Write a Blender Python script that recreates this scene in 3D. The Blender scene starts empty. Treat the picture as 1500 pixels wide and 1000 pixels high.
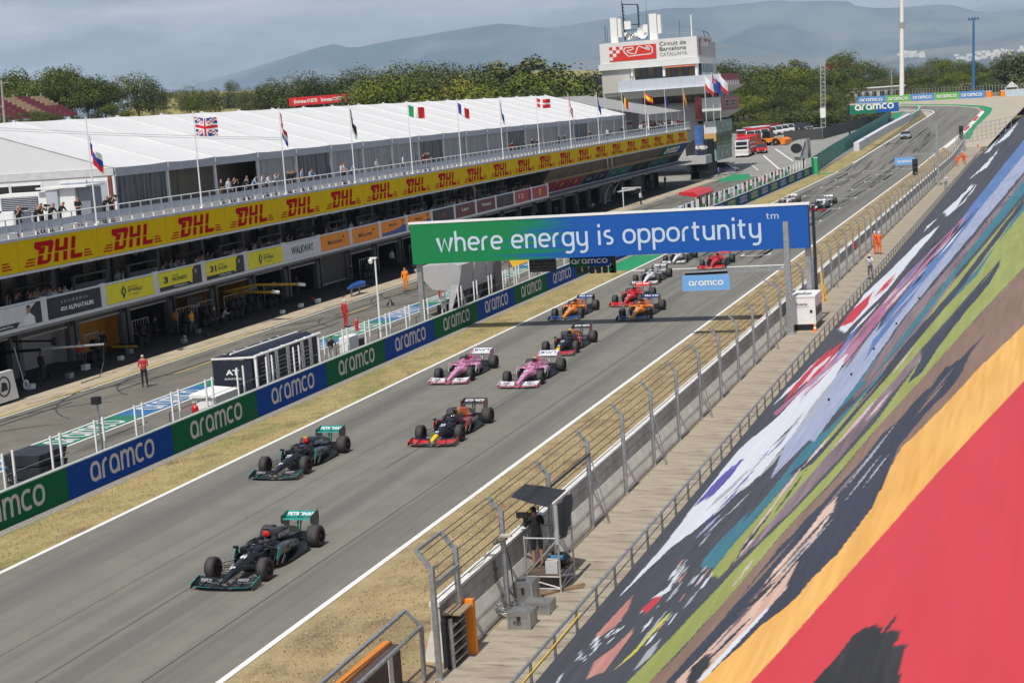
import bpy, bmesh, math, random
from mathutils import Vector, Matrix
HAZE = 7.5e-5
PI = math.pi; rnd = random.Random(7)
C = bpy.context.scene.collection
scene = bpy.context.scene
# ---------------- camera ----------------
FPX, YAW, PITCH, ROLL, HCAM = 2443.52, -0.31906299, 0.13795217, 0.0719643, 13.1752
def cam_axes():
    sy, cy, sp, cp = math.sin(YAW), math.cos(YAW), math.sin(PITCH), math.cos(PITCH)
    F = Vector((sy*cp, cy*cp, -sp)); Rt = Vector((cy, -sy, 0)); D = F.cross(Rt)
    cr, sr = math.cos(ROLL), math.sin(ROLL)
    return F, cr*Rt+sr*D, -sr*Rt+cr*D
AF, AR, AD = cam_axes()
cam = bpy.data.cameras.new('camera'); camo = bpy.data.objects.new('camera', cam); C.objects.link(camo)
camo.matrix_world = Matrix(((AR.x, -AD.x, -AF.x, 0), (AR.y, -AD.y, -AF.y, 0), (AR.z, -AD.z, -AF.z, HCAM), (0, 0, 0, 1)))
cam.sensor_width = 36; cam.lens = FPX/1500*36; cam.clip_start = .3; cam.clip_end = 40000
scene.camera = camo
# ---------------- sky, sun, exposure ----------------
SUN_DIR = Vector((0.015, 0.50, -0.86)).normalized()      # the way the light travels
world = bpy.data.worlds.new('World'); scene.world = world; world.use_nodes = True
wn, wl = world.node_tree.nodes, world.node_tree.links
for n in list(wn): wn.remove(n)
out = wn.new('ShaderNodeOutputWorld'); bg = wn.new('ShaderNodeBackground'); bg.inputs[1].default_value = 0.1
sky = wn.new('ShaderNodeTexSky'); sky.sky_type = 'NISHITA'; sky.sun_disc = False
sky.sun_elevation = math.radians(59); sky.sun_rotation = math.radians(181); sky.air_density = 1.0; sky.dust_density = 2.5; sky.ozone_density = 1.2
tc = wn.new('ShaderNodeTexCoord'); mp = wn.new('ShaderNodeMapping'); mp.inputs['Scale'].default_value = (3.2, 3.2, 15)
nz = wn.new('ShaderNodeTexNoise'); nz.inputs['Scale'].default_value = 2.3; nz.inputs['Detail'].default_value = 9; nz.inputs['Roughness'].default_value = .58; nz.inputs['Distortion'].default_value = .35
cr = wn.new('ShaderNodeValToRGB'); cr.color_ramp.elements[0].position = .38; cr.color_ramp.elements[1].position = .66
cr.color_ramp.elements[0].color = (.28, .28, .28, 1); cr.color_ramp.elements[1].color = (1, 1, 1, 1)
mx = wn.new('ShaderNodeMixRGB'); mx.inputs[2].default_value = (8.2, 8.0, 8.2, 1)
wl.new(tc.outputs['Generated'], mp.inputs[0]); wl.new(mp.outputs[0], nz.inputs[0]); wl.new(nz.outputs[0], cr.inputs[0])
sz = wn.new('ShaderNodeSeparateXYZ'); wl.new(tc.outputs['Generated'], sz.inputs[0]); hr = wn.new('ShaderNodeMapRange'); hr.inputs['From Min'].default_value = .10; hr.inputs['From Max'].default_value = .45; hr.inputs['To Min'].default_value = 1; hr.inputs['To Max'].default_value = .06; wl.new(sz.outputs[2], hr.inputs[0])
ml = wn.new('ShaderNodeMath'); ml.operation = 'MULTIPLY'; wl.new(cr.outputs[0], ml.inputs[0]); wl.new(hr.outputs[0], ml.inputs[1]); wl.new(ml.outputs[0], mx.inputs[0]); wl.new(sky.outputs[0], mx.inputs[1]); wl.new(mx.outputs[0], bg.inputs[0]); wl.new(bg.outputs[0], out.inputs[0])
sun = bpy.data.lights.new('sun', 'SUN'); sun.energy = 5.0; sun.angle = math.radians(.53); sun.color = (1, .96, .9)
suno = bpy.data.objects.new('sun', sun); C.objects.link(suno); suno.rotation_euler = SUN_DIR.to_track_quat('-Z', 'Y').to_euler()
scene.view_settings.view_transform = 'Standard'; scene.view_settings.look = 'None'; scene.view_settings.exposure = -.22; scene.view_settings.gamma = 1
scene.view_settings.use_curve_mapping = False
scene.render.engine = 'CYCLES'; scene.cycles.max_bounces = 6; scene.cycles.volume_bounces = 0

# ---------------- survey helpers ----------------
KINK, SLOPE = 262.0, 0.027
def ramp(y): return 0.0 if y < KINK else SLOPE*(min(y, 640)-KINK)
def ray(u, v): return AF*FPX+AR*(u-750)+AD*(v-500)
def U(u, v, z=0.0):
    """ground point seen at (u, v): flat to KINK, then the rising plane"""
    D = ray(u, v); t = (z-HCAM)/D.z
    if t > 0 and D.y*t <= KINK: return Vector((D.x*t, D.y*t, z))
    t = (HCAM-z+SLOPE*KINK)/(SLOPE*D.y-D.z); return Vector((D.x*t, D.y*t, HCAM+D.z*t))
def WX(u, v, X): D = ray(u, v); t = X/D.x; return D.y*t, HCAM+D.z*t
def WY(u, v, Y): D = ray(u, v); t = Y/D.y; return D.x*t, HCAM+D.z*t

# ---------------- materials ----------------
MATS = {}
def M(name, col, rough=.6, metal=0, var=.10, scale=2.0, bump=0.0, bscale=None, stretch=(1, 1, 1), detail=5, spec=.5, alpha=None, trans=0, col2=None, emit=0, lo=.35, hi=.65):
    if name in MATS: return MATS[name]
    m = bpy.data.materials.new(name); m.use_nodes = True; t = m.node_tree; n = t.nodes; l = t.links
    b = n['Principled BSDF']; b.inputs['Roughness'].default_value = rough; b.inputs['Metallic'].default_value = metal
    b.inputs['Specular IOR Level'].default_value = spec
    c = (*col, 1)
    if trans: b.inputs['Transmission Weight'].default_value = trans
    if alpha is not None: b.inputs['Alpha'].default_value = alpha
    if emit: b.inputs['Emission Color'].default_value = c; b.inputs['Emission Strength'].default_value = emit
    b.inputs['Base Color'].default_value = c
    if var or col2 or bump:
        tc = n.new('ShaderNodeTexCoord'); mp = n.new('ShaderNodeMapping'); mp.inputs['Scale'].default_value = stretch
        l.new(tc.outputs['Object'], mp.inputs[0])
    if var or col2:
        z = n.new('ShaderNodeTexNoise'); z.inputs['Scale'].default_value = scale; z.inputs['Detail'].default_value = detail; z.inputs['Roughness'].default_value = .62
        l.new(mp.outputs[0], z.inputs[0]); r = n.new('ShaderNodeValToRGB'); e = r.color_ramp.elements
        e[0].position = lo; e[1].position = hi
        a2 = col2 or tuple(min(1, x*(1+var)) for x in col)
        a1 = col if col2 else tuple(x*(1-var) for x in col)
        e[0].color = (*a1, 1); e[1].color = (*a2, 1); l.new(z.outputs[0], r.inputs[0]); l.new(r.outputs[0], b.inputs['Base Color'])
    if bump:
        z2 = n.new('ShaderNodeTexNoise'); z2.inputs['Scale'].default_value = bscale or scale*4; z2.inputs['Detail'].default_value = 6
        bp = n.new('ShaderNodeBump'); bp.inputs['Strength'].default_value = bump; bp.inputs['Distance'].default_value = .03
        l.new(mp.outputs[0], z2.inputs[0]); l.new(z2.outputs[0], bp.inputs['Height']); l.new(bp.outputs[0], b.inputs['Normal'])
    MATS[name] = m; return m
def addlayer(m, col, scale, lo, hi, stretch=(1, 1, 1), detail=4, offs=(0, 0, 0), fac=1.0):
    """lay a second noise-masked colour (stains, dirt, tyre rubber) over a material"""
    n, l = m.node_tree.nodes, m.node_tree.links; b = n['Principled BSDF']
    tc = n.new('ShaderNodeTexCoord'); mp = n.new('ShaderNodeMapping'); mp.inputs['Scale'].default_value = stretch; mp.inputs['Location'].default_value = offs
    z = n.new('ShaderNodeTexNoise'); z.inputs['Scale'].default_value = scale; z.inputs['Detail'].default_value = detail; z.inputs['Roughness'].default_value = .6
    r = n.new('ShaderNodeValToRGB'); r.color_ramp.elements[0].position = lo; r.color_ramp.elements[1].position = hi
    r.color_ramp.elements[1].color = (fac, fac, fac, 1)
    mx = n.new('ShaderNodeMixRGB'); mx.inputs[2].default_value = (*col, 1)
    l.new(tc.outputs['Object'], mp.inputs[0]); l.new(mp.outputs[0], z.inputs[0]); l.new(z.outputs[0], r.inputs[0]); l.new(r.outputs[0], mx.inputs[0])
    s = b.inputs['Base Color']
    if s.is_linked: l.new(s.links[0].from_socket, mx.inputs[1])
    else: mx.inputs[1].default_value = s.default_value
    l.new(mx.outputs[0], s); return m

# ---------------- object helpers ----------------
def thing(name, label, cat, loc=(0, 0, 0), group=None, rz=0):
    o = bpy.data.objects.new(name, None); C.objects.link(o); o.location = loc; o.rotation_euler = (0, 0, rz); o.empty_display_size = .3
    o['label'] = label; o['category'] = cat
    if group: o['group'] = group
    return o
def tag(o, label, cat, group=None, kind=None):
    o['label'] = label; o['category'] = cat
    if group: o['group'] = group
    if kind: o['kind'] = kind
    return o
def wloc(o):
    v = Vector((0, 0, 0))
    while o: v = v+o.location; o = o.parent
    return v
class MB:
    def __init__(s): s.v = []; s.f = []; s.m = []
    def face(s, pts, mi=0):
        i = len(s.v); s.v.extend([tuple(p) for p in pts]); s.f.append(tuple(range(i, i+len(pts)))); s.m.append(mi)
    def mesh(s, vs, fs, mi=0):
        i = len(s.v); s.v.extend([tuple(p) for p in vs])
        for k, f in enumerate(fs): s.f.append(tuple(i+a for a in f)); s.m.append(mi[k] if isinstance(mi, list) else mi)
        return s
    def box(s, x0, x1, y0, y1, z0, z1, mi=0):
        return s.mesh([(x0, y0, z0), (x1, y0, z0), (x1, y1, z0), (x0, y1, z0), (x0, y0, z1), (x1, y0, z1), (x1, y1, z1), (x0, y1, z1)],
               [(0, 3, 2, 1), (4, 5, 6, 7), (0, 1, 5, 4), (1, 2, 6, 5), (2, 3, 7, 6), (3, 0, 4, 7)], mi)
    def bar(s, a, b, w, h=None, mi=0, up=(0, 0, 1)):
        h = h or w; a = Vector(a); b = Vector(b); d = (b-a).normalized(); up = Vector(up)
        if abs(d.dot(up)) > .98: up = Vector((0, 1, 0)) if abs(d.y) < .9 else Vector((1, 0, 0))
        r = d.cross(up).normalized()*w/2; u = r.cross(d).normalized()*h/2
        vs = [a-r-u, a+r-u, a+r+u, a-r+u, b-r-u, b+r-u, b+r+u, b-r+u]
        return s.mesh(vs, [(0, 1, 2, 3), (7, 6, 5, 4), (0, 4, 5, 1), (1, 5, 6, 2), (2, 6, 7, 3), (3, 7, 4, 0)], mi)
    def tube(s, pts, r, n=8, mi=0, caps=True, closed=False):
        pts = [Vector(p) for p in pts]; rs = r if isinstance(r, (list, tuple)) else [r]*len(pts); vs = []; N = len(pts)
        pr = None
        for i, p in enumerate(pts):
            if closed: d = pts[(i+1) % N]-pts[i-1]
            else: d = pts[min(i+1, N-1)]-pts[max(i-1, 0)]
            d.normalize()
            if pr is None:
                up = Vector((0, 0, 1)) if abs(d.z) < .9 else Vector((1, 0, 0)); a = d.cross(up).normalized()
            else: a = (pr-d*pr.dot(d)).normalized()
            pr = a; b = d.cross(a)
            for k in range(n):
                t = 2*PI*k/n; vs.append(p+(a*math.cos(t)+b*math.sin(t))*rs[i])
        fs = []
        for i in range(N if closed else N-1):
            j = (i+1) % N
            for k in range(n): k2 = (k+1) % n; fs.append((i*n+k, i*n+k2, j*n+k2, j*n+k))
        if caps and not closed: fs.append(tuple(range(n))[::-1]); fs.append(tuple((N-1)*n+k for k in range(n)))
        return s.mesh(vs, fs, mi)
    def loft(s, rings, mi=0, caps=True):
        n = len(rings[0]); vs = [p for r in rings for p in r]; fs = []; ms = []
        for i in range(len(rings)-1):
            for k in range(n):
                k2 = (k+1) % n; fs.append((i*n+k, i*n+k2, (i+1)*n+k2, (i+1)*n+k))
        if caps: fs.append(tuple(range(n))[::-1]); fs.append(tuple((len(rings)-1)*n+k for k in range(n)))
        return s.mesh(vs, fs, mi)
    def prism(s, poly, axis, a, b, mi=0):
        """poly of 2D points extruded along axis between a and b"""
        def P(p, t):
            if axis == 'x': return (t, p[0], p[1])
            if axis == 'y': return (p[0], t, p[1])
            return (p[0], p[1], t)
        n = len(poly); vs = [P(p, a) for p in poly]+[P(p, b) for p in poly]
        fs = [tuple(range(n))[::-1], tuple(range(n, 2*n))]+[(k, (k+1) % n, n+(k+1) % n, n+k) for k in range(n)]
        return s.mesh(vs, fs, mi)
    def lathe(s, prof, axis='x', c=(0, 0, 0), n=24, mi=0):
        rings = []
        for (t, r) in prof:
            ring = []
            for k in range(n):
                a = 2*PI*k/n; p = (t, r*math.cos(a), r*math.sin(a)) if axis == 'x' else (r*math.cos(a), r*math.sin(a), t)
                ring.append((p[0]+c[0], p[1]+c[1], p[2]+c[2]))
            rings.append(ring)
        i0 = len(s.f); s.loft(rings, 0, False)
        if isinstance(mi, list):
            for q in range(len(prof)-1):
                for k in range(n): s.m[i0+q*n+k] = mi[q]
        elif mi:
            for k in range(i0, len(s.f)): s.m[k] = mi
        return s
    def data(s, name, mats, smooth=False, off=Vector((0, 0, 0)), fix=True):
        me = bpy.data.meshes.new(name)
        me.from_pydata([(a-off.x, b-off.y, c-off.z) for a, b, c in s.v] if off.length_squared else s.v, [], s.f)
        if not isinstance(mats, (list, tuple)): mats = [mats]
        for m in mats: me.materials.append(m)
        if len(mats) > 1: me.polygons.foreach_set('material_index', s.m)
        if fix and len(s.f) < 60000:
            bm = bmesh.new(); bm.from_mesh(me); bmesh.ops.recalc_face_normals(bm, faces=bm.faces); bm.to_mesh(me); bm.free()
        if smooth:
            me.polygons.foreach_set('use_smooth', [True]*len(me.polygons))
            if smooth != True: me.set_sharp_from_angle(angle=math.radians(smooth))
        me.update(); return me
    def build(s, name, mats, parent=None, smooth=False, loc=None, fix=True):
        """coordinates are world coordinates; they are stored relative to the parent or to loc"""
        off = wloc(parent) if parent else Vector(loc or (0, 0, 0))
        o = bpy.data.objects.new(name, s.data(name, mats, smooth, off, fix)); C.objects.link(o)
        if parent: o.parent = parent
        elif loc: o.location = loc
        return o
def link(name, me, parent=None, loc=(0, 0, 0), rot=(0, 0, 0)):
    o = bpy.data.objects.new(name, me); C.objects.link(o); o.parent = parent; o.location = loc; o.rotation_euler = rot; return o
def kids(o): return [c for c in bpy.data.objects if c.parent == o]
def copy_tree(o, parent=None, tree=None):
    c = o.copy(); C.objects.link(c)
    if parent: c.parent = parent
    for ch in o.children: copy_tree(ch, c)
    return c
def struct(o): o['kind'] = 'structure'; return o

# ---------------- lettering ----------------
_txt = {}
def text_geo(s, bold=0.0):
    k = (s, bold)
    if k in _txt: return _txt[k]
    cu = bpy.data.curves.new('t', 'FONT'); cu.body = s; cu.size = 1; cu.offset = bold; cu.resolution_u = 3
    o = bpy.data.objects.new('t', cu); C.objects.link(o); bpy.context.view_layer.update()
    dg = bpy.context.evaluated_depsgraph_get(); me = bpy.data.meshes.new_from_object(o.evaluated_get(dg))
    vs = [tuple(v.co[:2]) for v in me.vertices]; fs = [tuple(p.vertices) for p in me.polygons]
    bpy.data.objects.remove(o); bpy.data.meshes.remove(me); bpy.data.curves.remove(cu)
    x0 = min(v[0] for v in vs); x1 = max(v[0] for v in vs); y0 = min(v[1] for v in vs); y1 = max(v[1] for v in vs)
    _txt[k] = (vs, fs, (x0, x1, y0, y1)); return _txt[k]
def ribbon(pts, w, closed=False):
    n = len(pts); vs = []; fs = []
    for i in range(n):
        a = pts[(i-1) % n] if (closed or i) else pts[i]; b = pts[(i+1) % n] if (closed or i < n-1) else pts[i]
        dx, dy = b[0]-a[0], b[1]-a[1]; L = math.hypot(dx, dy) or 1; nx, ny = -dy/L*w/2, dx/L*w/2
        vs += [(pts[i][0]+nx, pts[i][1]+ny), (pts[i][0]-nx, pts[i][1]-ny)]
    for i in range(n if closed else n-1):
        j = (i+1) % n; fs.append((2*i, 2*i+1, 2*j+1, 2*j))
    return vs, fs
def arc(cx, cy, rx, ry, a0, a1, n=14):
    return [(cx+rx*math.copysign(abs(math.cos(math.radians(a)))**.85, math.cos(math.radians(a))), cy+ry*math.copysign(abs(math.sin(math.radians(a)))**.85, math.sin(math.radians(a)))) for a in [a0+(a1-a0)*i/n for i in range(n+1)]]
GL = {}
def glyphs():
    A = arc
    GL['o'] = (.88, [A(.44, .5, .36, .42, 0, 360, 26)])
    GL['a'] = (.86, [A(.42, .5, .34, .42, 0, 360, 26), [(.76, .5), (.76, .02)]])
    GL['c'] = (.76, [A(.44, .5, .36, .42, 52, 308, 20)])
    GL['e'] = (.84, [A(.44, .5, .35, .42, 0, 305, 22)+[], [(.1, .5), (.78, .5)]])
    GL['r'] = (.58, [[(.12, 0), (.12, .55)]+A(.5, .52, .38, .40, 180, 92, 7)])
    GL['n'] = (.84, [[(.12, 0), (.12, .98)], A(.42, .5, .30, .42, 180, 0, 12)+[(.72, .0)]])
    GL['m'] = (1.26, [[(.12, 0), (.12, .98)], A(.39, .55, .25, .37, 180, 0, 12)+[(.64, .0)], A(.89, .55, .25, .37, 180, 0, 12)+[(1.14, .0)]])
    GL['h'] = (.84, [[(.12, 0), (.12, 1.42)], A(.42, .5, .30, .42, 180, 0, 12)+[(.72, .0)]])
    GL['u'] = (.84, [[(.12, .98), (.12, .45)]+A(.42, .45, .30, .38, 180, 360, 12)[1:]+[(.72, .98)], [(.72, .5), (.72, 0)]])
    GL['w'] = (1.15, [[(.06, .98), (.32, .04), (.57, .9), (.83, .04), (1.09, .98)]])
    GL['y'] = (.84, [[(.12, .98), (.12, .45)]+A(.42, .45, .30, .38, 180, 360, 12)[1:], [(.72, .98), (.72, .0)]+A(.42, -.05, .30, .36, 0, -120, 9)])
    GL['g'] = (.86, [A(.42, .5, .34, .42, 0, 360, 26), [(.76, .98), (.76, .0)]+A(.44, -.05, .32, .36, 0, -125, 9)])
    GL['p'] = (.86, [A(.45, .5, .34, .42, 0, 360, 26), [(.11, .98), (.11, -.48)]])
    GL['i'] = (.30, [[(.14, 0), (.14, .98)], [(.14, 1.2), (.14, 1.42)]])
    GL['t'] = (.58, [[(.2, 1.25), (.2, .4)]+A(.42, .35, .22, .28, 180, 275, 7), [(.02, .9), (.5, .9)]])
    GL['s'] = (.70, [A(.36, .71, .24, .22, 60, 200, 9)+[(.25, .56), (.48, .46)]+A(.36, .29, .24, .22, 20, -125, 9)])
glyphs()
def stroke_geo(s, w=.19):
    k = ('#', s, w)
    if k in _txt: return _txt[k]
    vs = []; fs = []; x = 0
    for ch in s:
        if ch == ' ': x += .5; continue
        adv, strokes = GL[ch]
        for q_, st in enumerate(strokes):
            cl = math.hypot(st[0][0]-st[-1][0], st[0][1]-st[-1][1]) < 1e-3
            a, f = ribbon(st[:-1] if cl else st, w*(1.35 if ch == 'w' else 1), cl); i = len(vs)
            vs += [(p[0]+x, p[1], .004*q_) for p in a]; fs += [tuple(i+q for q in g) for g in f]
        x += adv+.10
    _txt[k] = (vs, fs, (0, x-.12, 0, 1)); return _txt[k]
def put_text(mb, geo, o, r, u, w=None, h=None, mi=0, shear=0.0, nrm=None, lift=.012):
    """lettering on a plane: o = lower left corner, r / u = unit vectors of reading and up, w, h = size of the box it fills"""
    vs, fs, (x0, x1, y0, y1) = geo; o = Vector(o); r = Vector(r).normalized(); u = Vector(u).normalized(); nn = r.cross(u)
    sx = (w/(x1-x0)) if w else None; sy = (h/(y1-y0)) if h else None; sx = sx or sy; sy = sy or sx
    P = [o+r*((p[0]-x0)*sx)+u*((p[1]-y0)*sy)+nn*(lift+(p[2] if len(p) > 2 else 0)) for p in vs]
    mb.mesh(P, fs, mi)
def lettering(parent, s, mat, o, r, u, w=None, h=None, bold=.012, shear=0, stroke=False, lift=.012, sw=.19, name='lettering'):
    mb = MB(); put_text(mb, stroke_geo(s, sw) if stroke else text_geo(s, bold), o, r, u, w, h, 0, shear, lift=lift)
    return mb.build(name, mat, parent, fix=False)
def flat(pts, z=0.0, mb=None, mi=0):
    mb = mb or MB(); mb.face([(p[0], p[1], (p[2] if len(p) > 2 else 0)+z) for p in pts], mi); return mb

# colours shared by many things
m_white = M('white_paint', (.78, .78, .76), .5, var=.05)
m_steel = M('galvanised_steel', (.42, .43, .44), .45, .7, var=.18, scale=6)
m_dark = M('dark_metal', (.03, .03, .035), .5, .3)
m_black = M('black_plastic', (.012, .012, .014), .5)
m_rubber = M('tyre_rubber', (.018, .018, .019), .75, var=.25, scale=5)
m_glass = M('dark_glass', (.02, .025, .03), .08, 0, var=0, spec=.8)
m_bgreen = M('board_green', (.002, .12, .045), .7, var=.04, spec=.12)
m_bblue = M('board_blue', (.002, .055, .30), .7, var=.04, spec=.12)
m_letter = M('board_lettering', (.55, .55, .57), .5, var=.03)
m_red = M('red_paint', (.55, .02, .02), .4, var=.06)
m_orange = M('orange_paint', (.85, .22, .01), .45, var=.06)
m_yellow = M('yellow_paint', (.80, .50, .01), .45, var=.06)
m_teal = M('teal_paint', (.02, .28, .22), .5, var=.05)
m_carbon = M('carbon_fibre', (.012, .012, .014), .35, var=.3, scale=12)
m_concrete = M('concrete', (.36, .34, .30), .9, var=.14, scale=1.2, bump=.3)
addlayer(m_concrete, (.20, .17, .13), .8, .52, .75, stretch=(1, .35, 1.6))
m_skin = M('skin', (.45, .24, .16), .6, var=.05)
m_blackcloth = M('black_cloth', (.012, .012, .013), .9, var=.2)
# ================= SETTING: ground, track, pit lane =================
m_asph = M('asphalt', (.170, .163, .136), .85, var=.08, scale=.6, bump=.25, bscale=30, detail=8)
addlayer(m_asph, (.205, .195, .168), 1.2, .45, .7, stretch=(1, .03, 1), fac=.7)
addlayer(m_asph, (.115, .11, .10), .7, .46, .62, stretch=(1.0, .012, 1), offs=(3, 1, 0), fac=.8)
addlayer(m_asph, (.115, .112, .102), .25, .55, .7, stretch=(1, .5, 1), offs=(9, 1, 0), detail=8, fac=.5)
addlayer(m_asph, (.23, .21, .19), 45, .60, .75, fac=.35)
m_pitasph = M('pit_asphalt', (.145, .137, .115), .9, var=.16, scale=.35, bump=.25, bscale=25, detail=8)
addlayer(m_pitasph, (.20, .185, .15), .5, .5, .72, stretch=(1, .25, 1), fac=.7)
addlayer(m_pitasph, (.05, .048, .046), 1.1, .56, .66, stretch=(1, .09, 1), offs=(7, 0, 0), fac=.55)
m_park = M('parking_asphalt', (.25, .245, .225), .9, var=.10, scale=.2)
m_dgrass = M('dry_grass', (.29, .225, .085), .95, var=.1, col2=(.40, .31, .14), scale=1.1, bump=.9, bscale=18, detail=9)
addlayer(m_dgrass, (.17, .18, .05), .55, .46, .66, stretch=(1, .35, 1), detail=7, fac=.85)
addlayer(m_dgrass, (.44, .35, .19), 14, .55, .7, fac=.8)
addlayer(m_dgrass, (.16, .11, .06), .9, .54, .70, stretch=(1, .5, 1), offs=(6, 2, 0), detail=9, fac=.8)
addlayer(m_dgrass, (.15, .10, .05), 5, .56, .70, stretch=(1, .7, 1), offs=(2, 5, 0), detail=8, fac=.75)
m_terr = M('dry_earth', (.22, .16, .08), .95, col2=(.10, .10, .035), scale=.05, detail=9, bump=.3)
m_gravel = M('gravel_trap', (.40, .35, .27), .95, var=.06, scale=.3, bump=.3, bscale=20)
m_gstone = M('gravel_grey', (.26, .24, .21), .95, var=.35, scale=9, bump=.6, bscale=30)
m_linew = M('line_white', (.72, .71, .68), .7, var=.08, scale=3)
m_grnpaint = M('runoff_green', (.01, .24, .09), .7, var=.10, scale=.7)
m_bluepaint = M('painted_blue', (.03, .14, .32), .7, var=.2, scale=1.5); m_strip = M('painted_teal', (.02, .17, .11), .7, var=.2, scale=1.5)
m_apron = M('apron_concrete', (.42, .35, .25), .9, var=.12, scale=.6, bump=.2)
addlayer(m_apron, (.16, .13, .10), .9, .5, .75, stretch=(1, .3, 1), fac=.7)
m_redpaint = M('kerb_red', (.5, .05, .05), .7, var=.08)
m_yline = M('line_yellow', (.62, .45, .06), .7, var=.1)

def hill(x):
    t = max(0, min(1, (-x-92)/90)); return 15*t*t*(3-2*t)
def ground_z(x, y):
    fx = max(0, min(1, (-12-x)/3)); z = ramp(y)*fx
    k = max(0, min(1, (y-120)/120))
    if x < -92: z = z*(1-min(1, (-x-92)/60)*.6)+hill(x)
    return z
xs = list(range(-1500, -200, 60))+list(range(-200, -92, 8))+[-92, -80, -60, -40, -25, -18, -15, -12, -5, 10, 40, 100, 300, 800, 1500]
ys = [-200, -60, 0, 60, 120, 180, 240, 262, 290, 320, 360, 400, 450, 500, 560, 600, 640, 700, 800, 950, 1150, 1400, 1800, 2500]
mb = MB(); vs = [(x, y, ground_z(x, y)-.05) for y in ys for x in xs]; n = len(xs)
mb.mesh(vs, [(j*n+i, j*n+i+1, (j+1)*n+i+1, (j+1)*n+i) for j in range(len(ys)-1) for i in range(n-1)])
struct(mb.build('ground', m_terr))
def sheet(name, x0, x1, y0, y1, z, m, smooth=False):
    mb = MB(); cuts = [y0]+[y for y in (KINK,) if y0 < y < y1]+[y1]
    for a, b in zip(cuts, cuts[1:]): mb.face([(x0, a, ramp(a)+z), (x1, a, ramp(a)+z), (x1, b, ramp(b)+z), (x0, b, ramp(b)+z)])
    return struct(mb.build(name, m))
def poly(name, px, z, m):
    mb = MB(); mb.face([(p.x, p.y, p.z+z) for p in (U(u, v) if not isinstance(u, Vector) else u for u, v in px)]); return struct(mb.build(name, m))
def V2(x, y): return (Vector((x, y, ramp(y))), 0)
TL, TR = -31.6, -19.4
m_rgrass = M('straw_grass', (.27, .195, .095), .95, col2=(.37, .285, .15), scale=.9, bump=.9, bscale=18, detail=9)
addlayer(m_rgrass, (.17, .115, .065), .8, .50, .64, stretch=(1, .45, 1), offs=(5, 2, 0), detail=9, fac=.85)
addlayer(m_rgrass, (.44, .36, .23), 9, .52, .7, detail=8, fac=.7)
addlayer(m_rgrass, (.21, .20, .07), .5, .60, .74, stretch=(1, .5, 1), offs=(1, 8, 0), detail=8, fac=.6)
sheet('verge', TR-.4, -14.6, 15, 300, .002, m_rgrass)
sheet('verge', -34.5, TL+.4, 15, 400, .002, m_dgrass)
sheet('track', TL, TR, 15, KINK, .010, m_asph)
far_track = [V2(TL, KINK), V2(TR, KINK), (1381, 215), (1408, 193), (1436, 163.5), (1433, 159.5), (1420, 157.3), (1397, 156), (1319, 155.2), (1262, 157), (1262, 165.5), (1319, 161), (1350, 162.5), (1362, 164), (1367, 167)]
poly('gravel_trap', [(1240, 153), (1262, 151), (1445, 141.5), (1530, 138), (1500, 157), (1477, 181), (1440, 222), (1405, 232), (1381, 215), (1380, 200), (1350, 163), (1262, 168)], .004, m_gravel)
poly('runoff_green', [(1412, 197), (1439, 161.5), (1433, 157.5), (1397, 154.8), (1319, 153.8), (1319, 152.6), (1400, 153.2), (1440, 155), (1454, 158.5), (1451, 166), (1430, 186), (1424, 197), (1421, 204), (1406, 205)], .010, m_grnpaint)
poly('track', far_track, .014, m_asph)
poly('kerb', [(1381, 216.5), (1408, 195), (1437, 164), (1433.5, 159), (1440, 161), (1442, 164.5), (1413, 197), (1386, 217)], .02, m_linew)
for a in ((1434, 159.2, 1437, 163, 1442, 163, 1438, 159.6), (1424, 177, 1430, 170.5, 1435, 171, 1428.5, 178), (1411, 191, 1417, 184.5, 1421.5, 185.5, 1415, 192)):
    poly('kerb_block', list(zip(a[::2], a[1::2])), .024, m_redpaint)
poly('edge_line', [(1248.7, 239.2), (1367, 165.5), (1365, 163.2), (1350, 161.3), (1319, 160.2), (1319, 159.8), (1350, 160.6), (1367, 162.6), (1369.2, 165.2), (1367, 166.6), (1249.6, 240.2)], .02, m_linew)
sheet('edge_line', TL-.08, TL+.12, 15, KINK, .016, m_linew)
sheet('edge_line', TR-.14, TR+.06, 15, KINK, .016, m_linew)
poly('edge_line', [V2(TR-.14, KINK), V2(TR+.06, KINK), (1382.5, 215.5), (1381, 215.3)], .02, m_linew)
sheet('start_line', TL+.15, TR-.15, 126.2, 126.75, .016, m_linew)
sheet('timing_line', TL+.15, TR-.15, 259.4, 259.7, .016, m_linew)
sheet('green_pad', -34.4, TL-.1, 127, 139, .008, m_grnpaint)
sheet('green_pad', -34.4, TL-.1, 257.5, 260.5, .008, m_grnpaint)
sheet('shoulder', -35.0, -34.45, 15, 262, .010, m_gstone)
mb = MB()
for k in range(22):                                      # grid boxes: a cross line with two short arms
    y = 134.5+8*k
    if y > 258 and y < 262: continue
    x = -29.3 if k % 2 else -24.4
    z = ramp(y)+.018
    mb.face([(x, y, z), (x+2.3, y, z), (x+2.3, y+.24, z), (x, y+.24, z)])
    for q in (x, x+2.2): mb.face([(q, y+.25, z), (q+.16, y+.25, z), (q+.16, y+1.6, z), (q, y+1.6, z)])
struct(mb.build('grid_marking', m_linew))
m_skid = M('tyre_rubber_mark', (.065, .062, .06), .8, var=.25, scale=3)
m_seam = M('asphalt_seam', (.055, .052, .05), .8, var=.2)
mb = MB()
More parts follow.
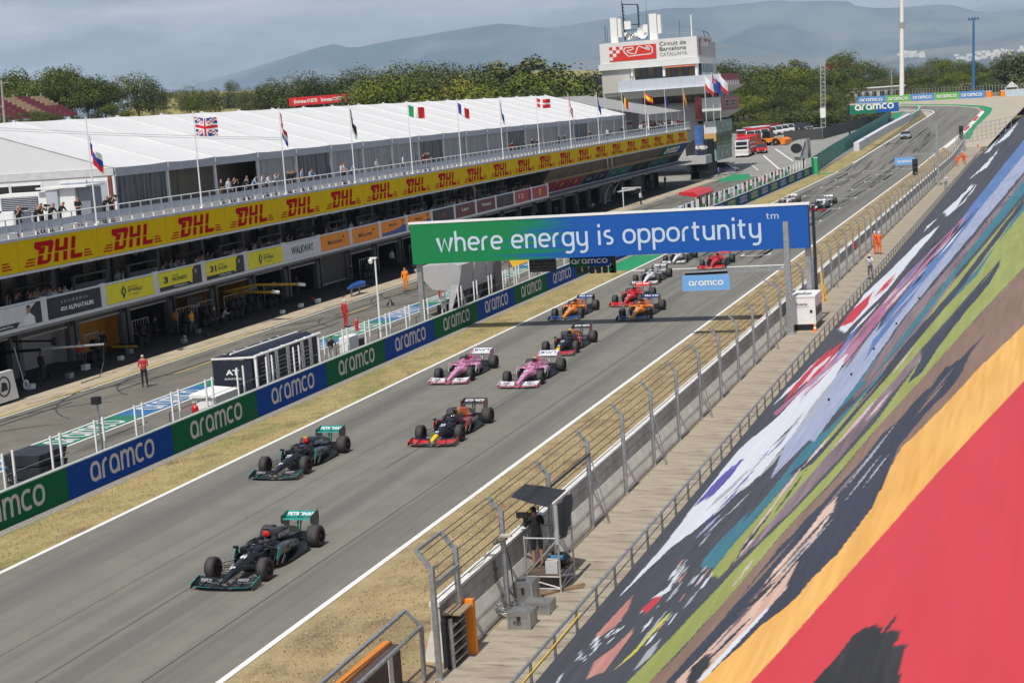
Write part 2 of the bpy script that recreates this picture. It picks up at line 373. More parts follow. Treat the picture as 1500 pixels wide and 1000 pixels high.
def mark(x0, y0, x1, y1, w, z=.013):
    for a, b in zip([y0]+([KINK] if y0 < KINK < y1 else []), ([KINK] if y0 < KINK < y1 else [])+[y1]):
        f = lambda y: x0+(x1-x0)*(y-y0)/(y1-y0)
        zz = z+(.004 if a >= KINK else 0)
        mb.face([(f(a), a, ramp(a)+zz), (f(a)+w, a, ramp(a)+zz), (f(b)+w*.8, b, ramp(b)+zz), (f(b), b, ramp(b)+zz)])
for k in range(110):
    y = rnd.uniform(128, 350); x = rnd.choice((-29.8, -28.1, -27.6, -25, -23.3, -22.6))+rnd.uniform(-.6, .6); L = rnd.uniform(8, 34)
    mark(x, y, x+rnd.uniform(-.35, .35), y+L, rnd.uniform(.16, .38))
for (x, y, L) in ((-24.2, 133, 26), (-22.7, 133, 24), (-24.0, 142, 20), (-27.9, 136, 30), (-29.5, 137, 28), (-29.2, 150, 40), (-27.6, 160, 30), (-23.9, 160, 26), (-22.4, 165, 30)):
    mark(x, y, x+.2, y+L, .26)
for k in range(7): x = rnd.choice((-29.5, -28, -25.6, -24, -22.6))+rnd.uniform(-.5, .5); y = rnd.uniform(24, 110); mark(x, y, x+rnd.uniform(-.3, .3), y+rnd.uniform(10, 26), rnd.uniform(.03, .05))
o = mb.build('tyre_mark', m_skid); o['kind'] = 'stuff'; o['label'] = 'dark rubber streaks left along the grid of the track'; o['category'] = 'tyre marks'
mb = MB(); mark(-21.45, 24, -21.5, 150, .045); mark(-26.5, 20, -26.4, 250, .02); struct(mb.build('asphalt_seam', m_seam))

# dry tufts standing in the verges
mb = MB(); rg = random.Random(9)
for k in range(26000):
    y = 26+95*rg.random()**1.5; x = rg.uniform(-18.95, -14.95) if rg.random() < .62 else rg.uniform(-34.4, -31.8)
    h = rg.uniform(.02, .07); a = rg.uniform(0, 6.28); w = rg.uniform(.012, .035); dx, dy = math.cos(a)*w, math.sin(a)*w; lx, ly = rg.uniform(-.04, .04), rg.uniform(-.04, .04)
    mb.v += [(x-dx, y-dy, 0), (x+dx, y+dy, 0), (x+lx, y+ly, h)]; n = len(mb.v); mb.f.append((n-3, n-2, n-1)); mb.m.append(rg.randrange(3))
o = mb.build('grass_tufts', [M('straw', (.42, .33, .17), .9), M('straw_dark', (.36, .27, .14), .9), M('straw_green', (.30, .26, .11), .9)], fix=False); tag(o, 'short dry grass tufts growing in the verges beside the track', 'grass', kind='stuff')
# pit lane side
sheet('paddock', -100, -34.9, 15, 262, .0, m_pitasph)
sheet('paddock', -100, -34.9, 262, 420, .0, m_park)
mb = MB()
sheet('pit_line', -43.35, -43.2, 15, 240, .010, m_linew)
sheet('pit_line', -41.35, -41.2, 15, 240, .010, m_linew)
sheet('pit_line', -49.35, -49.23, 15, 240, .010, m_linew)
for k in range(27):
    y0 = 29.0+8.0*k; sheet('painted_strip', -43.18, -41.37, y0, y0+8.0, .008, m_strip if k % 2 == 0 else m_bluepaint)
mb = MB()
for k in range(27):
    y0 = 29.0+8.0*k
    put_text(mb, stroke_geo('aramco', .2), (-43.0, y0+6.7, .010), (0, -1, 0), (1, 0, 0), w=5.2, h=1.35, lift=0) if False else put_text(mb, stroke_geo('aramco', .2), (-41.6, y0+1.5, .0125), (0, 1, 0), (-1, 0, 0), w=5.2, h=1.4, lift=0)
struct(mb.build('painted_lettering', M('worn_white', (.55, .56, .55), .7, var=.2, scale=4), fix=False))
sheet('yellow_line', -49.62, -49.50, 15, 98, .010, m_yline)
for y in (81, 104): sheet('yellow_line', -46.6, -46.5, y, y+5, .010, m_yline)
sheet('apron', -51.7, -49.7, 15, 260, .008, m_apron)
sheet('garage_forecourt', -63.5, -51.7, 15, 260, .007, M('forecourt_painted_shade', (.055, .052, .048), .8, var=.2, scale=.5, detail=8))  # apron under the overhang: the building's shade is darkened into its colour
mb = MB()
for k in range(60):                                       # arcs of tyre rubber where cars swing into their boxes
    y = 55+3.4*k+rnd.uniform(-2, 2); s = rnd.choice((1, -1)); R = rnd.uniform(6, 11); x = rnd.uniform(-50.5, -46.5)
    a0 = rnd.uniform(.05, .3); P = []
    for i in range(9):
        a = a0+i*.13; P.append((x+R*(1-math.cos(a))*.75, y+s*R*math.sin(a)))
    for i in range(8):
        w = .11; (xa, ya), (xb, yb) = P[i], P[i+1]
        mb.face([(xa, ya, .0135), (xa+w, ya, .0135), (xb+w, yb, .0135), (xb, yb, .0135)])
    if k % 3 == 0:
        xx = rnd.uniform(-48.8, -45)
        mb.face([(xx, y, .0145), (xx+.16, y, .0145), (xx+.5, y+16, .0145), (xx+.34, y+16, .0145)])
o = mb.build('tyre_mark', M('pit_rubber_mark', (.055, .05, .047), .85, var=.3), fix=False); o['kind'] = 'stuff'; o['label'] = 'curved rubber arcs left on the pit lane'; o['category'] = 'tyre marks'
poly('painted_apron', [(1048, 266), (1072, 256), (1098, 254.5), (1098, 262), (1070, 266)], .012, m_grnpaint)
poly('painted_apron', [(1066, 259), (1075, 256), (1098, 254.5), (1098, 258)], .016, m_bluepaint)
poly('painted_apron', [(1056, 264), (1070, 257.8), (1078, 257.4), (1066, 265)], .02, m_linew)
for a in (((1117, 228), (1140, 248), (1143, 248), (1120, 228)), ((1134, 218), (1160, 236), (1163, 236), (1137, 218)), ((1098, 240), (1110, 250), (1112, 250), (1100, 240))):
    poly('parking_line', a, .012, m_linew)
poly('pit_entry_road', [(1305, 172), (1318, 163), (1352, 165), (1330, 180), (1262, 214), (1200, 250), (1185, 250)], .012, M('pit_road', (.2, .195, .185), .9, var=.08))
poly('painted_verge', [(1258, 200), (1300, 178), (1312, 166), (1325, 163), (1312, 178), (1262, 204)], .018, m_grnpaint)
poly('service_road', [(1180, 193), (1250, 172), (1262, 166), (1240, 163), (1225, 175), (1170, 190)], .014, M('pale_road', (.36, .33, .28), .9, var=.06))

# walkway behind the barrier: transverse concrete slabs
m_slab = M('walkway_slab', (.35, .30, .225), .92, var=.12, scale=.5, bump=.35, stretch=(1, 3, 1), detail=8)
addlayer(m_slab, (.20, .16, .115), .55, .47, .66, stretch=(.6, 1.6, 1), detail=9, fac=.85)
addlayer(m_slab, (.13, .10, .08), 1.7, .54, .68, stretch=(.5, 2.2, 1), offs=(8, 1, 0), detail=9, fac=.8)
addlayer(m_slab, (.44, .39, .31), 1.3, .55, .75, stretch=(.5, 4, 1), offs=(4, 4, 0), fac=.6)
m_dirt = M('dirt', (.24, .18, .12), .95, var=.2, scale=4, bump=.5)
wk = thing('walkway', 'x', 'x', (-13, 60, 0)); del wk['label']; del wk['category']; wk['kind'] = 'structure'
sheet('walkway_bed', -14.59, -10.5, 15, 300, .004, m_dirt)
y = 22.0; sl = []
for k in range(3):
    mb = MB(); mb.box(-13.95, -11.5, 0, 2.994, 0, .014+.0015*k); sl.append(mb.data('slab', m_slab, off=Vector((-13, 0, 0))))
while y < 298:
    if y < 215: link('slab', sl[rnd.randrange(3)], wk, (0, y-60, .004+rnd.uniform(-.001, .001)))
    else:
        pass
    y += 3.0
sheet('walkway_far', -13.95, -11.5, 217.2, 300, .02, m_slab)

# hills on the horizon
m_hill = M('mountain', (.05, .075, .08), .95, col2=(.17, .17, .15), scale=.0009, detail=9, lo=.42, hi=.60)
def ridge(name, prof, dist, seed, m=None):
    """prof = skyline heights seen at (u, v), set at distance dist; the hill rises towards it over several km"""
    r = random.Random(seed); vs = []; rows = 9; m = m or m_hill
    N = 150; us = [prof[0][0]+(prof[-1][0]-prof[0][0])*i/N for i in range(N+1)]
    def sk(u):
        for (a, va), (b, vb) in zip(prof, prof[1:]):
            if a <= u <= b: t = (u-a)/(b-a); return va+(vb-va)*t
        return prof[-1][1]
    from mathutils import noise
    for j in range(rows):
        f = j/(rows-2)
        for u in us:
            X, Z = WY(u, sk(u), dist)
            if j == rows-1: vs.append((X*1.12, dist*1.18, Z*.5)); continue
            d = dist*(.72+.28*f); k = f**1.15
            nn = noise.fractal(Vector((u*.012, j*.55, seed)), .9, 2, 5)
            z = -12+(Z+12)*k+nn*(Z*.16)*(1-abs(2*f-1)*.55)*(1 if j < rows-2 else .22)
            vs.append((X*d/dist+(nn*dist*.006), d, z if j else -15))
    n = N+1; mb = MB(); mb.mesh(vs, [(j*n+i, j*n+i+1, (j+1)*n+i+1, (j+1)*n+i) for j in range(rows-1) for i in range(N)])
    return struct(mb.build(name, m, smooth=True))
ridge('mountains', [(-900, 150), (-200, 170), (200, 160), (290, 122), (350, 106), (420, 84), (455, 72), (483, 66), (497, 63), (512, 72), (560, 62), (620, 52), (680, 42), (730, 36), (800, 42), (840, 36), (900, 26), (960, 14), (1040, 10), (1090, 6), (1140, 0), (1220, 3), (1290, 12), (1380, 8), (1450, 18), (1520, 12), (1650, 30), (1900, 20), (2400, 60)], 11500, 3)
ridge('foothills', [(-900, 165), (100, 175), (420, 135), (600, 118), (760, 100), (900, 80), (1050, 62), (1180, 84), (1260, 92), (1340, 74), (1420, 66), (1500, 52), (1600, 40), (1900, 70), (2400, 90)], 7600, 11)
ridge('field_rise', [(-100, 200), (150, 175), (235, 139), (345, 133), (480, 130), (600, 122), (740, 104), (880, 104), (960, 120), (1040, 150)], 700, 5, M('stubble_field', (.34, .28, .10), .95, col2=(.16, .17, .05), scale=.02, detail=9))
poly('dry_bank', [(1116, 187), (1128, 170), (1160, 166), (1200, 160), (1240, 164), (1250, 173), (1200, 183), (1150, 192)], .03, M('dry_bank', (.42, .32, .17), .95, var=.2, scale=.3, detail=8))
# the town on the foothill: small pale houses in the distance
mb = MB(); r2 = random.Random(5)
for k in range(150):
    u = 1400+r2.random()**.8*150; v = 84-(u-1400)*.10+r2.uniform(-5, 6); 
    if k > 105: u = 1335+r2.uniform(-18, 18); v = 79+r2.uniform(-3, 3)
    D = 5450+r2.uniform(-90, 90); X, Z = WY(u, v, D); s = r2.uniform(3, 9)
    mb.box(X-s, X+s, D, D+s*1.5, Z-6, Z+r2.uniform(0, 5))
o = mb.build('distant_town', M('town_wall', (.6, .57, .52), .8, var=.15, scale=.05)); tag(o, 'pale houses of a distant town spread over the foothill', 'town', kind='stuff')
# ================= RIGHT SIDE: barrier, debris fence, tarpaulin =================
m_wallc = M('barrier_concrete', (.66, .63, .56), .9, var=.10, scale=1.5, bump=.3)
addlayer(m_wallc, (.42, .38, .31), 1.2, .5, .75, stretch=(1, .3, 2), fac=.8)
m_wallu = M('barrier_upper', (.46, .44, .40), .9, var=.15, scale=2, bump=.4)
m_wallw = M('barrier_white_top', (.68, .66, .62), .8, var=.10, scale=3)
bar = thing('concrete_barrier', 'long concrete trackside barrier with white top beside the walkway', 'barrier', (-14.5, 60, 0))
mbs = []
def barrier_piece(L):
    a = MB(); a.prism([(-14.92, 0), (-14.09, 0), (-14.33, .78), (-14.67, .78)], 'y', .01, L-.01)
    b = MB(); b.prism([(-14.66, .78), (-14.36, .78), (-14.40, 1.38), (-14.62, 1.38)], 'y', .01, L-.01)
    b.box(-14.37, -14.35, .01, L-.01, 1.08, 1.10)
    c = MB(); c.box(-14.66, -14.36, .01, L-.01, 1.38, 1.5)
    o = Vector((-14.5, 0, 0)); return a.data('wall_block', m_wallc, off=o), b.data('guard_band', m_wallu, off=o), c.data('coping', m_wallw, off=o)
A_, B_, C_ = barrier_piece(4.37)
for k in range(-3, 57):
    y = 49.3+4.37*k+(.3 if k == -3 else 0)
    for me, nm in ((A_, 'wall_block'), (B_, 'guard_band'), (C_, 'coping')): link(nm, me, bar, (0, y-60, ramp(y) if y < 262 else ramp(y)))
fence = thing('debris_fence', 'tall steel debris fence with bent post tips along the walkway', 'fence', (-14.05, 60, 0))
tx, tz = WY(893.5, 591.5, 53.6)
def post_mesh():
    mb = MB(); w = .09
    mb.box(-.06, .06, -.06, .06, 0, 2.72); mb.box(-.09, .09, -.10, .10, 0, .03)
    mb.bar((0, 0, 2.68), (tx+14.05, 0, tz), .11, .09); mb.box(-.06, .06, -.055, .055, 2.6, 2.76)
    for z in (.6, 1.3, 2.0): mb.box(-.075, -.045, -.05, .05, z, z+.05)
    return mb.data('post', m_steel)
pm = post_mesh(); ny = []
for k in range(-4, 57):
    y = {-4: 35.3, -3: 37.0}.get(k, 49.3+4.37*k)
    ny.append(y); link('post', pm, fence, (rnd.uniform(-.015, .015), y-60, ramp(y)))
for y in (101.3, 102.4, 119.2, 141): link('post', pm, fence, (0.03, y-60, 0))
cab = M('cable_steel', (.10, .09, .08), .6, .4, var=.1)
for z, x in [(1.62, -14.1), (1.87, -14.1), (2.12, -14.1), (2.37, -14.1), (2.62, -14.1), (2.86, -14.05+(tx+14.05)*.3), (3.05, -14.05+(tx+14.05)*.6), (tz-.02, tx)]:
    mb = MB(); pts = []
    for y in ny: pts.append((x, y, z+ramp(y)))
    mb.tube(pts, .013, 5); mb.build('cable', cab, fence)
# wire mesh on the lower half: woven diamonds as thin bars, near part only
mb = MB()
s = .15; z0, z1 = .5, 2.7
y = 35.4
while y < 78:
    for d in (1, -1):
        a = (-14.12, y, z0 if d > 0 else z1); b = (-14.12, y+(z1-z0)*.9, z1 if d > 0 else z0)
        A = Vector(a); B = Vector(b); w = .0022
        mb.face([A+Vector((0, 0, -w)), B+Vector((0, 0, -w)), B+Vector((0, 0, w)), A+Vector((0, 0, w))])
    y += s
o = mb.build('wire_mesh', cab, fence, fix=False); o['kind'] = 'stuff'
# diagonal stays
for y in (57.67, 66.4, 49.3, 84.3, 110):
    mb = MB(); mb.bar((-13.98, y-.02, 2.3), (-13.6, y+.45, .02), .025); mb.bar((-13.98, y-.02, 1.5), (-13.62, y+.38, .02), .018); mb.build('stay', m_steel, fence)
mb = MB(); mb.bar((-14.0, 49.3, 2.35), (-14.0, 44.93, 2.35), .06, .06); mb.build('rail', m_dark, fence)
mb = MB(); mb.bar((-14.0, 37.0, 2.30), (-14.0, 35.3, 2.30), .06, .10); mb.build('rail', m_steel, fence)
mb = MB(); mb.bar((tx, 37.0, tz), (tx, 35.3, tz), .06, .07); mb.build('rail', m_steel, fence)

# railing along the foot of the tarpaulin
rail = thing('handrail', 'grey steel handrail between walkway and painted tarpaulin', 'handrail', (-11.6, 60, 0))
mb = MB(); mb.tube([(-11.6, 24, .72), (-11.6, 300, .72)], .04, 8); mb.build('top_rail', m_steel, rail)
mb = MB(); mb.tube([(-11.6, 24, .42), (-11.6, 300, .42)], .018, 6); mb.build('lower_rail', m_steel, rail)
mb = MB(); mb.box(-.03, .03, -.03, .03, 0, .72); mb.box(-.03, .10, -.02, .02, .2, .24); pmesh = mb.data('post', m_steel)
for k in range(140): link('post', pmesh, rail, (0, 25+1.95*k-60, 0))
# tarpaulin over the grandstand seats
TS, TZ0, TX0 = .51, .42, -11.35
def tz_(x): return TZ0+TS*(x-TX0)
TN = Vector((-TS, 0, 1)).normalized()
def T(u, v):
    D = ray(u, v); # HCAM + Dz t = TZ0 + TS (Dx t - TX0)
    t = (TZ0-TS*TX0-HCAM)/(D.z-TS*D.x); return D*t+Vector((0, 0, HCAM))
tarp = thing('painted_tarpaulin', 'huge painted tarpaulin with bold brush strokes covering the empty grandstand', 'tarpaulin', (-6, 60, tz_(-6)))
mb = MB(); mb.prism([(-11.33, 0), (2.6, 0), (2.6, tz_(2.6)-.1), (-11.33, tz_(-11.33)-.1)], 'y', 16.2, 420); mb.build('seating_bank', m_concrete, tarp)
PN = {}
def paint(n, c, c2=None, st=None, sc=None): return (c, c2 or tuple(x*.86 for x in c))
STR = []
def stroke(name, col, px, rough=.0, seed=1): STR.append(([T(*p) for p in px], col, rough))
P_red = paint('red', (.62, .045, .06), (.56, .035, .045), st=(.5, .3, .5), sc=.8); P_org = paint('orange', (.72, .36, .07), (.78, .45, .13)); P_brn = paint('brown', (.20, .12, .085), (.25, .16, .12))
P_olv = paint('olive', (.26, .29, .07), (.31, .34, .10)); P_teal = paint('teal', (.035, .15, .20), (.05, .18, .23)); P_navy = paint('navy', (.028, .032, .05), (.05, .05, .075), sc=3)
P_skin = paint('flesh', (.55, .33, .24), (.68, .52, .44)); P_wht = paint('white', (.66, .68, .72), (.58, .61, .68)); P_prp = paint('plum', (.13, .08, .10), (.27, .20, .21), sc=2.4)
P_mag = paint('magenta', (.34, .08, .19), (.45, .24, .33)); P_prk = paint('scarlet', (.55, .04, .06)); P_ind = paint('indigo', (.08, .07, .30), (.12, .10, .36)); P_blu = paint('blue', (.06, .15, .36), (.12, .20, .42)); P_lil = paint('lilac', (.28, .32, .45), (.36, .40, .53))
P_blk = paint('black', (.02, .02, .022), (.045, .04, .04), sc=3); P_yel = paint('lemon', (.55, .55, .06)); P_sal = paint('salmon', (.42, .15, .13), (.50, .26, .21)); P_pnk = paint('rose', (.55, .35, .38), (.6, .5, .52)); P_gry = paint('grey', (.38, .39, .42))
# band by band from the crest down to the rail
stroke('paint_band', P_brn, [(946, 1004), (1000, 950), (1058, 886), (1140, 787), (1212, 715), (1290, 620), (1400, 500), (1510, 380), (1510, 500), (1450, 545), (1376, 600), (1300, 690), (1200, 745), (1140, 803), (1060, 905), (972, 1004)], .02)
stroke('paint_band', P_navy, [(972, 1004), (1060, 905), (1140, 803), (1208, 735), (1290, 640), (1385, 540), (1412, 520), (1422, 515), (1405, 548), (1385, 575), (1340, 622), (1316, 655), (1300, 700), (1260, 780), (1140, 905), (1040, 1004)], .035)
stroke('paint_band', P_org, [(1020, 1004), (1080, 950), (1116, 914), (1140, 898), (1170, 871), (1194, 841), (1224, 814), (1254, 775), (1278, 742), (1292, 712), (1302, 690), (1322, 652), (1345, 632), (1376, 600), (1440, 532), (1510, 466), (1510, 552), (1368, 700), (1140, 958), (1094, 1004)], .015)
stroke('paint_band', P_red, [(1094, 1004), (1140, 956), (1368, 698), (1440, 622), (1510, 548), (1640, 548), (1640, 1100), (1094, 1100)], .0)
stroke('brush_mark', P_blk, [(1183, 1010), (1224, 964), (1250, 930), (1268, 918), (1281, 914), (1292, 919), (1288, 932), (1300, 915), (1312, 903), (1314, 906), (1300, 924), (1318, 926), (1317, 933), (1308, 948), (1329, 945), (1322, 962), (1318, 988), (1316, 1010)], .012)
stroke('paint_band', P_skin, [(985, 1004), (1015, 972), (1044, 942), (1092, 894), (1135, 834), (1165, 800), (1205, 750), (1228, 724), (1222, 745), (1195, 785), (1165, 830), (1148, 866), (1128, 887), (1075, 945), (1044, 975), (1022, 1004)], .02)
stroke('brush_mark', P_blk, [(1004, 1004), (1012, 978), (1035, 955), (1046, 953), (1040, 972), (1018, 1004)], .02)
stroke('brush_mark', P_wht, [(1020, 998), (1060, 955), (1124, 888), (1126, 892), (1064, 960), (1026, 1000)], .01)
stroke('paint_band', P_olv, [(914, 1004), (958, 959), (1025, 890), (1080, 830), (1140, 770), (1209, 700), (1285, 615), (1348, 527), (1430, 425), (1510, 325), (1510, 380), (1440, 455), (1400, 500), (1290, 620), (1212, 712), (1140, 787), (1058, 886), (946, 1004)], .01)
stroke('brush_mark', P_navy, [(1330, 560), (1360, 508), (1410, 448), (1450, 402), (1464, 378), (1463, 392), (1450, 415), (1400, 475), (1350, 545)], .02)
stroke('paint_band', P_prp, [(1068, 820), (1110, 775), (1170, 700), (1230, 640), (1300, 560), (1350, 510), (1352, 522), (1300, 585), (1230, 672), (1180, 725), (1105, 800), (1050, 845)], .025)
stroke('paint_band', P_olv, [(1040, 840), (1078, 792), (1160, 700), (1250, 595), (1345, 478), (1420, 385), (1510, 278), (1510, 330), (1430, 420), (1342, 520), (1262, 610), (1172, 712), (1095, 802), (1052, 848)], .012)
stroke('paint_band', P_teal, [(1026, 828), (1042, 806), (1090, 762), (1126, 722), (1180, 655), (1219, 622), (1252, 589), (1300, 535), (1345, 490), (1390, 436), (1426, 400), (1510, 296), (1510, 282), (1430, 404), (1375, 460), (1306, 535), (1249, 596), (1160, 698), (1078, 792), (1046, 832)], .01)
stroke('paint_band', P_teal, [(1150, 648), (1183, 625), (1216, 592), (1246, 559), (1279, 529), (1312, 493), (1342, 460), (1375, 427), (1393, 400), (1510, 250), (1510, 272), (1402, 400), (1360, 457), (1330, 493), (1288, 541), (1252, 577), (1219, 610), (1190, 628)], .01)
stroke('paint_band', P_prp, [(1250, 578), (1290, 540), (1330, 495), (1400, 404), (1400, 408), (1332, 502), (1290, 548), (1250, 586)], .006)
stroke('brush_mark', P_navy, [(1150, 700), (1205, 655), (1262, 588), (1320, 510), (1400, 420), (1500, 290), (1500, 300), (1400, 432), (1325, 522), (1262, 596), (1190, 680)], .015)
stroke('paint_band', P_lil, [(1170, 640), (1200, 600), (1235, 548), (1300, 470), (1400, 345), (1510, 215), (1510, 240), (1400, 372), (1320, 470), (1260, 555), (1190, 650)], .02)
stroke('paint_band', P_prp, [(1260, 560), (1330, 460), (1400, 380), (1505, 250), (1505, 256), (1410, 380), (1345, 462), (1275, 556)], .015)
stroke('paint_band', P_blu, [(1238, 560), (1300, 462), (1370, 372), (1420, 305), (1510, 192), (1510, 214), (1440, 300), (1385, 372), (1310, 470), (1250, 548)], .012)
stroke('paint_band', P_mag, [(1215, 545), (1262, 480), (1330, 400), (1390, 340), (1420, 310), (1400, 340), (1340, 410), (1300, 455), (1240, 530)], .02)
stroke('paint_band', P_wht, [(905, 875), (973, 798), (1018, 737), (1084, 656), (1144, 606), (1185, 560), (1214, 530), (1240, 500), (1246, 512), (1228, 545), (1195, 595), (1150, 650), (1120, 690), (1075, 728), (1020, 775), (985, 800), (950, 832)], .02)
stroke('paint_band', P_lil, [(1150, 650), (1195, 595), (1228, 545), (1262, 508), (1290, 470), (1270, 520), (1225, 590), (1180, 650), (1130, 700)], .02)
stroke('paint_band', P_mag, [(1133, 604), (1170, 572), (1200, 545), (1240, 505), (1280, 460), (1325, 405), (1305, 440), (1262, 500), (1215, 540), (1165, 582), (1140, 606)], .012)
stroke('paint_band', P_wht, [(1265, 432), (1300, 400), (1350, 350), (1376, 330), (1365, 345), (1345, 368), (1300, 425), (1262, 462), (1240, 486), (1228, 482)], .02)
stroke('paint_band', P_prk, [(1150, 588), (1165, 560), (1200, 528), (1236, 498), (1222, 520), (1195, 548), (1165, 572)], .015)
stroke('paint_band', P_wht, [(1178, 560), (1192, 540), (1205, 530), (1218, 520), (1200, 545), (1186, 556)], .015)
stroke('paint_band', P_prk, [(1228, 480), (1250, 452), (1278, 428), (1272, 445), (1250, 470)], .02)
for k in range(13):
    u = 1016+k*2.1; v = 742-k*1.2; L = rnd.uniform(34, 62); stroke('brush_mark', P_ind, [(u, v), (u+L*.5, v-L*.60), (u+L*.9, v-L*1.02), (u+L*.93, v-L*1.0), (u+L*.55, v-L*.56)], .0)
for k in range(14):
    u = 1010+k*9; v = 790-k*10+rnd.uniform(-4, 6); L = rnd.uniform(14, 44)
    stroke('brush_mark', rnd.choice((P_gry, P_navy, P_ind)), [(u, v), (u+L*.6, v-L*.62), (u+L, v-L*1.02), (u+L*.7, v-L*.62)], .0)
for k in range(30):
    u = rnd.uniform(925, 1030); v = 1000-(u-850)*1.0+rnd.uniform(-30, 44); L = rnd.uniform(8, 26)
    if v > 985: continue
    stroke('brush_mark', rnd.choice((P_wht, P_gry, P_gry, P_sal)), [(u, v), (u+L*.35, v-L*.55), (u+L, v-L*1.25), (u+L*.62, v-L*.6), (u+L*.2, v-L*.12)], .006)
for k in range(34):                                        # scribbled white strokes round the red and pink shapes
    u = rnd.uniform(838, 905); v = 975-(u-838)*.86+rnd.uniform(-16, 12); L = rnd.uniform(6, 16); stroke('brush_mark', P_wht, [(u, v), (u+L*.5, v-L*.38), (u+L, v-L*.95), (u+L*.5, v-L*.52)], .0)
for (px, c) in (([(858, 994), (870, 968), (900, 946), (925, 922), (927, 926), (905, 954), (885, 982)], P_sal), ([(872, 930), (895, 905), (915, 884), (927, 872), (920, 893), (900, 917), (880, 930)], P_sal),
    ([(895, 984), (925, 955), (965, 912), (985, 893), (975, 907), (930, 955)], P_yel),
    ([(937, 894), (960, 875), (973, 866), (963, 882), (945, 898)], P_prk), ([(950, 880), (975, 862), (990, 845), (980, 866)], P_wht), ([(930, 980), (945, 955), (968, 935), (955, 960)], P_gry), ([(812, 1002), (820, 990), (824, 985), (818, 998)], P_wht)):
    stroke('brush_mark', c, px, .012)
stroke('brush_mark', P_teal, [(1028, 822), (1060, 785), (1100, 745), (1070, 790), (1036, 830)], .01)
for px in ([(1380, 313), (1398, 296), (1424, 270), (1430, 273), (1412, 296), (1384, 318)], [(1420, 262), (1440, 244), (1464, 218), (1446, 245)], [(1455, 215), (1475, 195), (1492, 178), (1478, 200)], [(1353, 336), (1364, 326), (1370, 322), (1358, 336)], [(1442, 225), (1462, 204), (1450, 222)]):
    stroke('brush_mark', P_wht, px, .05)
BR = [([(1000, 985), (1140, 830), (1290, 655), (1420, 505)], (P_prp, P_navy, P_brn)), ([(1010, 985), (1110, 885), (1220, 760), (1330, 620)], (P_blk, P_navy, P_gry)), ([(1060, 860), (1170, 712), (1262, 605), (1342, 505)], (P_prp, P_blk, P_pnk)), ([(1180, 600), (1240, 520), (1330, 420), (1480, 240)], (P_lil, P_blu, P_wht, P_prp)), ([(970, 830), (1060, 740), (1150, 640), (1230, 540)], (P_gry, P_lil, P_navy)), ([(1130, 610), (1200, 540), (1280, 455), (1330, 400)], (P_mag, P_pnk, P_wht, P_prk)), ([(1300, 440), (1380, 350), (1440, 270), (1490, 205)], (P_navy, P_blk, P_navy))]
for path, cs in BR:                                        # long bristle marks along each band
    for k in range(15):
        t = rnd.uniform(0, 2.6); i = int(t); f = t-i; a = path[i]; b = path[i+1]; u = a[0]+(b[0]-a[0])*f; v = a[1]+(b[1]-a[1])*f; d = rnd.uniform(-11, 11); L = rnd.uniform(.25, .8); dx, dy = (b[0]-a[0])*L, (b[1]-a[1])*L; w = rnd.uniform(.8, 1.7)
        stroke('brush_mark', rnd.choice(cs), [(u+d, v+d*.8), (u+d+dx*.5-w, v+d*.8+dy*.5-w), (u+d+dx, v+d*.8+dy), (u+d+dx*.5+w, v+d*.8+dy*.5+w)], .0)
# print the design on the cloth: each vertex takes the colour of the topmost stroke over it
import numpy as np
gx = np.concatenate([np.arange(-11.35, -.2, .048), np.arange(-.2, 2.7, .5)]); gy = np.concatenate([np.arange(16, 19, 1.0), np.arange(19, 62, .085), np.arange(62, 130, .22), np.arange(130, 421, .75)])
X, Y = np.meshgrid(gx, gy); rs = np.random.RandomState(4)
def vnoise(x, y, seed):
    R_ = np.random.RandomState(seed).rand(256, 256); x = x-x.min(); y = y-y.min(); xi = np.floor(x).astype(int); yi = np.floor(y).astype(int); fx = x-xi; fy = y-yi; fx = fx*fx*(3-2*fx); fy = fy*fy*(3-2*fy)
    g = lambda a, b: R_[a % 256, b % 256]
    return (g(xi, yi)*(1-fx)+g(xi+1, yi)*fx)*(1-fy)+(g(xi, yi+1)*(1-fx)+g(xi+1, yi+1)*fx)*fy
br = vnoise(X*9, Y*.35, 1)*.6+vnoise(X*22, Y*.8, 2)*.4; lo_ = vnoise(X*1.3, Y*.2, 3); fld = vnoise(X*.8+Y*.25, Y*.5, 8)
base = np.array((.055, .057, .070)); COL = base*(.75+.5*br[..., None]); 
wy = (vnoise(X*7, Y*.15, 5)-.5)*2; wx = (vnoise(X*.6, Y*.35, 6)-.5)*2; fine = (vnoise(X*16, Y*1.2, 7)-.5)*2
for W, (c1, c2), rg in STR:
    px = np.array([p.x for p in W]); py = np.array([p.y for p in W]); m_ = rg*14+.3
    a0, a1 = np.searchsorted(gy, py.min()-m_*3), np.searchsorted(gy, py.max()+m_*3); b0, b1 = np.searchsorted(gx, px.min()-.3), np.searchsorted(gx, px.max()+.3)
    if a1 <= a0 or b1 <= b0: continue
    sl = (slice(a0, a1), slice(b0, b1)); sc_ = np.minimum(1, 1.6)
    kd = np.clip((Y[sl]-14)/60, .2, 1.6); qx = X[sl]+rg*kd*(2*wx[sl]+1.2*fine[sl]); qy = Y[sl]+rg*kd*(26*wy[sl]+12*fine[sl]); ins = np.zeros(qx.shape, bool); n = len(px); j = n-1
    for i in range(n):
        if py[i] != py[j]: ins ^= ((py[i] > qy) != (py[j] > qy)) & (qx < (px[j]-px[i])*(qy-py[i])/(py[j]-py[i])+px[i])
        j = i
    t = np.clip(br[sl]*.7+lo_[sl]*.6-.15, 0, 1)[..., None]; c = np.array(c1)*(1-t)+np.array(c2)*t
    COL[sl] = np.where(ins[..., None], c*(.90+.20*br[sl][..., None]), COL[sl])
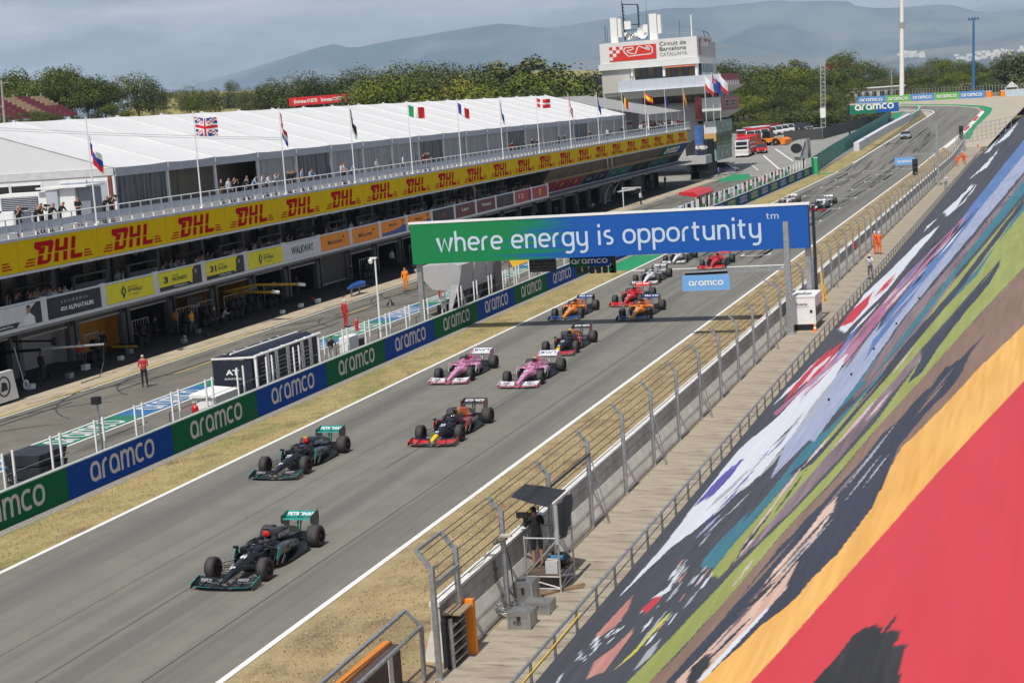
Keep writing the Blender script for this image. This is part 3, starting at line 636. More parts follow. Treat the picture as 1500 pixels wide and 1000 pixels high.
Z = TZ0+TS*(X-TX0)+.018*(fld-.5)+.03*(vnoise(X*.5, Y*.12, 9)-.5)
nr, nc = X.shape; co = np.stack([X+6, Y-60, Z-tz_(-6)], -1).reshape(-1, 3).astype(np.float32)
idx = np.arange(nr*nc).reshape(nr, nc); qd = np.stack([idx[:-1, :-1], idx[:-1, 1:], idx[1:, 1:], idx[1:, :-1]], -1).reshape(-1, 4)
me = bpy.data.meshes.new('cloth'); me.vertices.add(len(co)); me.vertices.foreach_set('co', co.ravel()); me.loops.add(qd.size); me.loops.foreach_set('vertex_index', qd.ravel().astype(np.int32)); me.polygons.add(len(qd)); me.polygons.foreach_set('loop_start', np.arange(0, qd.size, 4, dtype=np.int32)); me.polygons.foreach_set('loop_total', np.full(len(qd), 4, dtype=np.int32)); me.update(calc_edges=True)
at = me.color_attributes.new('print', 'FLOAT_COLOR', 'POINT'); at.data.foreach_set('color', np.concatenate([COL.reshape(-1, 3), np.ones((nr*nc, 1))], 1).astype(np.float32).ravel())
me.polygons.foreach_set('use_smooth', [True]*len(qd)); mt = M('printed_cloth', (.5, .5, .5), .62, var=0, bump=.12, bscale=1.3, stretch=(1, .3, 1)); vc = mt.node_tree.nodes.new('ShaderNodeVertexColor'); vc.layer_name = 'print'; mt.node_tree.links.new(vc.outputs[0], mt.node_tree.nodes['Principled BSDF'].inputs['Base Color'])
me.materials.append(mt); o = link('cloth', me, tarp)
for k in range(9):
    t = k/8; p = T(1218+(1480-1218)*t**1.0, 592-(592-292)*t); mb = MB(); q = p+TN*.18; s_ = .035
    mb.box(q.x-s_, q.x+s_, q.y-s_, q.y+s_, q.z-.03, q.z+.05); mb.build('fixing', m_black, tarp)
mb = MB(); mb.tube([(-11.45, 28.5, .60), (-11.45, 36, .62), (-11.42, 38.4, .70)], .018, 6); mb.build('edge_roll', m_yellow, tarp)
# ================= PEOPLE =================
def person_mesh(name, J, helmet=False, shorts=False, sleeves=True, sub=1):
    """J: joints by name; the body grows as one skin along them (front = -Y)"""
    order = ['pelvis', 'waist', 'chest', 'neck', 'head', 'crown', 'shl', 'ell', 'wrl', 'hal', 'shr', 'elr', 'wrr', 'har', 'hil', 'knl', 'anl', 'tol', 'hir', 'knr', 'anr', 'tor']
    rad = dict(pelvis=(.15, .11), waist=(.135, .10), chest=(.165, .115), neck=(.058, .058), head=(.095, .108), crown=(.062, .07), shl=(.068, .065), shr=(.068, .065), ell=(.046, .046), elr=(.046, .046),
               wrl=(.031, .031), wrr=(.031, .031), hal=(.04, .024), har=(.04, .024), hil=(.095, .095), hir=(.095, .095), knl=(.062, .066), knr=(.062, .066), anl=(.042, .044), anr=(.042, .044), tol=(.045, .03), tor=(.045, .03))
    if helmet: rad['head'] = (.135, .15); rad['crown'] = (.10, .11); rad['neck'] = (.07, .07)
    E = [('pelvis', 'waist', 0), ('waist', 'chest', 0), ('chest', 'neck', 0), ('neck', 'head', 2), ('head', 'crown', 3), ('chest', 'shl', 0), ('shl', 'ell', 0), ('ell', 'wrl', 0 if sleeves else 2), ('wrl', 'hal', 2),
         ('chest', 'shr', 0), ('shr', 'elr', 0), ('elr', 'wrr', 0 if sleeves else 2), ('wrr', 'har', 2), ('pelvis', 'hil', 1), ('hil', 'knl', 1), ('knl', 'anl', 2 if shorts else 1), ('anl', 'tol', 4), ('pelvis', 'hir', 1), ('hir', 'knr', 1), ('knr', 'anr', 2 if shorts else 1), ('anr', 'tor', 4)]
    names = [n for n in order if n in J]; idx = {n: i for i, n in enumerate(names)}
    E = [e for e in E if e[0] in idx and e[1] in idx]
    me = bpy.data.meshes.new('p'); me.from_pydata([J[n] for n in names], [(idx[a], idx[b]) for a, b, _ in E], [])
    o = bpy.data.objects.new('p', me); C.objects.link(o)
    md = o.modifiers.new('s', 'SKIN'); md.use_smooth_shade = True; ms = o.modifiers.new('u', 'SUBSURF'); ms.levels = sub; ms.render_levels = sub
    for i, n in enumerate(names):
        sv = me.skin_vertices[0].data[i]; sv.radius = rad[n]; sv.use_root = (n == 'pelvis')
    bpy.context.view_layer.update(); dg = bpy.context.evaluated_depsgraph_get()
    r = bpy.data.meshes.new_from_object(o.evaluated_get(dg)); bpy.data.objects.remove(o)
    # face: a small nose and ears on the head
    r.name = 'person_body'; hd = Vector(J['head'])
    for s in range(5): r.materials.append(m_skin)
    segs = [(Vector(J[a]), Vector(J[b]), m) for a, b, m in E]
    for p in r.polygons:
        c = p.center; best = 9; bm_ = 0
        for a, b, m in segs:
            d = b-a; t = max(0, min(1, (c-a).dot(d)/max(1e-6, d.length_squared))); q = (a+d*t-c).length
            if m == 2 and a == Vector(J['neck']): q -= .03
            if q < best: best = q; bm_ = m
        if bm_ in (2, 3) and (c-hd).length < .26 and c.z > J['neck'][2]+.05:
            bm_ = 3 if (c.z > hd.z+.035 or c.y > hd.y+.03) else 2
            if helmet: bm_ = 2 if (c.y < hd.y-.075 and abs(c.z-hd.z) < .045) else 3
        p.material_index = bm_
    return r
def base_pose(**k):
    J = dict(pelvis=(0, 0, .94), waist=(0, 0, 1.10), chest=(0, 0, 1.33), neck=(0, -.01, 1.50), head=(0, -.03, 1.62), crown=(0, -.02, 1.71),
             shl=(.18, 0, 1.42), ell=(.24, .02, 1.14), wrl=(.25, -.06, .90), hal=(.25, -.09, .80), shr=(-.18, 0, 1.42), elr=(-.24, .02, 1.14), wrr=(-.25, -.06, .90), har=(-.25, -.09, .80),
             hil=(.095, 0, .90), knl=(.11, -.02, .50), anl=(.12, .02, .09), tol=(.13, -.14, .035), hir=(-.095, 0, .90), knr=(-.11, -.02, .50), anr=(-.12, .02, .09), tor=(-.13, -.14, .035))
    J.update(k); return J
POSES = dict(
    stand=base_pose(),
    camera=base_pose(ell=(.24, -.20, 1.22), wrl=(.12, -.30, 1.46), hal=(.06, -.30, 1.55), elr=(-.24, -.20, 1.22), wrr=(-.12, -.30, 1.46), har=(-.06, -.30, 1.55), head=(0, -.08, 1.61), crown=(0, -.08, 1.70)),
    lean=base_pose(waist=(0, -.04, 1.09), chest=(0, -.18, 1.27), neck=(0, -.26, 1.42), head=(0, -.33, 1.52), crown=(0, -.34, 1.61), shl=(.18, -.20, 1.35), shr=(-.18, -.20, 1.35), ell=(.25, -.32, 1.12), elr=(-.25, -.32, 1.12), wrl=(.14, -.50, 1.06), wrr=(-.14, -.50, 1.06), hal=(.05, -.56, 1.07), har=(-.05, -.56, 1.07)),
    hold=base_pose(ell=(.25, -.06, 1.14), wrl=(.12, -.26, 1.16), hal=(.03, -.30, 1.19), elr=(-.25, -.06, 1.14), wrr=(-.12, -.26, 1.12), har=(-.03, -.30, 1.13)),
    walk=base_pose(knl=(.10, -.14, .52), anl=(.11, -.20, .09), tol=(.11, -.36, .05), knr=(-.10, .04, .50), anr=(-.11, .24, .14), tor=(-.11, .12, .035), ell=(.24, .12, 1.16), wrl=(.24, .14, .93), hal=(.24, .12, .84), elr=(-.24, -.06, 1.15), wrr=(-.24, -.24, .98), har=(-.24, -.30, .92)),
    crouch=base_pose(pelvis=(0, .12, .45), waist=(0, .06, .62), chest=(0, -.08, .84), neck=(0, -.14, 1.0), head=(0, -.20, 1.11), crown=(0, -.20, 1.2), shl=(.18, -.10, .92), shr=(-.18, -.10, .92), ell=(.24, -.28, .74), elr=(-.24, -.28, .74), wrl=(.12, -.42, .80), wrr=(-.12, -.42, .80), hal=(.05, -.46, .86), har=(-.05, -.46, .86), hil=(.1, .1, .42), hir=(-.1, .1, .42), knl=(.15, -.25, .48), knr=(-.15, -.25, .40), anl=(.14, -.12, .09), anr=(-.14, .02, .09), tol=(.15, -.28, .035), tor=(-.15, -.14, .035)))
_pm = {}
def pmesh_(pose, **k):
    key = (pose, tuple(sorted(k.items())))
    if key not in _pm: _pm[key] = person_mesh(pose, POSES[pose], **k)
    return _pm[key]
def cloth(c): return M('cloth_%02x%02x%02x' % tuple(int(x*255) for x in c), c, .9, var=.15, scale=6)
HAIR = M('dark_hair', (.03, .02, .015), .8); HAIR2 = M('brown_hair', (.12, .07, .03), .8)
def person(label, x, y, z, pose='stand', top=(.02, .02, .022), bottom=(.02, .02, .025), rz=0, hair=None, group=None, s=1.0, skinm=None, sleeves=True, shorts=False, helmet=False, shoes=(.02, .02, .02), cat='person'):
    me = pmesh_(pose, sleeves=sleeves, shorts=shorts, helmet=helmet)
    o = bpy.data.objects.new('person', me); C.objects.link(o); o.location = (x, y, z); o.rotation_euler = (0, 0, rz); o.scale = (s, s, s)
    for i, m in enumerate((cloth(top), cloth(bottom), skinm or m_skin, hair or HAIR, cloth(shoes))):
        o.material_slots[i].link = 'OBJECT'; o.material_slots[i].material = m
    tag(o, label, cat, group); return o
# ================= PIT BUILDING =================
m_bgrey = M('building_grey', (.19, .19, .195), .8, var=.08, scale=.8)
m_shut = M('shutter_grey', (.15, .145, .14), .75, var=.06)
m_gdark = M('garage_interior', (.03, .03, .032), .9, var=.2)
m_gorg = M('garage_orange', (.62, .26, .02), .7, var=.08)
m_gwht = M('garage_white', (.5, .5, .5), .7, var=.05)
m_dhly = M('banner_yellow', (.80, .53, .0), .7, var=.04, spec=.1)
m_dhlr = M('banner_red', (.50, .008, .012), .8, var=.04, spec=.05)
m_wband = M('white_band', (.66, .66, .67), .6, var=.04)
m_alu = M('aluminium_panel', (.50, .52, .58), .5, .1, var=.12, scale=3)
XF = -52.0; Y0, Y1 = 52.0, 250.4
pit = thing('pit_building', 'long pit building with yellow fascia, team boards and garages along the pit lane', 'building', (XF, 150, 0))
def P(mb, name, m, smooth=False): return mb.build(name, m, pit, smooth)
mb = MB(); mb.box(-64, XF-.02, Y0, Y1, 3.30, 3.50); P(mb, 'balcony_slab', m_bgrey)
mb = MB(); mb.box(-82, XF+.0, Y0, 251.5, 8.0, 8.22); P(mb, 'terrace_slab', m_bgrey)
mb = MB(); mb.box(XF-.05, XF+.10, Y0, Y1, 6.36, 6.5); P(mb, 'fascia_sill', m_wband)
mb = MB(); mb.box(-64, -63.8, Y0, Y1, 3.5, 8.0); P(mb, 'rear_wall', m_bgrey)
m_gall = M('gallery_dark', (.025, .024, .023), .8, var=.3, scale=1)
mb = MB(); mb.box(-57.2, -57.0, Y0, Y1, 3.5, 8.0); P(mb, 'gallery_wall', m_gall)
def dhl(mb, y, z, w, h):
    """slanted three-letter logo with speed lines, reading towards +Y, on the plane just proud of the fascia"""
    X = XF+.14; k = .28*h
    def q(pts, mi=0): mb.face([(X, y+a*w+b*k, z+b*h) for a, b in pts], mi)
    g = .46
    for (lo, hi) in ((0, .40), (.46, 1)):
        up = lo > .3
        # D
        if up: q([(.14, hi), (.14, .74), (.22, .74), (.20, .46), (.10, .46), (.115, .62), (.02, .74), (.02, hi)]); q([(.14, hi), (.34, hi), (.37, .86), (.34, .46), (.27, .46), (.28, .76), (.22, .78), (.14, .78)])
        else: q([(.09, 0), (.10, .40), (.19, .40), (.185, .16), (.27, .16), (.27, .40), (.335, .40), (.33, .10), (.28, 0)])
        # H
        q([(.40, lo), (.40, hi), (.475, hi), (.475, lo)]); q([(.56, lo), (.56, hi), (.635, hi), (.635, lo)])
        if up: q([(.475, .46), (.475, .62), (.56, .62), (.56, .46)])
        # L
        if up: q([(.70, lo), (.70, hi), (.775, hi), (.775, lo)])
        else: q([(.70, 0), (.70, .40), (.775, .40), (.775, .20), (.93, .20), (.91, 0)])
    for i in range(3):
        q([(-.13+.02*i, .0+.13*i), (-.13+.02*i, .06+.13*i), (.05, .06+.13*i), (.05, .0+.13*i)])
        q([(.96, .0+.13*i), (.96, .06+.13*i), (1.13-.03*i, .06+.13*i), (1.13-.03*i, .0+.13*i)])
for k in range(-3, 22):
    y = 75.38+7.83*k; ye = min(y+7.79, Y1)
    if ye-y < 2: continue
    mb = MB(); mb.box(XF, XF+.12, y, ye, 6.52, 8.16); pn = P(mb, 'banner_panel', m_dhly)
    mb = MB(); dhl(mb, y+1.15, 6.72, 5.3, 1.22); mb.build('lettering', m_dhlr, pn, fix=False)
mb = MB(); mb.box(XF-.05, XF+.16, Y0, Y1, 8.16, 8.32); P(mb, 'gutter', m_alu)
# columns and glazing of the gallery
m_colm = M('gallery_column', (.17, .17, .17), .8, var=.06)
for k in range(-4, 28):
    y = 76.8+6*k
    if y > 172: break
    mb = MB(); mb.box(-55.2, -54.8, y-.2, y+.2, 3.5, 8.0); P(mb, 'column', m_colm)
    mb = MB(); mb.box(-53.9, -53.8, y+.6, y+4.0, 3.5, 4.95); mb.box(-53.95, -53.75, y+.5, y+.6, 3.5, 5.45); mb.box(-53.95, -53.75, y+4.0, y+4.1, 3.5, 5.45); mb.box(-53.95, -53.75, y+.6, y+4.0, 5.38, 5.45); P(mb, 'balcony_screen', m_colm if k % 3 else m_dark)
    for j in range(3):
        mb = MB(); mb.box(-57.0, -56.93, y+.5+1.75*j, y+1.95+1.75*j, 4.2, 7.2); P(mb, 'window_pane', M('warm_glass', (.14, .12, .08), .15, var=.5, scale=.8) if (k+j) % 3 else m_glass)
# team boards
T_Y = M('team_yellow', (.80, .70, .02), .7, var=.04); T_N = M('team_navy', (.012, .016, .03), .5); T_O = M('team_orange', (.88, .28, .02), .7, var=.04); T_R = M('team_red', (.42, .02, .03), .5, var=.05); T_K = M('team_black', (.02, .02, .022), .5)
T_DR = M('team_dark_red', (.12, .02, .025), .5); T_W = m_wband; T_B = M('team_blue', (.03, .08, .30), .5); T_TL = M('team_teal', (.02, .20, .17), .5); T_G = M('team_green', (.01, .13, .08), .5)
def board(k, m, items, wide=False):
    y = 77.65+6*k; w = 5.35 if not wide else 5.95
    if wide: y -= .3
    mb = MB(); mb.box(XF+.02, XF+.08, y, y+w, 3.68, 4.80); b = P(mb, 'team_board', m)
    for it in items:
        if it[0] == 't':
            _, s, mat, a, z, ww, h = it[:7]; lettering(b, s, mat, (XF+.08, y+a*w, 3.68+z*1.12), (0, 1, 0), (0, 0, 1), w=ww*w, h=h*1.12, bold=it[7] if len(it) > 7 else .02, lift=.008)
        elif it[0] == 'f':
            _, pts, mat, nm = it[:4]; mb = MB(); X = XF+.084+.004*(it[4] if len(it) > 4 else 0)
            mb.face([(X, y+a*w, 3.68+c*1.12) for a, c in pts]); mb.build(nm, mat, b)
def figure(a, top):   # half-length portrait printed on a board: shoulders, neck, head
    return [('f', [(a-.10, .0), (a-.09, .34), (a-.04, .50), (a-.018, .56), (a+.018, .56), (a+.04, .50), (a+.09, .34), (a+.10, 0)], top, 'portrait', 2),
            ('f', [(a+.033*math.cos(t*PI/5), .72+.17*math.sin(t*PI/5)) for t in range(10)], M('print_skin', (.35, .2, .13), .5, var=0), 'portrait', 3),
            ('f', [(a-.036, .74), (a-.03, .90), (a, .94), (a+.03, .90), (a+.036, .74), (a+.02, .83), (a-.02, .83)], HAIR, 'portrait', 4)]
def diamond(a): 
    return [('f', [(a-.055, .5), (a, .88), (a+.055, .5), (a, .12)], T_K, 'emblem', 1), ('f', [(a-.022, .5), (a, .66), (a+.022, .5), (a, .34)], T_Y, 'emblem', 2), ('f', [(a-.004, .68), (a-.004, .86), (a+.004, .86), (a+.004, .68)], T_Y, 'emblem', 2)]
board(-3, T_N, []); board(-2, T_W, [('t', 'PIERRE', T_K, .1, .6, .3, .15), ('t', 'GASLY', T_K, .1, .3, .4, .25)])
board(-1, T_W, [('f', [(.86, 0), (.74, .55), (.92, 1), (1, 1), (1, 0)], T_N, 'stripe'), ('f', [(0, 0), (0, .24), (.62, .24), (.56, 0)], T_N, 'stripe')]+figure(.78, m_white)+[('t', 'GASLY', T_K, .02, .42, .26, .25), ('t', '#WeRaceAsOne', m_white, .06, .06, .44, .12)])
board(0, T_N, [('t', 'S C U D E R I A', m_letter, .24, .66, .50, .12, 0), ('t', 'ALPHATAURI', m_white, .36, .26, .48, .22, .03), ('f', [(.22, .30), (.23, .46), (.30, .46), (.30, .40), (.25, .40), (.25, .34), (.30, .34), (.30, .28)], m_white, 'emblem', 1), ('f', [(.30, .28), (.32, .46), (.345, .46), (.325, .28)], m_white, 'emblem', 1)])
RD = lambda: diamond(.34)+[('t', 'RENAULT', T_K, .43, .62, .22, .10, 0), ('t', 'DP WORLD', T_K, .43, .40, .30, .18, .03), ('t', 'F1 TEAM', T_K, .45, .22, .2, .09, 0)]
board(1, T_Y, RD()); board(4, T_Y, RD())
def drv(n, a, b): return [('f', [(0, 0), (0, .22), (.70, .22), (.80, .0)], T_K, 'stripe'), ('f', [(.98, 0), (.78, .3), (.78, .8), (.84, 1), (1, 1), (1, 0)], T_K, 'stripe')]+figure(.86, T_K)+[('t', n, T_K, .10, .38, .10 if len(n) == 1 else .16, .38, .05), ('t', a, T_K, .30, .68, .16, .10, 0), ('t', b, T_K, .30, .42, .34 if len(b) > 4 else .24, .20, .03), ('t', '#WeRaceAsOne', m_white, .32, .06, .32, .11, .01)]
board(2, T_Y, drv('3', 'DANIEL', 'RICCIARDO')); board(3, T_Y, drv('31', 'ESTEBAN', 'OCON'))
board(5, T_W, [('t', 'WALKWAY', T_K, .18, .26, .64, .50, .03)], wide=True)
mc = lambda: [('t', 'McLaren', T_K, .22, .34, .5, .28, .02), ('f', [(.70, .60), (.80, .80), (.82, .60), (.76, .66)], T_K, 'emblem', 1)]
board(6, T_O, mc()); board(7, T_O, mc())
for k in (8, 9): board(k, T_O, [('f', [(0, 0), (0, .2), (.5, .26), (1, .55), (1, 0)], T_B, 'stripe'), ('t', 'McLaren', T_K, .3, .6, .3, .2)]+figure(.86, T_B))
board(10, T_K, [('t', '3', T_R, .45, .3, .12, .4)]); board(11, T_DR, [('t', 'Leo', m_white, .3, .45, .34, .3), ('t', 'Leclerc', T_R, .3, .2, .4, .15)]); board(12, T_DR, [('t', 'Vettel', m_white, .25, .45, .5, .26)]); board(13, T_K, [('t', '5', T_R, .45, .3, .12, .4)])
board(14, T_R, [('t', '1 2', m_white, .2, .35, .3, .4), ('f', [(.8, 0), (.9, 1), (1, 1), (1, 0)], T_K, 'stripe')])
shield = lambda a: [('f', [(a-.05, .8), (a+.05, .8), (a+.045, .4), (a, .14), (a-.045, .4)], T_Y, 'emblem', 1), ('f', [(a-.015, .65), (a+.02, .65), (a+.01, .3), (a-.01, .3)], T_K, 'emblem', 2)]
board(15, T_R, shield(.5))
for k in range(-4, 17):
    y = 77.65+6*k
    if k == 5 or k == 6: pass
    mb = MB(); mb.box(XF-.05, XF+.05, y-.63, y-.02, 3.50, 4.98)
    P(mb, 'board_divider', m_wband)
mb = MB(); mb.box(XF-.06, XF+.06, Y0, 173.6, 4.82, 4.93); P(mb, 'board_rail', m_wband)
mb = MB(); mb.box(XF-.06, XF+.06, Y0, 173.6, 3.48, 3.66); P(mb, 'board_rail', m_wband)
# leaning parapet beyond the open gallery
m_brown = M('printed_crowd', (.10, .075, .055), .8, var=.5, scale=1.2, detail=8); m_tan = M('printed_tan', (.38, .24, .13), .8, var=.2, scale=2)
def lean_pt(y, t): return (-54.0+2.0*t, y+1.1*t, 3.55+2.80*t)
Ya, Yb = 174.4, 250.0
def lquad(ya, yb, t0, t1, lift=0): return [tuple(Vector(lean_pt(y, t))+Vector((lift, 0, -lift*.7))) for y, t in ((ya, t0), (yb, t0), (yb, t1), (ya, t1))]
mb = MB(); mb.prism([(-56.9, 3.5), (-54.0, 3.5), (-52.02, 6.3), (-56.9, 6.3)], 'y', Ya+.6, Yb-1); P(mb, 'leaning_parapet', m_brown)
mb = MB(); r3 = random.Random(3); pts = []
for i in range(60): pts.append((Ya+1.2+(Yb-Ya-3)*i/59, .52+.05*r3.random()))
for (a, ta), (b, tb) in zip(pts, pts[1:]):
    p = [Vector(lean_pt(a, .44))-Vector((0, 1.1*.44, 0)), Vector(lean_pt(b, .44))-Vector((0, 1.1*.44, 0)), Vector(lean_pt(b, tb))-Vector((0, 1.1*tb, 0)), Vector(lean_pt(a, ta))-Vector((0, 1.1*ta, 0))]
    mb.face([q+Vector((.03, 0, -.02)) for q in p])
P(mb, 'crowd_print', m_tan)
cols = [T_R, T_R, T_R, T_K, T_K, T_TL, T_TL, T_K, T_K, T_G, T_G, T_N]
for i, m in enumerate(cols):
    y = Ya+.8+6.0*i; mb = MB(); mb.face(lquad(y, y+5.3, .03, .42, .05)); b = P(mb, 'team_board', m)
    if i in (0, 3, 4, 5, 6, 9, 10): lettering(b, ['1 2', '', '', '88', '7', 'PETRONAS', 'PETRONAS', '', '', 'F1', 'F1'][i], m_letter, Vector(lean_pt(y+1.6, .15))+Vector((.08, 0, 0)), (0, 1, 0), Vector((2.0, 1.1, 2.8)), w=2.2, h=.45)
    if i in (1, 2): 
        mb = MB(); 
        c = Vector(lean_pt(y+2.4, .22))+Vector((.09, 0, 0)); e = Vector((0, 1, 0)); u_ = Vector((2, 1.1, 2.8)).normalized()
        mb.face([c+e*a+u_*c2 for a, c2 in ((-.28, .35), (.28, .35), (.25, -.1), (0, -.4), (-.25, -.1))]); mb.build('emblem', T_Y, b)
    mb = MB(); mb.face(lquad(y-.55, y-.1, .0, .44, .06)); P(mb, 'board_divider', M('grey_divider', (.33, .34, .35), .6))
mb = MB(); mb.box(-54.1, -53.8, 172.8, Yb+1, 3.38, 3.6); P(mb, 'parapet_rail', m_wband)
mb = MB(); mb.face([Vector(lean_pt(231, .52))+Vector((.12, 0, 0)), Vector(lean_pt(246, .52))+Vector((.12, 0, 0)), Vector(lean_pt(246, 1.0))+Vector((.12, 0, 0)), Vector(lean_pt(231, 1.0))+Vector((.12, 0, 0))]); b = P(mb, 'advertising_board', m_bgreen)
mb = MB(); mb.face([Vector(lean_pt(238, .52))+Vector((.14, 0, 0)), Vector(lean_pt(246, .52))+Vector((.14, 0, 0)), Vector(lean_pt(246, 1.0))+Vector((.14, 0, 0)), Vector(lean_pt(241, 1.0))+Vector((.14, 0, 0))]); mb.build('advertising_board', m_bblue, b)
lettering(b, 'aramco', m_white, Vector(lean_pt(233, .62))+Vector((.18, 0, 0)), (0, 1, 0), Vector((2, 1.1, 2.8)), w=9, h=1.0, stroke=True, sw=.26)
for a in ((203.2, 205.4),):
    for y in a: mb = MB(); mb.bar(Vector(lean_pt(y-5, 1))+Vector((.1, 0, 0)), Vector(lean_pt(y, .45))+Vector((.1, 0, 0)), .16); P(mb, 'light_strip', m_wband)
# garages
XG = -56.5
for k in range(-5, 27):
    y = 87.0+6.0*k
    if y > 248: break
    mb = MB(); mb.box(XG-.35, XG+.0, y-.55, y+.55, 0, 3.3); P(mb, 'pier', m_bgrey)
    mb = MB(); mb.box(XG+.0, XG+.08, y-.02, y+.04, 0, 3.3); P(mb, 'drainpipe', m_dark)
    mb = MB(); mb.lathe([(XG+.0, .18), (XG+.06, .18), (XG+.07, .12), (XG+.03, 0.0)], 'x', (0, y-.28, 2.35), 12); P(mb, 'round_vent', m_dark)
    sh = {0: 2.15, 1: 2.15, 2: 2.15, 3: 2.2, 4: 2.3, 5: 2.1, 6: 0.1, 7: 2.0}.get(k, (2.15, 2.3, 2.1)[k % 3])
    if k > 18: sh = 2.3 if k % 3 else .1
    mb = MB(); mb.box(XG-.25, XG-.17, y+.55, y+5.45, sh, 3.3)
    P(mb, 'shutter', m_shut)
    mb = MB(); mb.box(XG-.17, XG-.12, y+.55, y+5.45, sh-.02, sh+.07); P(mb, 'shutter_sill', m_wband)
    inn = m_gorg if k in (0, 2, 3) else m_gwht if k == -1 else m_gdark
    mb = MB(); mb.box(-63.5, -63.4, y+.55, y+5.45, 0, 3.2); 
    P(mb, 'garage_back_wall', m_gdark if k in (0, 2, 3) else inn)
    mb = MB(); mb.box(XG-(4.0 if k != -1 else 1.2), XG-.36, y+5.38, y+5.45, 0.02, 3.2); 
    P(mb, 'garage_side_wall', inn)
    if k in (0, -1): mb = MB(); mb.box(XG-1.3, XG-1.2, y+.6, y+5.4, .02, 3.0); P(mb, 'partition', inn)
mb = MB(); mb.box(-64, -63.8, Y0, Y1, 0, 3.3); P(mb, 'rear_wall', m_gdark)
# terrace railing
rl = thing('terrace_railing', 'grey terrace railing with metal panels above the yellow fascia', 'railing', (-52.3, 150, 8.22))
mb = MB(); mb.tube([(-52.3, Y0, 9.30), (-52.3, 251.5, 9.30)], .035, 6); mb.build('top_rail', m_white, rl)
mb = MB(); mb.tube([(-52.3, Y0, 8.55), (-52.3, 251.5, 8.55)], .03, 6); mb.build('lower_rail', m_white, rl)
mbp = MB(); mbp.box(-.03, .03, -.03, .03, 0, 1.08); mbp.box(.0, .14, -.02, .02, .0, .3); pme = mbp.data('post', m_white)
mbp = MB(); mbp.box(-.02, .01, .04, 1.22, .40, .78); qme = mbp.data('panel', m_alu)
for k in range(159):
    y = 52.6+1.256*k; link('post', pme, rl, (0, y-150, 0))
    link('panel', qme, rl, (0, y-150, rnd.uniform(-.01, .01)))
# ================= MARQUEE ON THE TERRACE =================
m_tent = M('marquee_membrane', (.66, .66, .655), .55, var=.025, scale=.5)
addlayer(m_tent, (.57, .57, .565), .35, .5, .75, stretch=(.3, 1, 1), fac=.5)
m_curt = M('clear_curtain', (.20, .205, .21), .3, var=.5, scale=1.0, stretch=(1, 7, .15), detail=6, col2=(.42, .43, .44), lo=.38, hi=.66)
m_curt2 = M('dark_curtain', (.04, .045, .055), .3, var=.5, scale=1.0, stretch=(1, 7, .15), detail=6, col2=(.28, .29, .30), lo=.45, hi=.72)
m_beige = M('interior_beige', (.30, .27, .22), .8)
m_val = M('valance_grey', (.42, .44, .48), .5, var=.05)
tent = thing('marquee', 'long white pitched marquee roof over the pit building terrace', 'marquee', (-57, 150, 8.22))
EZ, RZ_, EX, RX = 11.3, 14.75, -57.0, -68.5; BP = 6.82; B0 = 94.1; NB = 20
def tp(t, y, sag=0): # t 0 = front eave, 1 = ridge, 2 = rear eave
    x = EX+(RX-EX)*t; z = EZ+(RZ_-EZ)*(t if t <= 1 else 2-t); return (x, y, z-sag)
for k in range(NB):
    a, b = B0+BP*k, B0+BP*(k+1)
    for t0 in (0, 1):
        mb = MB(); N_ = 6; vs = []; K = 5
        for i in range(N_+1):
            for j in range(K):
                s = j/(K-1); vs.append(tp(t0+i/N_, a+.03+(b-a-.06)*s, .10*math.sin(PI*s)*math.sin(PI*i/N_)+(.05*math.sin(PI*s))))
        mb.mesh(vs, [(i*K+j, i*K+j+1, (i+1)*K+j+1, (i+1)*K+j) for i in range(N_) for j in range(K-1)]); mb.build('roof_panel', m_tent, tent, smooth=True)
for k in range(NB+1):
    y = B0+BP*k
    mb = MB(); mb.tube([tp(0, y), tp(1, y)], .06, 6); mb.tube([tp(1, y), tp(2, y)], .06, 6); mb.box(RX-.12, RX+.12, y-.12, y+.12, RZ_-.02, RZ_+.12); mb.build('rafter', M('rafter_grey', (.50, .50, .50), .5), tent)
    mb = MB(); mb.box(EX-.10, EX+.06, y-.09, y+.09, 8.22, 10.85); mb.build('leg', m_white, tent)
    if k < NB:
        mb = MB(); mb.box(EX-.02, EX+.10, y+.10, y+BP-.10, 10.72, 11.26); mb.build('valance', m_val, tent)
        m = m_curt2 if k in (0,) else m_beige if k in (1, 2) else (m_curt if k % 4 else m_curt2)
        if k in (1, 2):
            mb = MB(); mb.box(EX-3.2, EX-3.1, y+.05, y+BP-.05+(11 if k == 2 else 0), 8.22, 11.2)
        else:
            mb = MB(); n = 26; vs = []
            for i in range(n+1):
                yy = y+.12+(BP-.24)*i/n; dx = .05*math.sin(i*2.4)+.03*rnd.random(); vs += [(EX-.15+dx, yy, 8.24), (EX-.12+dx*.5, yy, 10.72)]
            mb.mesh(vs, [(2*i, 2*i+2, 2*i+3, 2*i+1) for i in range(n)])
        mb.build('wall_panel', m, tent)
mb = MB(); mb.face([(EX, B0-.02, EZ-.02), (RX, B0-.02, RZ_-.02), (2*RX-EX, B0-.02, EZ-.02)]); mb.build('gable', m_tent, tent)
mb = MB(); mb.box(2*RX-EX, EX+.05, B0-.12, B0-.02, 10.82, 11.26); mb.build('gable_beam', M('gable_beam', (.55, .55, .55), .6), tent)
mb = MB(); mb.box(2*RX-EX, EX-.1, B0-.06, B0-.0, 8.22, 10.8); mb.build('end_wall', m_tent, tent)
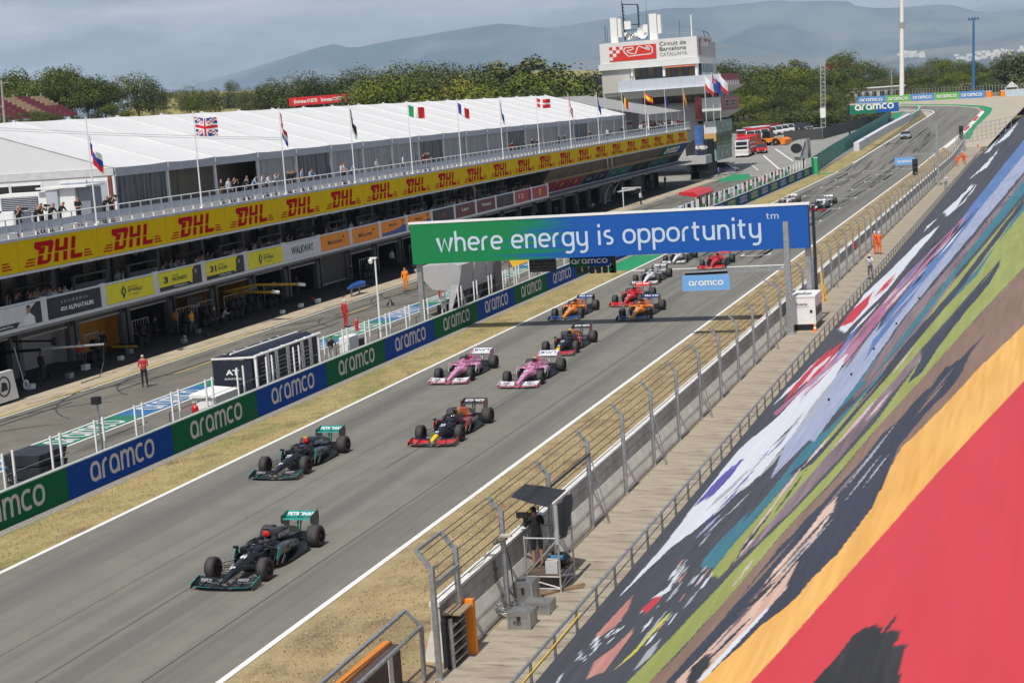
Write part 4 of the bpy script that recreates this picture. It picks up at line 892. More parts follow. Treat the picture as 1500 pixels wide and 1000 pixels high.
for i, (a, b, m) in enumerate(((-58.9, -57.5, m_val), (-60.9, -59.0, M('end_blue', (.36, .42, .50), .5)), (-64.6, -62.4, m_glass), (-67.0, -64.8, m_glass), (-69.4, -67.2, m_glass))):
    mb = MB(); mb.box(a-.08, b+.08, B0-.12, B0-.07, (8.5 if i < 2 else 9.9), 10.62); f = mb.build('window_frame', m_white, tent)
    mb = MB(); mb.box(a, b, B0-.15, B0-.125, (8.6 if i < 2 else 10.0), 10.5); mb.build('pane', m, f)
mb = MB(); mb.box(EX-.35, EX-.1, B0-.2, B0-.13, 8.22, 10.8); mb.build('corner_curtain', M('maroon_curtain', (.20, .05, .05), .8), tent)
# grey slatted stage roof at the far end
st = thing('hospitality_canopy', 'grey slatted canopy over the crowded far end of the terrace', 'canopy', (-57, 250, 8.22))
m_slat = M('canopy_slat', (.30, .30, .29), .7, var=.12, scale=1)
ys0 = B0+BP*NB+.3
for i in range(9):
    y = ys0+i*2.5; mb = MB(); p = [(-53.6, y, 11.05), (-53.6, y+2.38, 11.05), (RX, y+2.38, 14.4), (RX, y, 14.4)]; q = [(a, b, c-.12) for a, b, c in p]
    mb.mesh(p+q, [(0, 1, 2, 3), (7, 6, 5, 4), (0, 4, 5, 1), (1, 5, 6, 2), (2, 6, 7, 3), (3, 7, 4, 0)]); mb.build('slat', m_slat, st)
for k in range(5): mb = MB(); mb.box(-53.9, -53.75, ys0+k*5, ys0+k*5+.2, 8.22, 11.0); mb.build('column', m_white, st)
mb = MB(); mb.box(EX-3, EX-2.9, ys0, ys0+20, 8.22, 11.6); mb.build('rear_wall', m_curt, st)
mb = MB(); mb.box(EX-1.2, EX-1.1, ys0+3, ys0+8, 8.4, 10.3); q = mb.build('sign', m_white, st); mb = MB(); mb.box(EX-1.1, EX-1.07, ys0+3.2, ys0+7.8, 9.7, 10.1); mb.build('sign_face', T_R, st)
mb = MB(); mb.lathe([(0, 1.6), (.5, 1.5), (.9, .9), (1.1, 0)], 'z', (EX-.3, ys0+15, 9.0), 12); mb.build('white_tent', m_white, st)

# ---- container units and air conditioner at the near end of the terrace
u1 = thing('air_conditioner', 'white rooftop air conditioner with dark louvred grille near the marquee end', 'air conditioner', (-60, 88, 8.22))
mb = MB(); mb.box(-61.6, -58.1, 88, 89.5, 8.22, 10.22); mb.build('casing', m_white, u1)
mb = MB(); mb.box(-61.3, -58.7, 87.93, 87.99, 9.0, 10.0); g = mb.build('grille', m_dark, u1)
for i in range(9): mb = MB(); mb.box(-61.3, -58.7, 87.88, 87.93, 9.05+.11*i, 9.09+.11*i); mb.build('louvre', m_alu, g)
u2 = thing('equipment_cabinet', 'grey and white equipment cabinet beside the air conditioner', 'cabinet', (-57, 88, 8.22))
mb = MB(); mb.box(-58.0, -57.2, 87.8, 89.6, 8.22, 10.3); mb.build('casing', m_val, u2); mb = MB(); mb.box(-57.18, -56.1, 88.0, 89.6, 8.22, 10.38); mb.build('casing', m_white, u2); mb = MB(); mb.box(-58.6, -55.1, 87.7, 89.8, 10.39, 10.5); mb.build('top', m_white, u2)
mb = MB(); mb.box(-56.08, -55.2, 88.2, 89.5, 8.22, 10.36); mb.build('door', M('cabinet_grey', (.22, .24, .28), .5), u2)
u3 = thing('storage_chest', 'low pale grey chest by the terrace railing', 'chest', (-57, 81, 8.22)); mb = MB(); mb.box(-57.6, -56.2, 81.6, 82.8, 8.22, 9.4); mb.build('body', m_white, u3); mb = MB(); mb.box(-56.2, -55.8, 81.6, 82.8, 8.22, 9.4); mb.build('side', m_val, u3)

# ---- flag poles and flags
FC = {n: M('flag_'+n, c, .8, var=.08, scale=3) for n, c in dict(white=(.75, .75, .75), blue=(.02, .05, .30), lblue=(.08, .35, .62), red=(.60, .02, .03), green=(.01, .25, .08), black=(.02, .02, .02), yellow=(.80, .55, .02)).items()}
def flag(pole, kind, x, y, ztop, w=1.6, h=1.0, droop=0.0, dirx=1.0):
    nx, nz = 20, 12; vs = []; mats = list(FC.values()); names = list(FC); mb = MB()
    for i in range(nx+1):
        for j in range(nz+1):
            s = i/nx; t = j/nz
            X = x+.05+w*s*(1-droop*.85)*dirx; Yy = y+.16*math.sin(s*7+j*.15)*(.3+s)+.10*droop*math.sin(s*14)
            Z = ztop-.08-h*t-droop*w*s*.95-.10*math.sin(s*5)*s-.10*s
            vs.append((X, Yy, Z))
    fs = []; ms = []
    for i in range(nx):
        for j in range(nz):
            s = (i+.5)/nx; t = (j+.5)/nz
            if kind == 'uk':
                a = abs(s-.5); b = abs(t-.5); d1 = abs((s-.5)*.5-(t-.5)*.5*1.0); d2 = abs((s-.5)*.5+(t-.5)*.5)
                c = 'red' if (a < .055 or b < .09) else 'white' if (a < .11 or b < .17) else 'red' if min(d1, d2) < .022 else 'white' if min(d1, d2) < .06 else 'blue'
            elif kind in ('italy', 'france', 'belgium'):
                c = dict(italy=('green', 'white', 'red'), france=('blue', 'white', 'red'), belgium=('black', 'yellow', 'red'))[kind][min(2, int(s*3))]
            elif kind == 'denmark': c = 'white' if (abs(s-.35) < .08 or abs(t-.5) < .1) else 'red'
            elif kind == 'spain': c = 'yellow' if .25 < t < .75 else 'red'
            elif kind == 'catalan': c = 'red' if int(t*9) % 2 else 'yellow'
            elif kind == 'australia': c = 'blue' if not (s < .5 and t < .5) else ('red' if abs(s-.25) < .05 or abs(t-.25) < .05 else 'white' if abs(s-.25) < .09 or abs(t-.25) < .1 else 'blue')
            else:
                tri = dict(russia=('white', 'blue', 'red'), nl=('red', 'white', 'blue'), estonia=('lblue', 'black', 'white'), austria=('red', 'white', 'red'), eu=('blue',)*3, dark=('black', 'black', 'white'), monaco=('red', 'red', 'white'), sanmarino=('white', 'white', 'lblue'), navy=('blue', 'blue', 'blue'), whitef=('white', 'white', 'red'))[kind]
                c = tri[min(2, int(t*3))]
            fs.append((i*(nz+1)+j, (i+1)*(nz+1)+j, (i+1)*(nz+1)+j+1, i*(nz+1)+j+1)); ms.append(names.index(c))
    mb.mesh(vs, fs, ms); mb.build('flag', mats, pole, smooth=True, fix=False)
flags = [('russia', .75, 'drooping white, blue and red flag'), ('uk', .08, 'union flag flying out'), ('nl', .95, 'drooping red, white and blue flag'), ('dark', .95, 'drooping dark flag'), ('italy', .18, 'green, white and red flag flying out'),
    ('france', .45, 'blue, white and red flag half unfurled'), ('estonia', 1.0, 'limp flag of blue, black and white bands'), ('denmark', .12, 'red flag with white cross'), ('austria', .95, 'limp red and white flag'), ('eu', .95, 'limp plain blue flag'),
    ('belgium', .7, 'black, yellow and red flag'), ('spain', .45, 'red and yellow striped flag with wide yellow middle'), ('navy', .95, 'limp navy flag'), ('catalan', .9, 'limp flag of narrow yellow and red stripes')]
m_pole = M('pole_white', (.72, .72, .72), .4, var=.04)
for i, (k, dr, lb) in enumerate(flags):
    y = 83.3+12.53*i; p = thing('flagpole', 'white flagpole on the pit terrace with '+lb, 'flagpole', (-52.0+.12, y, 8.3), 'flagpoles along the pit building terrace')
    mb = MB(); mb.tube([(-51.88, y, 8.3), (-51.88, y, 14.35)], [.055, .03], 8); mb.box(-51.98, -51.78, y-.1, y+.1, 8.3, 8.42); mb.lathe([(14.35, .0), (14.36, .05), (14.42, .05), (14.45, 0)], 'z', (-51.88, y, 0), 8); mb.build('pole', m_pole, p, smooth=30)
    flag(p, k, -51.86, y, 14.2 if k != 'russia' else 13.5, droop=dr, h=.95 if dr < .6 and k != 'uk' else 1.15)
for i, (x, y, k, lb) in enumerate(((-50.5, 262, 'australia', 'blue flag with corner cross'), (-49.6, 263, 'whitef', 'white and red flag'), (-51.5, 261, 'whitef', 'limp white flag'))):
    p = thing('flagpole', 'pale flagpole in front of the control tower with '+lb, 'flagpole', (x, y, 9), 'flagpoles by the control tower')
    mb = MB(); mb.tube([(x, y, 9), (x, y, 16.6)], .05, 6); mb.build('pole', m_pole, p); flag(p, k, x, y, 16.4, w=2.6, h=2.0, droop=.6)

# ================= PEOPLE ON THE TERRACE, GALLERY, PIT LANE =================
tees = [(.02, .02, .022), (.55, .56, .60), (.30, .36, .48), (.02, .025, .06), (.16, .02, .02), (.5, .5, .5)]
TG = 'photographers and guests along the terrace railing'
spec = [(-52.9, 74.9, 'camera', 0, 'filming at the left edge'), (-52.9, 77.3, 'camera', 0, 'bald, aiming a camera, leftmost of the group of five'), (-52.9, 78.8, 'lean', 0, 'bald, leaning on the rail in the middle of the group'), (-53.0, 79.6, 'camera', 0, 'squinting through a camera beside the bald one'), (-53.0, 80.4, 'lean', 0, 'leaning over with arms along the rail'), (-53.1, 81.5, 'lean', 0, 'bending far forward, nearest the first flagpole'),
        (-54.2, 85.2, 'hold', 0, 'standing by the cabinet with tablet raised'), (-53.0, 86.0, 'lean', 0, 'stooping behind the first flagpole'), (-53.1, 87.0, 'camera', 0, 'with long camera lens by the marquee corner')]
for i, (x, y, ps, tc_, lb) in enumerate(spec):
    o = person('person in black t-shirt '+lb, x, y, 8.22, ps, tees[tc_], (.03, .03, .035), rz=PI/2+rnd.uniform(-.5, .2), group=TG, sleeves=False, shorts=(i % 2 == 0), hair=m_skin if i in (1, 2) else HAIR)
    if ps == 'camera':
        q = Vector((x, y, 8.22)); c = thing('camera', 'black camera held up by the '+['person at the left edge', 'leftmost bald person', '', 'squinting person', '', '', '', '', 'person at the marquee corner'][i], 'camera', (x+.38, y, 9.78)); mb = MB(); mb.box(x+.26, x+.40, y-.08, y+.08, 9.70, 9.84); mb.build('body', m_black, c); mb = MB(); mb.tube([(x+.40, y, 9.77), (x+.62, y, 9.75)], .05, 8); mb.build('lens', m_black, c)
for i in range(34):
    y = [101.6, 102.6, 103.4, 104.0, 105.3, 106.1, 107.2, 108.0, 109.3, 111.5, 112.2, 113.0, 113.8, 114.9, 121, 122, 122.6, 123.6, 128.5, 134.8, 139.2, 139.9, 140.8, 141.4, 165, 165.6, 172.5, 173.1, 184, 184.9, 197, 205, 206, 214][i]
    tcl = tees[(0, 1, 0, 0, 1, 2, 5, 1, 2, 0, 3, 0, 2, 2, 1, 1, 5, 2, 2, 1, 4, 0, 0, 0, 4, 4, 0, 0, 0, 3, 0, 1, 3, 0)[i]]
    nm = {(.02, .02, .022): 'black', (.55, .56, .60): 'white', (.30, .36, .48): 'pale blue', (.02, .025, .06): 'navy', (.16, .02, .02): 'dark red', (.5, .5, .5): 'grey'}[tcl]
    person('guest in %s shirt %s' % (nm, 'between the second and third flagpoles' if y < 110 else 'just past the third flagpole' if y < 120 else 'between the third and fourth flagpoles' if y < 133 else 'past the fourth flagpole'), -53.0+rnd.uniform(-.5, .1), y, 8.22, rnd.choice(('lean', 'camera', 'hold', 'stand')), tcl, rnd.choice(((.02, .02, .03), (.1, .09, .07))), rz=PI/2+rnd.uniform(-.5, .5), group='terrace guests in ones and twos', sleeves=bool(i % 2))
for i in range(56):
    y = 229+i*.4+rnd.uniform(-.2, .2)
    person('guest in the crowd under the grey canopy past the marquee', -53.2-rnd.random()*2.2, y, 8.22, rnd.choice(('lean', 'hold', 'stand')), rnd.choice(((.6, .6, .6), (.02, .02, .03), (.6, .6, .6), (.35, .03, .03), (.1, .12, .2))), (.03, .03, .04), rz=PI/2+rnd.uniform(-.6, .6), group='crowd under the grey canopy')
for i in range(130):
    y = rnd.choice((rnd.uniform(77, 81), rnd.uniform(88, 112), rnd.uniform(96, 125), rnd.uniform(118, 150), rnd.uniform(140, 172), rnd.uniform(146, 172)))
    person('spectator standing in the shaded gallery above the team boards', -52.6-rnd.random()*1.9, y, 3.5, rnd.choice(('lean', 'hold', 'stand', 'camera')), rnd.choice(((.55, .55, .56), (.05, .05, .06), (.3, .3, .33), (.15, .13, .12), (.5, .48, .45))), (.03, .03, .04), rz=PI/2+rnd.uniform(-.8, .8), group='spectators in the shaded gallery')
# ================= RACING CARS =================
def paintm(n, c, r=.28, metal=0): 
    m = M('car_'+n, c, r, metal, var=0)
    m.node_tree.nodes['Principled BSDF'].inputs['Coat Weight'].default_value = .5; return m
K_ = paintm('black', (.012, .014, .016)); W_ = paintm('white', (.72, .73, .74)); TQ = paintm('turquoise', (.01, .24, .21)); SV = paintm('silver', (.25, .26, .27), .3, .6)
NV = paintm('navy', (.010, .011, .022), .4); RD_ = paintm('red', (.60, .015, .015)); YL = paintm('yellow', (.85, .50, .0)); PK = paintm('pink', (.62, .25, .42)); MG = paintm('magenta', (.55, .03, .14)); OR = paintm('papaya', (.85, .25, .01)); BL = paintm('blue', (.015, .05, .19)); RO = paintm('red_orange', (.72, .09, .01)); DR_ = paintm('dark_red', (.22, .01, .02)); LB = paintm('light_blue', (.25, .42, .62)); GY = paintm('grey', (.35, .36, .38))
def se(y, cx, zc, hw, hh, n=18, p=.62, top=1.0):
    R_ = []
    for k in range(n):
        a = 2*PI*k/n+PI/n; c, s = math.cos(a), math.sin(a)
        x = hw*math.copysign(abs(c)**p, c); z = hh*math.copysign(abs(s)**p, s)
        if s > 0: x *= top
        R_.append((cx+x, y, zc+z))
    return R_
def loftc(mb, secs, fn, cx=0, n=18, p=.62):
    rings = [se(s[0], s[5] if len(s) > 5 else cx, s[1], s[2], s[3], n, p, s[4] if len(s) > 4 else 1) for s in secs]
    i0 = len(mb.f); mb.loft(rings, 0)
    for i in range(i0, len(mb.f)):
        c = [sum(mb.v[k][q] for k in mb.f[i])/len(mb.f[i]) for q in range(3)]; mb.m[i] = fn(*c)
TYRE = {}
def tyre_mesh(w, ring):
    k = (w, ring)
    if k in TYRE: return TYRE[k]
    h = w/2; pr = [(-h+.015, .20), (-h, .225), (-h-.004, .245), (-h-.004, .262), (-h, .29), (-h+.03, .325), (-h+.07, .335), (-h+.071, .334), (0, .337), (h-.071, .334), (h-.07, .335), (h-.03, .325), (h, .29), (h+.004, .262), (h+.004, .245), (h, .225), (h-.015, .20)]
    mi = [0, 0, 1, 0, 0, 0, 0, 2, 2, 0, 0, 0, 0, 1, 0, 0]
    a = MB(); a.lathe(pr, 'x', n=30, mi=mi); ty = a.data('tyre', [m_rubber, ring, M('tyre_tread', (.045, .044, .043), .8, var=.3, scale=8)], smooth=40)
    b = MB(); b.lathe([(-h+.02, .205), (-h+.03, .19), (-h+.12, .18), (h-.12, .18), (h-.03, .19), (h-.02, .205)], 'x', n=30)
    for s in (-1, 1):
        X = s*(h-.075); b.lathe([(X, .19), (X+s*.01, .05), (X+s*.045, .045), (X+s*.05, .0)], 'x', n=20)
        for q in range(10):
            an = 2*PI*q/10; b.bar((X+s*.035, .05*math.cos(an), .05*math.sin(an)), (X+s*.03, .19*math.cos(an), .19*math.sin(an)), .02, .015)
    ri = b.data('rim', paintm('rim', (.03, .03, .032), .35, .6)); TYRE[k] = (ty, ri); return TYRE[k]
RINGR = M('ring_red', (.34, .012, .03), .7); RINGN = M('ring_faint', (.05, .035, .035), .7)
def f1(label, x, y, L, driver, cam_c=K_, rz=0.0, num=None):
    """L: livery dict. y = front axle, nose points to -Y"""
    t = thing('racing_car', label, 'racing car', (x, y, ramp(y)+.02), 'grand prix cars on the straight', rz)
    def bp(mb, nm, mats, par=None, smooth=False): o = mb.build(nm, mats, None, smooth); o.parent = par or t; return o
    B = L['body']; mats = [B, L.get('nose', B), L.get('tip', L.get('nose', B)), L.get('cover', B), L.get('spine', L.get('cover', B)), L.get('pod', B), K_, L.get('acc', B), L.get('inlet', K_)]
    mb = MB()
    def fn(cx, cy, cz):
        if cy < -.42: return 2
        if cy < .05: return 1
        if cz < .2: return 6
        if abs(cx) > .19 and cz > .42 and .1 < cy < 1.0 and L.get('stripe'): return 7
        return 0
    loftc(mb, [(-1.06, .21, .035, .03), (-1.03, .215, .07, .045), (-.85, .245, .085, .06), (-.5, .30, .105, .09), (0, .375, .145, .13), (.45, .40, .20, .17, .85), (.9, .40, .26, .205, .78), (1.15, .39, .33, .215, .8), (1.9, .38, .36, .22, .85), (2.3, .36, .32, .2)], fn)
    # cockpit surround and headrest
    loftc(mb, [(1.0, .60, .22, .015), (1.15, .615, .26, .055), (1.3, .62, .29, .07, .8)], lambda *c: 0)
    for s in (-1, 1): loftc(mb, [(1.2, .64, .055, .05, 1, s*.27), (1.6, .67, .07, .07, 1, s*.28), (2.0, .70, .09, .09, 1, s*.22)], lambda *c: 0)
    # airbox and engine cover
    def fc(cx, cy, cz):
        if cy < 1.93: return 8
        if cy > 3.3: return 0 if not L.get('tail') else 4
        if L.get('cut') is not None: return 3 if cy < L['cut'] else 4 if cz > .42 else 0
        return 4 if cz > .72 else 3
    loftc(mb, [(1.90, .87, .07, .07), (1.92, .87, .105, .095), (2.1, .81, .135, .16, .85), (2.5, .70, .17, .22, .6), (3.0, .60, .17, .24, .45), (3.5, .50, .15, .22, .35), (4.0, .42, .10, .16, .3), (4.25, .38, .06, .08)], fc)
    bn = [(2.15, .955), (3.55, .72), (3.75, .60), (2.6, .80)]
    mb.prism([(a, b) for a, b in bn], 'x', -.012, .012, 4)
    # sidepods
    for s in (-1, 1):
        loftc(mb, [(1.42, .44, .17, .13, .95, s*.50), (1.46, .44, .215, .16, .95, s*.50), (1.9, .42, .24, .18, .9, s*.46), (2.5, .36, .22, .17, .85, s*.38), (3.1, .28, .17, .13, .8, s*.26), (3.6, .22, .08, .08, .8, s*.16)], lambda cx, cy, cz: 6 if cy < 1.43 or cz < .24 else 5)
    body = bp(mb, 'body', mats, smooth=35)
    # number / lettering on nose and flank
    if L.get('txt'):
        s_, m_ = L['txt']
        mb = MB(); 
        for sd in (1, -1): put_text(mb, text_geo(s_, .02), (sd*.665, 2.0 if sd > 0 else 2.7, .40), (0, sd, 0), (0, 0, 1), w=.7, h=.15, lift=.045)
        bp(mb, 'lettering', m_, body)
    if num:
        mb = MB(); put_text(mb, text_geo(num, .03), (-.09, .22, .535), (1, 0, 0), (0, .96, .22), w=.2, h=.24, lift=.035); bp(mb, 'race_number', L.get('numc', W_), body)
        mb = MB()
        for sd in (1, -1): put_text(mb, text_geo(L.get('cov', num), .03), (sd*.165, 2.35 if sd > 0 else 3.15, .60), (0, sd, 0), (0, 0, 1), w=.8, h=.14, lift=.02)
        bp(mb, 'lettering', L.get('covc', W_), body)
        mb = MB(); put_text(mb, text_geo(L.get('spon', num), .02), (-.075, -.45, .425), (1, 0, 0), (0, .96, .25), w=.15, h=.16, lift=.01); bp(mb, 'lettering', L.get('numc', W_), body)
    # floor, plank edge, barge boards
    mb = MB(); mb.prism([(-.28, .75), (.28, .75), (.62, 1.25), (.80, 1.7), (.80, 3.3), (.58, 3.45), (.5, 4.0), (-.5, 4.0), (-.58, 3.45), (-.80, 3.3), (-.80, 1.7), (-.62, 1.25)], 'z', .045, .07)
    for s in (-1, 1):
        mb.box(s*.80-.008, s*.80+.008, 1.75, 3.2, .07, .13)
        for q in range(3): mb.bar((s*(.60+.07*q), 1.0+.18*q, .09), (s*(.66+.06*q), 1.2+.18*q, .42-.05*q), .012, .16, 0, up=(0, 1, 0))
    mb.loft([[(-.45, 3.9, .05), (.45, 3.9, .05), (.45, 4.45, .26), (-.45, 4.45, .26)], [(-.45, 3.92, .075), (.45, 3.92, .075), (.45, 4.45, .29), (-.45, 4.45, .29)]])
    bp(mb, 'floor', m_carbon)
    mb = MB()
    for s in (-1, 1):
        mb = MB(); mb.prism([(.78, .10), (1.35, .10), (1.40, .33), (1.1, .50), (.80, .36)], 'x', s*.56-.01, s*.56+.01); bp(mb, 'bargeboard', K_)
        mb = MB(); mb.prism([(1.05, .30), (1.42, .38), (1.42, .62), (1.25, .60)], 'x', s*.72-.008, s*.72+.008); bp(mb, 'turning_vane', L.get('acc', K_))
    # front wing
    FW = L.get('fw', B); FW2 = L.get('fw2', FW); mb = MB()
    def foil(y, z, c, th, x0, x1, mi, tilt=0.0, dz=0.0, mb=mb):
        n = 7; A = []
        for i in range(n+1):
            xx = x0+(x1-x0)*i/n; f = abs(xx)/1.0; zz = z+dz*(f**2); yy = y+.16*f**2
            ct, st_ = math.cos(tilt), math.sin(tilt)
            A.append([(xx, yy, zz), (xx, yy+c*.3*ct, zz+c*.3*st_+th), (xx, yy+c*ct, zz+c*st_), (xx, yy+c*.4*ct, zz+c*.4*st_-th*.4)])
        mb.loft(A, mi)
    foil(-1.26, .10, .26, .02, -.97, .97, 0)
    for s in (-1, 1):
        a, b = (.20, .97)
        foil(-1.06, .125, .115, .01, s*a, s*b, 1, .2, .02); foil(-.925, .16, .11, .01, s*(a+.02), s*b, 1, .32, .03); foil(-.79, .205, .09, .008, s*(a+.06), s*b, 2, .5, .02); mb.bar((s*.62, -1.2, .13), (s*.55, -.72, .24), .012, .05, 3)
        mb.prism([(-1.22, .05), (-.58, .05), (-.55, .14), (-.60, .28), (-.80, .27), (-1.10, .16)], 'x', s*.99-.011, s*.99+.011, 3)
        mb.bar((s*.12, -.95, .20), (s*.12, -.98, .12), .012, .18, 3)
    fw = bp(mb, 'front_wing', [L.get('main', K_), FW, FW2, L.get('ep', FW2)], smooth=30)
    mb = MB()
    for s in (-1, 1): mb.bar((s*.99, -1.2, .17), (s*.99, -.62, .30), .03, .012); mb.bar((s*.3, -1.262, .115), (s*.9, -1.20, .125), .012, .012)
    bp(mb, 'wing_trim', L.get('acc', W_), fw)
    if L.get('fwt'):
        s_, m_ = L['fwt']; mb = MB()
        for s in (-1, 1): put_text(mb, text_geo(s_, .02), (s*.60-.17, -.93, .185), (1, 0, s*.05), (0, .9, .42), w=.34, h=.12, lift=.04)
        bp(mb, 'lettering', m_, fw)
    # rear wing
    mb = MB(); RW = L.get('rw', B)
    mb.prism([(4.12, .73), (4.16, .77), (4.42, .74), (4.30, .71)], 'x', -.50, .50, 0); mb.prism([(4.37, .76), (4.37, .79), (4.58, .93), (4.62, .91)], 'x', -.50, .50, 1)
    for s in (-1, 1): mb.prism([(4.02, .72), (4.06, .87), (4.62, .94), (4.68, .76), (4.60, .50), (4.50, .24), (4.22, .26), (4.28, .52), (4.06, .62)], 'x', s*.515-.012, s*.515+.012, 2)
    mb.bar((.05, 4.15, .35), (.05, 4.38, .80), .02, .12); mb.bar((-.05, 4.15, .35), (-.05, 4.38, .80), .02, .12); mb.box(-.03, .03, 4.35, 4.55, .80, .88)
    rw = bp(mb, 'rear_wing', [L.get('rwm', K_), RW, L.get('rep', K_)])
    if L.get('rwt'):
        s_, m_ = L['rwt']; mb = MB(); put_text(mb, text_geo(s_, .03), (-.44, 4.39, .805), (1, 0, 0), (0, .83, .56), w=.88, h=.15, lift=.008); bp(mb, 'lettering', m_, rw)
    # halo
    mb = MB(); pts = [(s_*.30*math.sin(a), 1.0+.86*(1-math.cos(a)) if False else 0, 0) for s_, a in ()]
    arcp = [(.30*math.cos(a), 1.35-.42*math.sin(a), .775+.02*math.sin(a)) for a in [PI*i/12 for i in range(13)]]
    mb.tube([(.26, 1.95, .72), (.30, 1.75, .77)]+arcp+[(-.30, 1.75, .77), (-.26, 1.95, .72)], .027, 8); mb.tube([(0, .94, .79), (0, .86, .60)], [.026, .034], 8)
    bp(mb, 'halo', L.get('halo', K_), smooth=True)
    for s in (-1, 1):
        mb = MB(); mb.loft([[(s*.50, 1.02, .66), (s*.50, 1.02, .74), (s*.66, 1.0, .74), (s*.66, 1.0, .66)], [(s*.52, .95, .67), (s*.52, .95, .73), (s*.64, .94, .73), (s*.64, .94, .67)]]); mb.bar((s*.25, 1.12, .58), (s*.52, 1.02, .67), .02); bp(mb, 'mirror', L.get('mir', B))
    mb = MB(); mb.box(-.10, .10, 1.93, 1.99, .985, 1.025); mb.box(-.015, .015, 1.93, 2.0, .95, .99); bp(mb, 'onboard_camera', cam_c)
    mb = MB(); mb.tube([(0, .62, .60), (0, .62, .68)], .008, 5); bp(mb, 'aerial', m_black)
    # suspension
    mb = MB()
    for s in (-1, 1):
        for a, b in (((.16, -.18, .46), (.70, 0, .44)), ((.20, .42, .50), (.70, .02, .44)), ((.15, -.15, .24), (.70, 0, .22)), ((.20, .45, .24), (.70, .02, .22)), ((.18, .1, .50), (.68, 0, .20)), ((.16, .0, .36), (.70, .08, .33)),
            ((.16, 3.3, .40), (.64, 3.70, .42)), ((.12, 3.95, .40), (.64, 3.74, .42)), ((.16, 3.25, .20), (.64, 3.70, .20)), ((.12, 3.95, .22), (.64, 3.74, .2))):
            mb.bar((s*a[0], a[1], a[2]), (s*b[0], b[1], b[2]), .045, .014, up=(0, 0, 1))
        mb.box(min(s*.66, s*.72), max(s*.66, s*.72), -.13, .13, .17, .50); mb.box(min(s*.58, s*.62), max(s*.58, s*.62), 3.58, 3.86, .17, .5)
    bp(mb, 'suspension', m_carbon)
    ring = L.get('ring', RINGN)
    for (wx, wy, w) in ((.8475, 0, .305), (-.8475, 0, .305), (.7975, 3.72, .405), (-.7975, 3.72, .405)):
        ty, ri = tyre_mesh(w, ring); wh = bpy.data.objects.new('wheel', ty); C.objects.link(wh); wh.parent = t; wh.location = (wx, wy, .335)
        r_ = bpy.data.objects.new('rim', ri); C.objects.link(r_); r_.parent = wh
    # driver: shoulders, neck and helmet above the cockpit
    hc, dl, sc = driver
    J = dict(pelvis=(0, 1.62, .30), waist=(0, 1.60, .38), chest=(0, 1.58, .50), neck=(0, 1.56, .60), head=(0, 1.53, .72), crown=(0, 1.54, .78), shl=(.15, 1.55, .54), ell=(.19, 1.33, .50), wrl=(.12, 1.16, .56), hal=(.07, 1.12, .58), shr=(-.15, 1.55, .54), elr=(-.19, 1.33, .50), wrr=(-.12, 1.16, .56), har=(-.07, 1.12, .58))
    if 'drv' not in _pm: 
        _pm['drv'] = person_mesh('driver', J, helmet=True)
    d = bpy.data.objects.new('person', _pm['drv']); C.objects.link(d); d.location = (x, y, ramp(y)+.02); d.rotation_euler = (0, 0, rz)
    for i, m in enumerate((cloth(sc), cloth(sc), m_glass, hc, cloth(sc))): d.material_slots[i].link = 'OBJECT'; d.material_slots[i].material = m
    tag(d, dl, 'person', 'drivers in their cockpits'); return t
merc = dict(body=K_, nose=K_, tip=K_, cover=K_, spine=K_, pod=K_, inlet=RD_, fw=K_, fw2=K_, ep=K_, acc=TQ, stripe=1, rw=TQ, rwm=TQ, rep=K_, txt=('INEOS', SV), fwt=('INEOS', GY), rwt=('PETRONAS', W_), ring=RINGR, halo=K_, numc=W_, spon='P', cov='PETRONAS', covc=W_)
bull = dict(body=NV, nose=NV, tip=YL, cover=YL, spine=RO, pod=DR_, inlet=K_, fw=RD_, fw2=NV, ep=K_, acc=RD_, stripe=1, rw=K_, rwm=K_, rep=DR_, rwt=('ASTON MARTIN', W_), txt=('HONDA', W_), ring=RINGR, numc=W_, cut=2.15, spon='RB', cov='Red Bull', covc=YL)
pink = dict(body=PK, cover=PK, spine=MG, pod=PK, inlet=K_, fw=W_, fw2=W_, ep=MG, main=MG, acc=W_, rw=W_, rwm=W_, rep=PK, rwt=('BWT', BL), fwt=('BWT', BL), txt=('BWT', BL), halo=PK, mir=PK, numc=W_, spon='BWT', cov='BWT', covc=W_)
pap = dict(body=OR, cover=OR, spine=OR, pod=OR, fw=BL, fw2=BL, ep=K_, acc=BL, stripe=0, rw=BL, rwm=BL, rep=K_, rwt=('McLaren', W_), halo=K_, mir=OR, numc=W_, spon='DELL')
ferr = dict(body=RD_, cover=RD_, spine=RD_, pod=RD_, fw=RD_, fw2=RD_, ep=RD_, main=RD_, acc=K_, rw=RD_, rwm=RD_, rep=RD_, halo=RD_, mir=RD_, numc=W_, rwt=('RAY-BAN', W_), spon='UPS')
alph = dict(body=W_, nose=W_, cover=GY, spine=W_, pod=GY, fw=W_, fw2=GY, ep=K_, acc=NV, stripe=1, rw=GY, rwm=K_, rep=K_, halo=K_, mir=NV, numc=NV, rwt=('AlphaTauri', W_))
haas = dict(body=K_, nose=W_, tip=RD_, cover=GY, spine=K_, pod=W_, fw=RD_, fw2=K_, ep=K_, acc=RD_, stripe=1, rw=W_, rwm=K_, rep=K_, numc=RD_)
will = dict(body=W_, nose=W_, cover=W_, spine=W_, pod=LB, fw=LB, fw2=W_, ep=K_, acc=LB, stripe=1, rw=W_, rwm=K_, rep=K_, numc=BL)
alfa = dict(body=W_, nose=W_, tip=RD_, cover=DR_, spine=RD_, pod=W_, fw=RD_, fw2=W_, ep=RD_, acc=RD_, stripe=1, rw=W_, rwm=K_, rep=W_, numc=RD_)
def helm(n, c): return paintm('helmet_'+n, c)
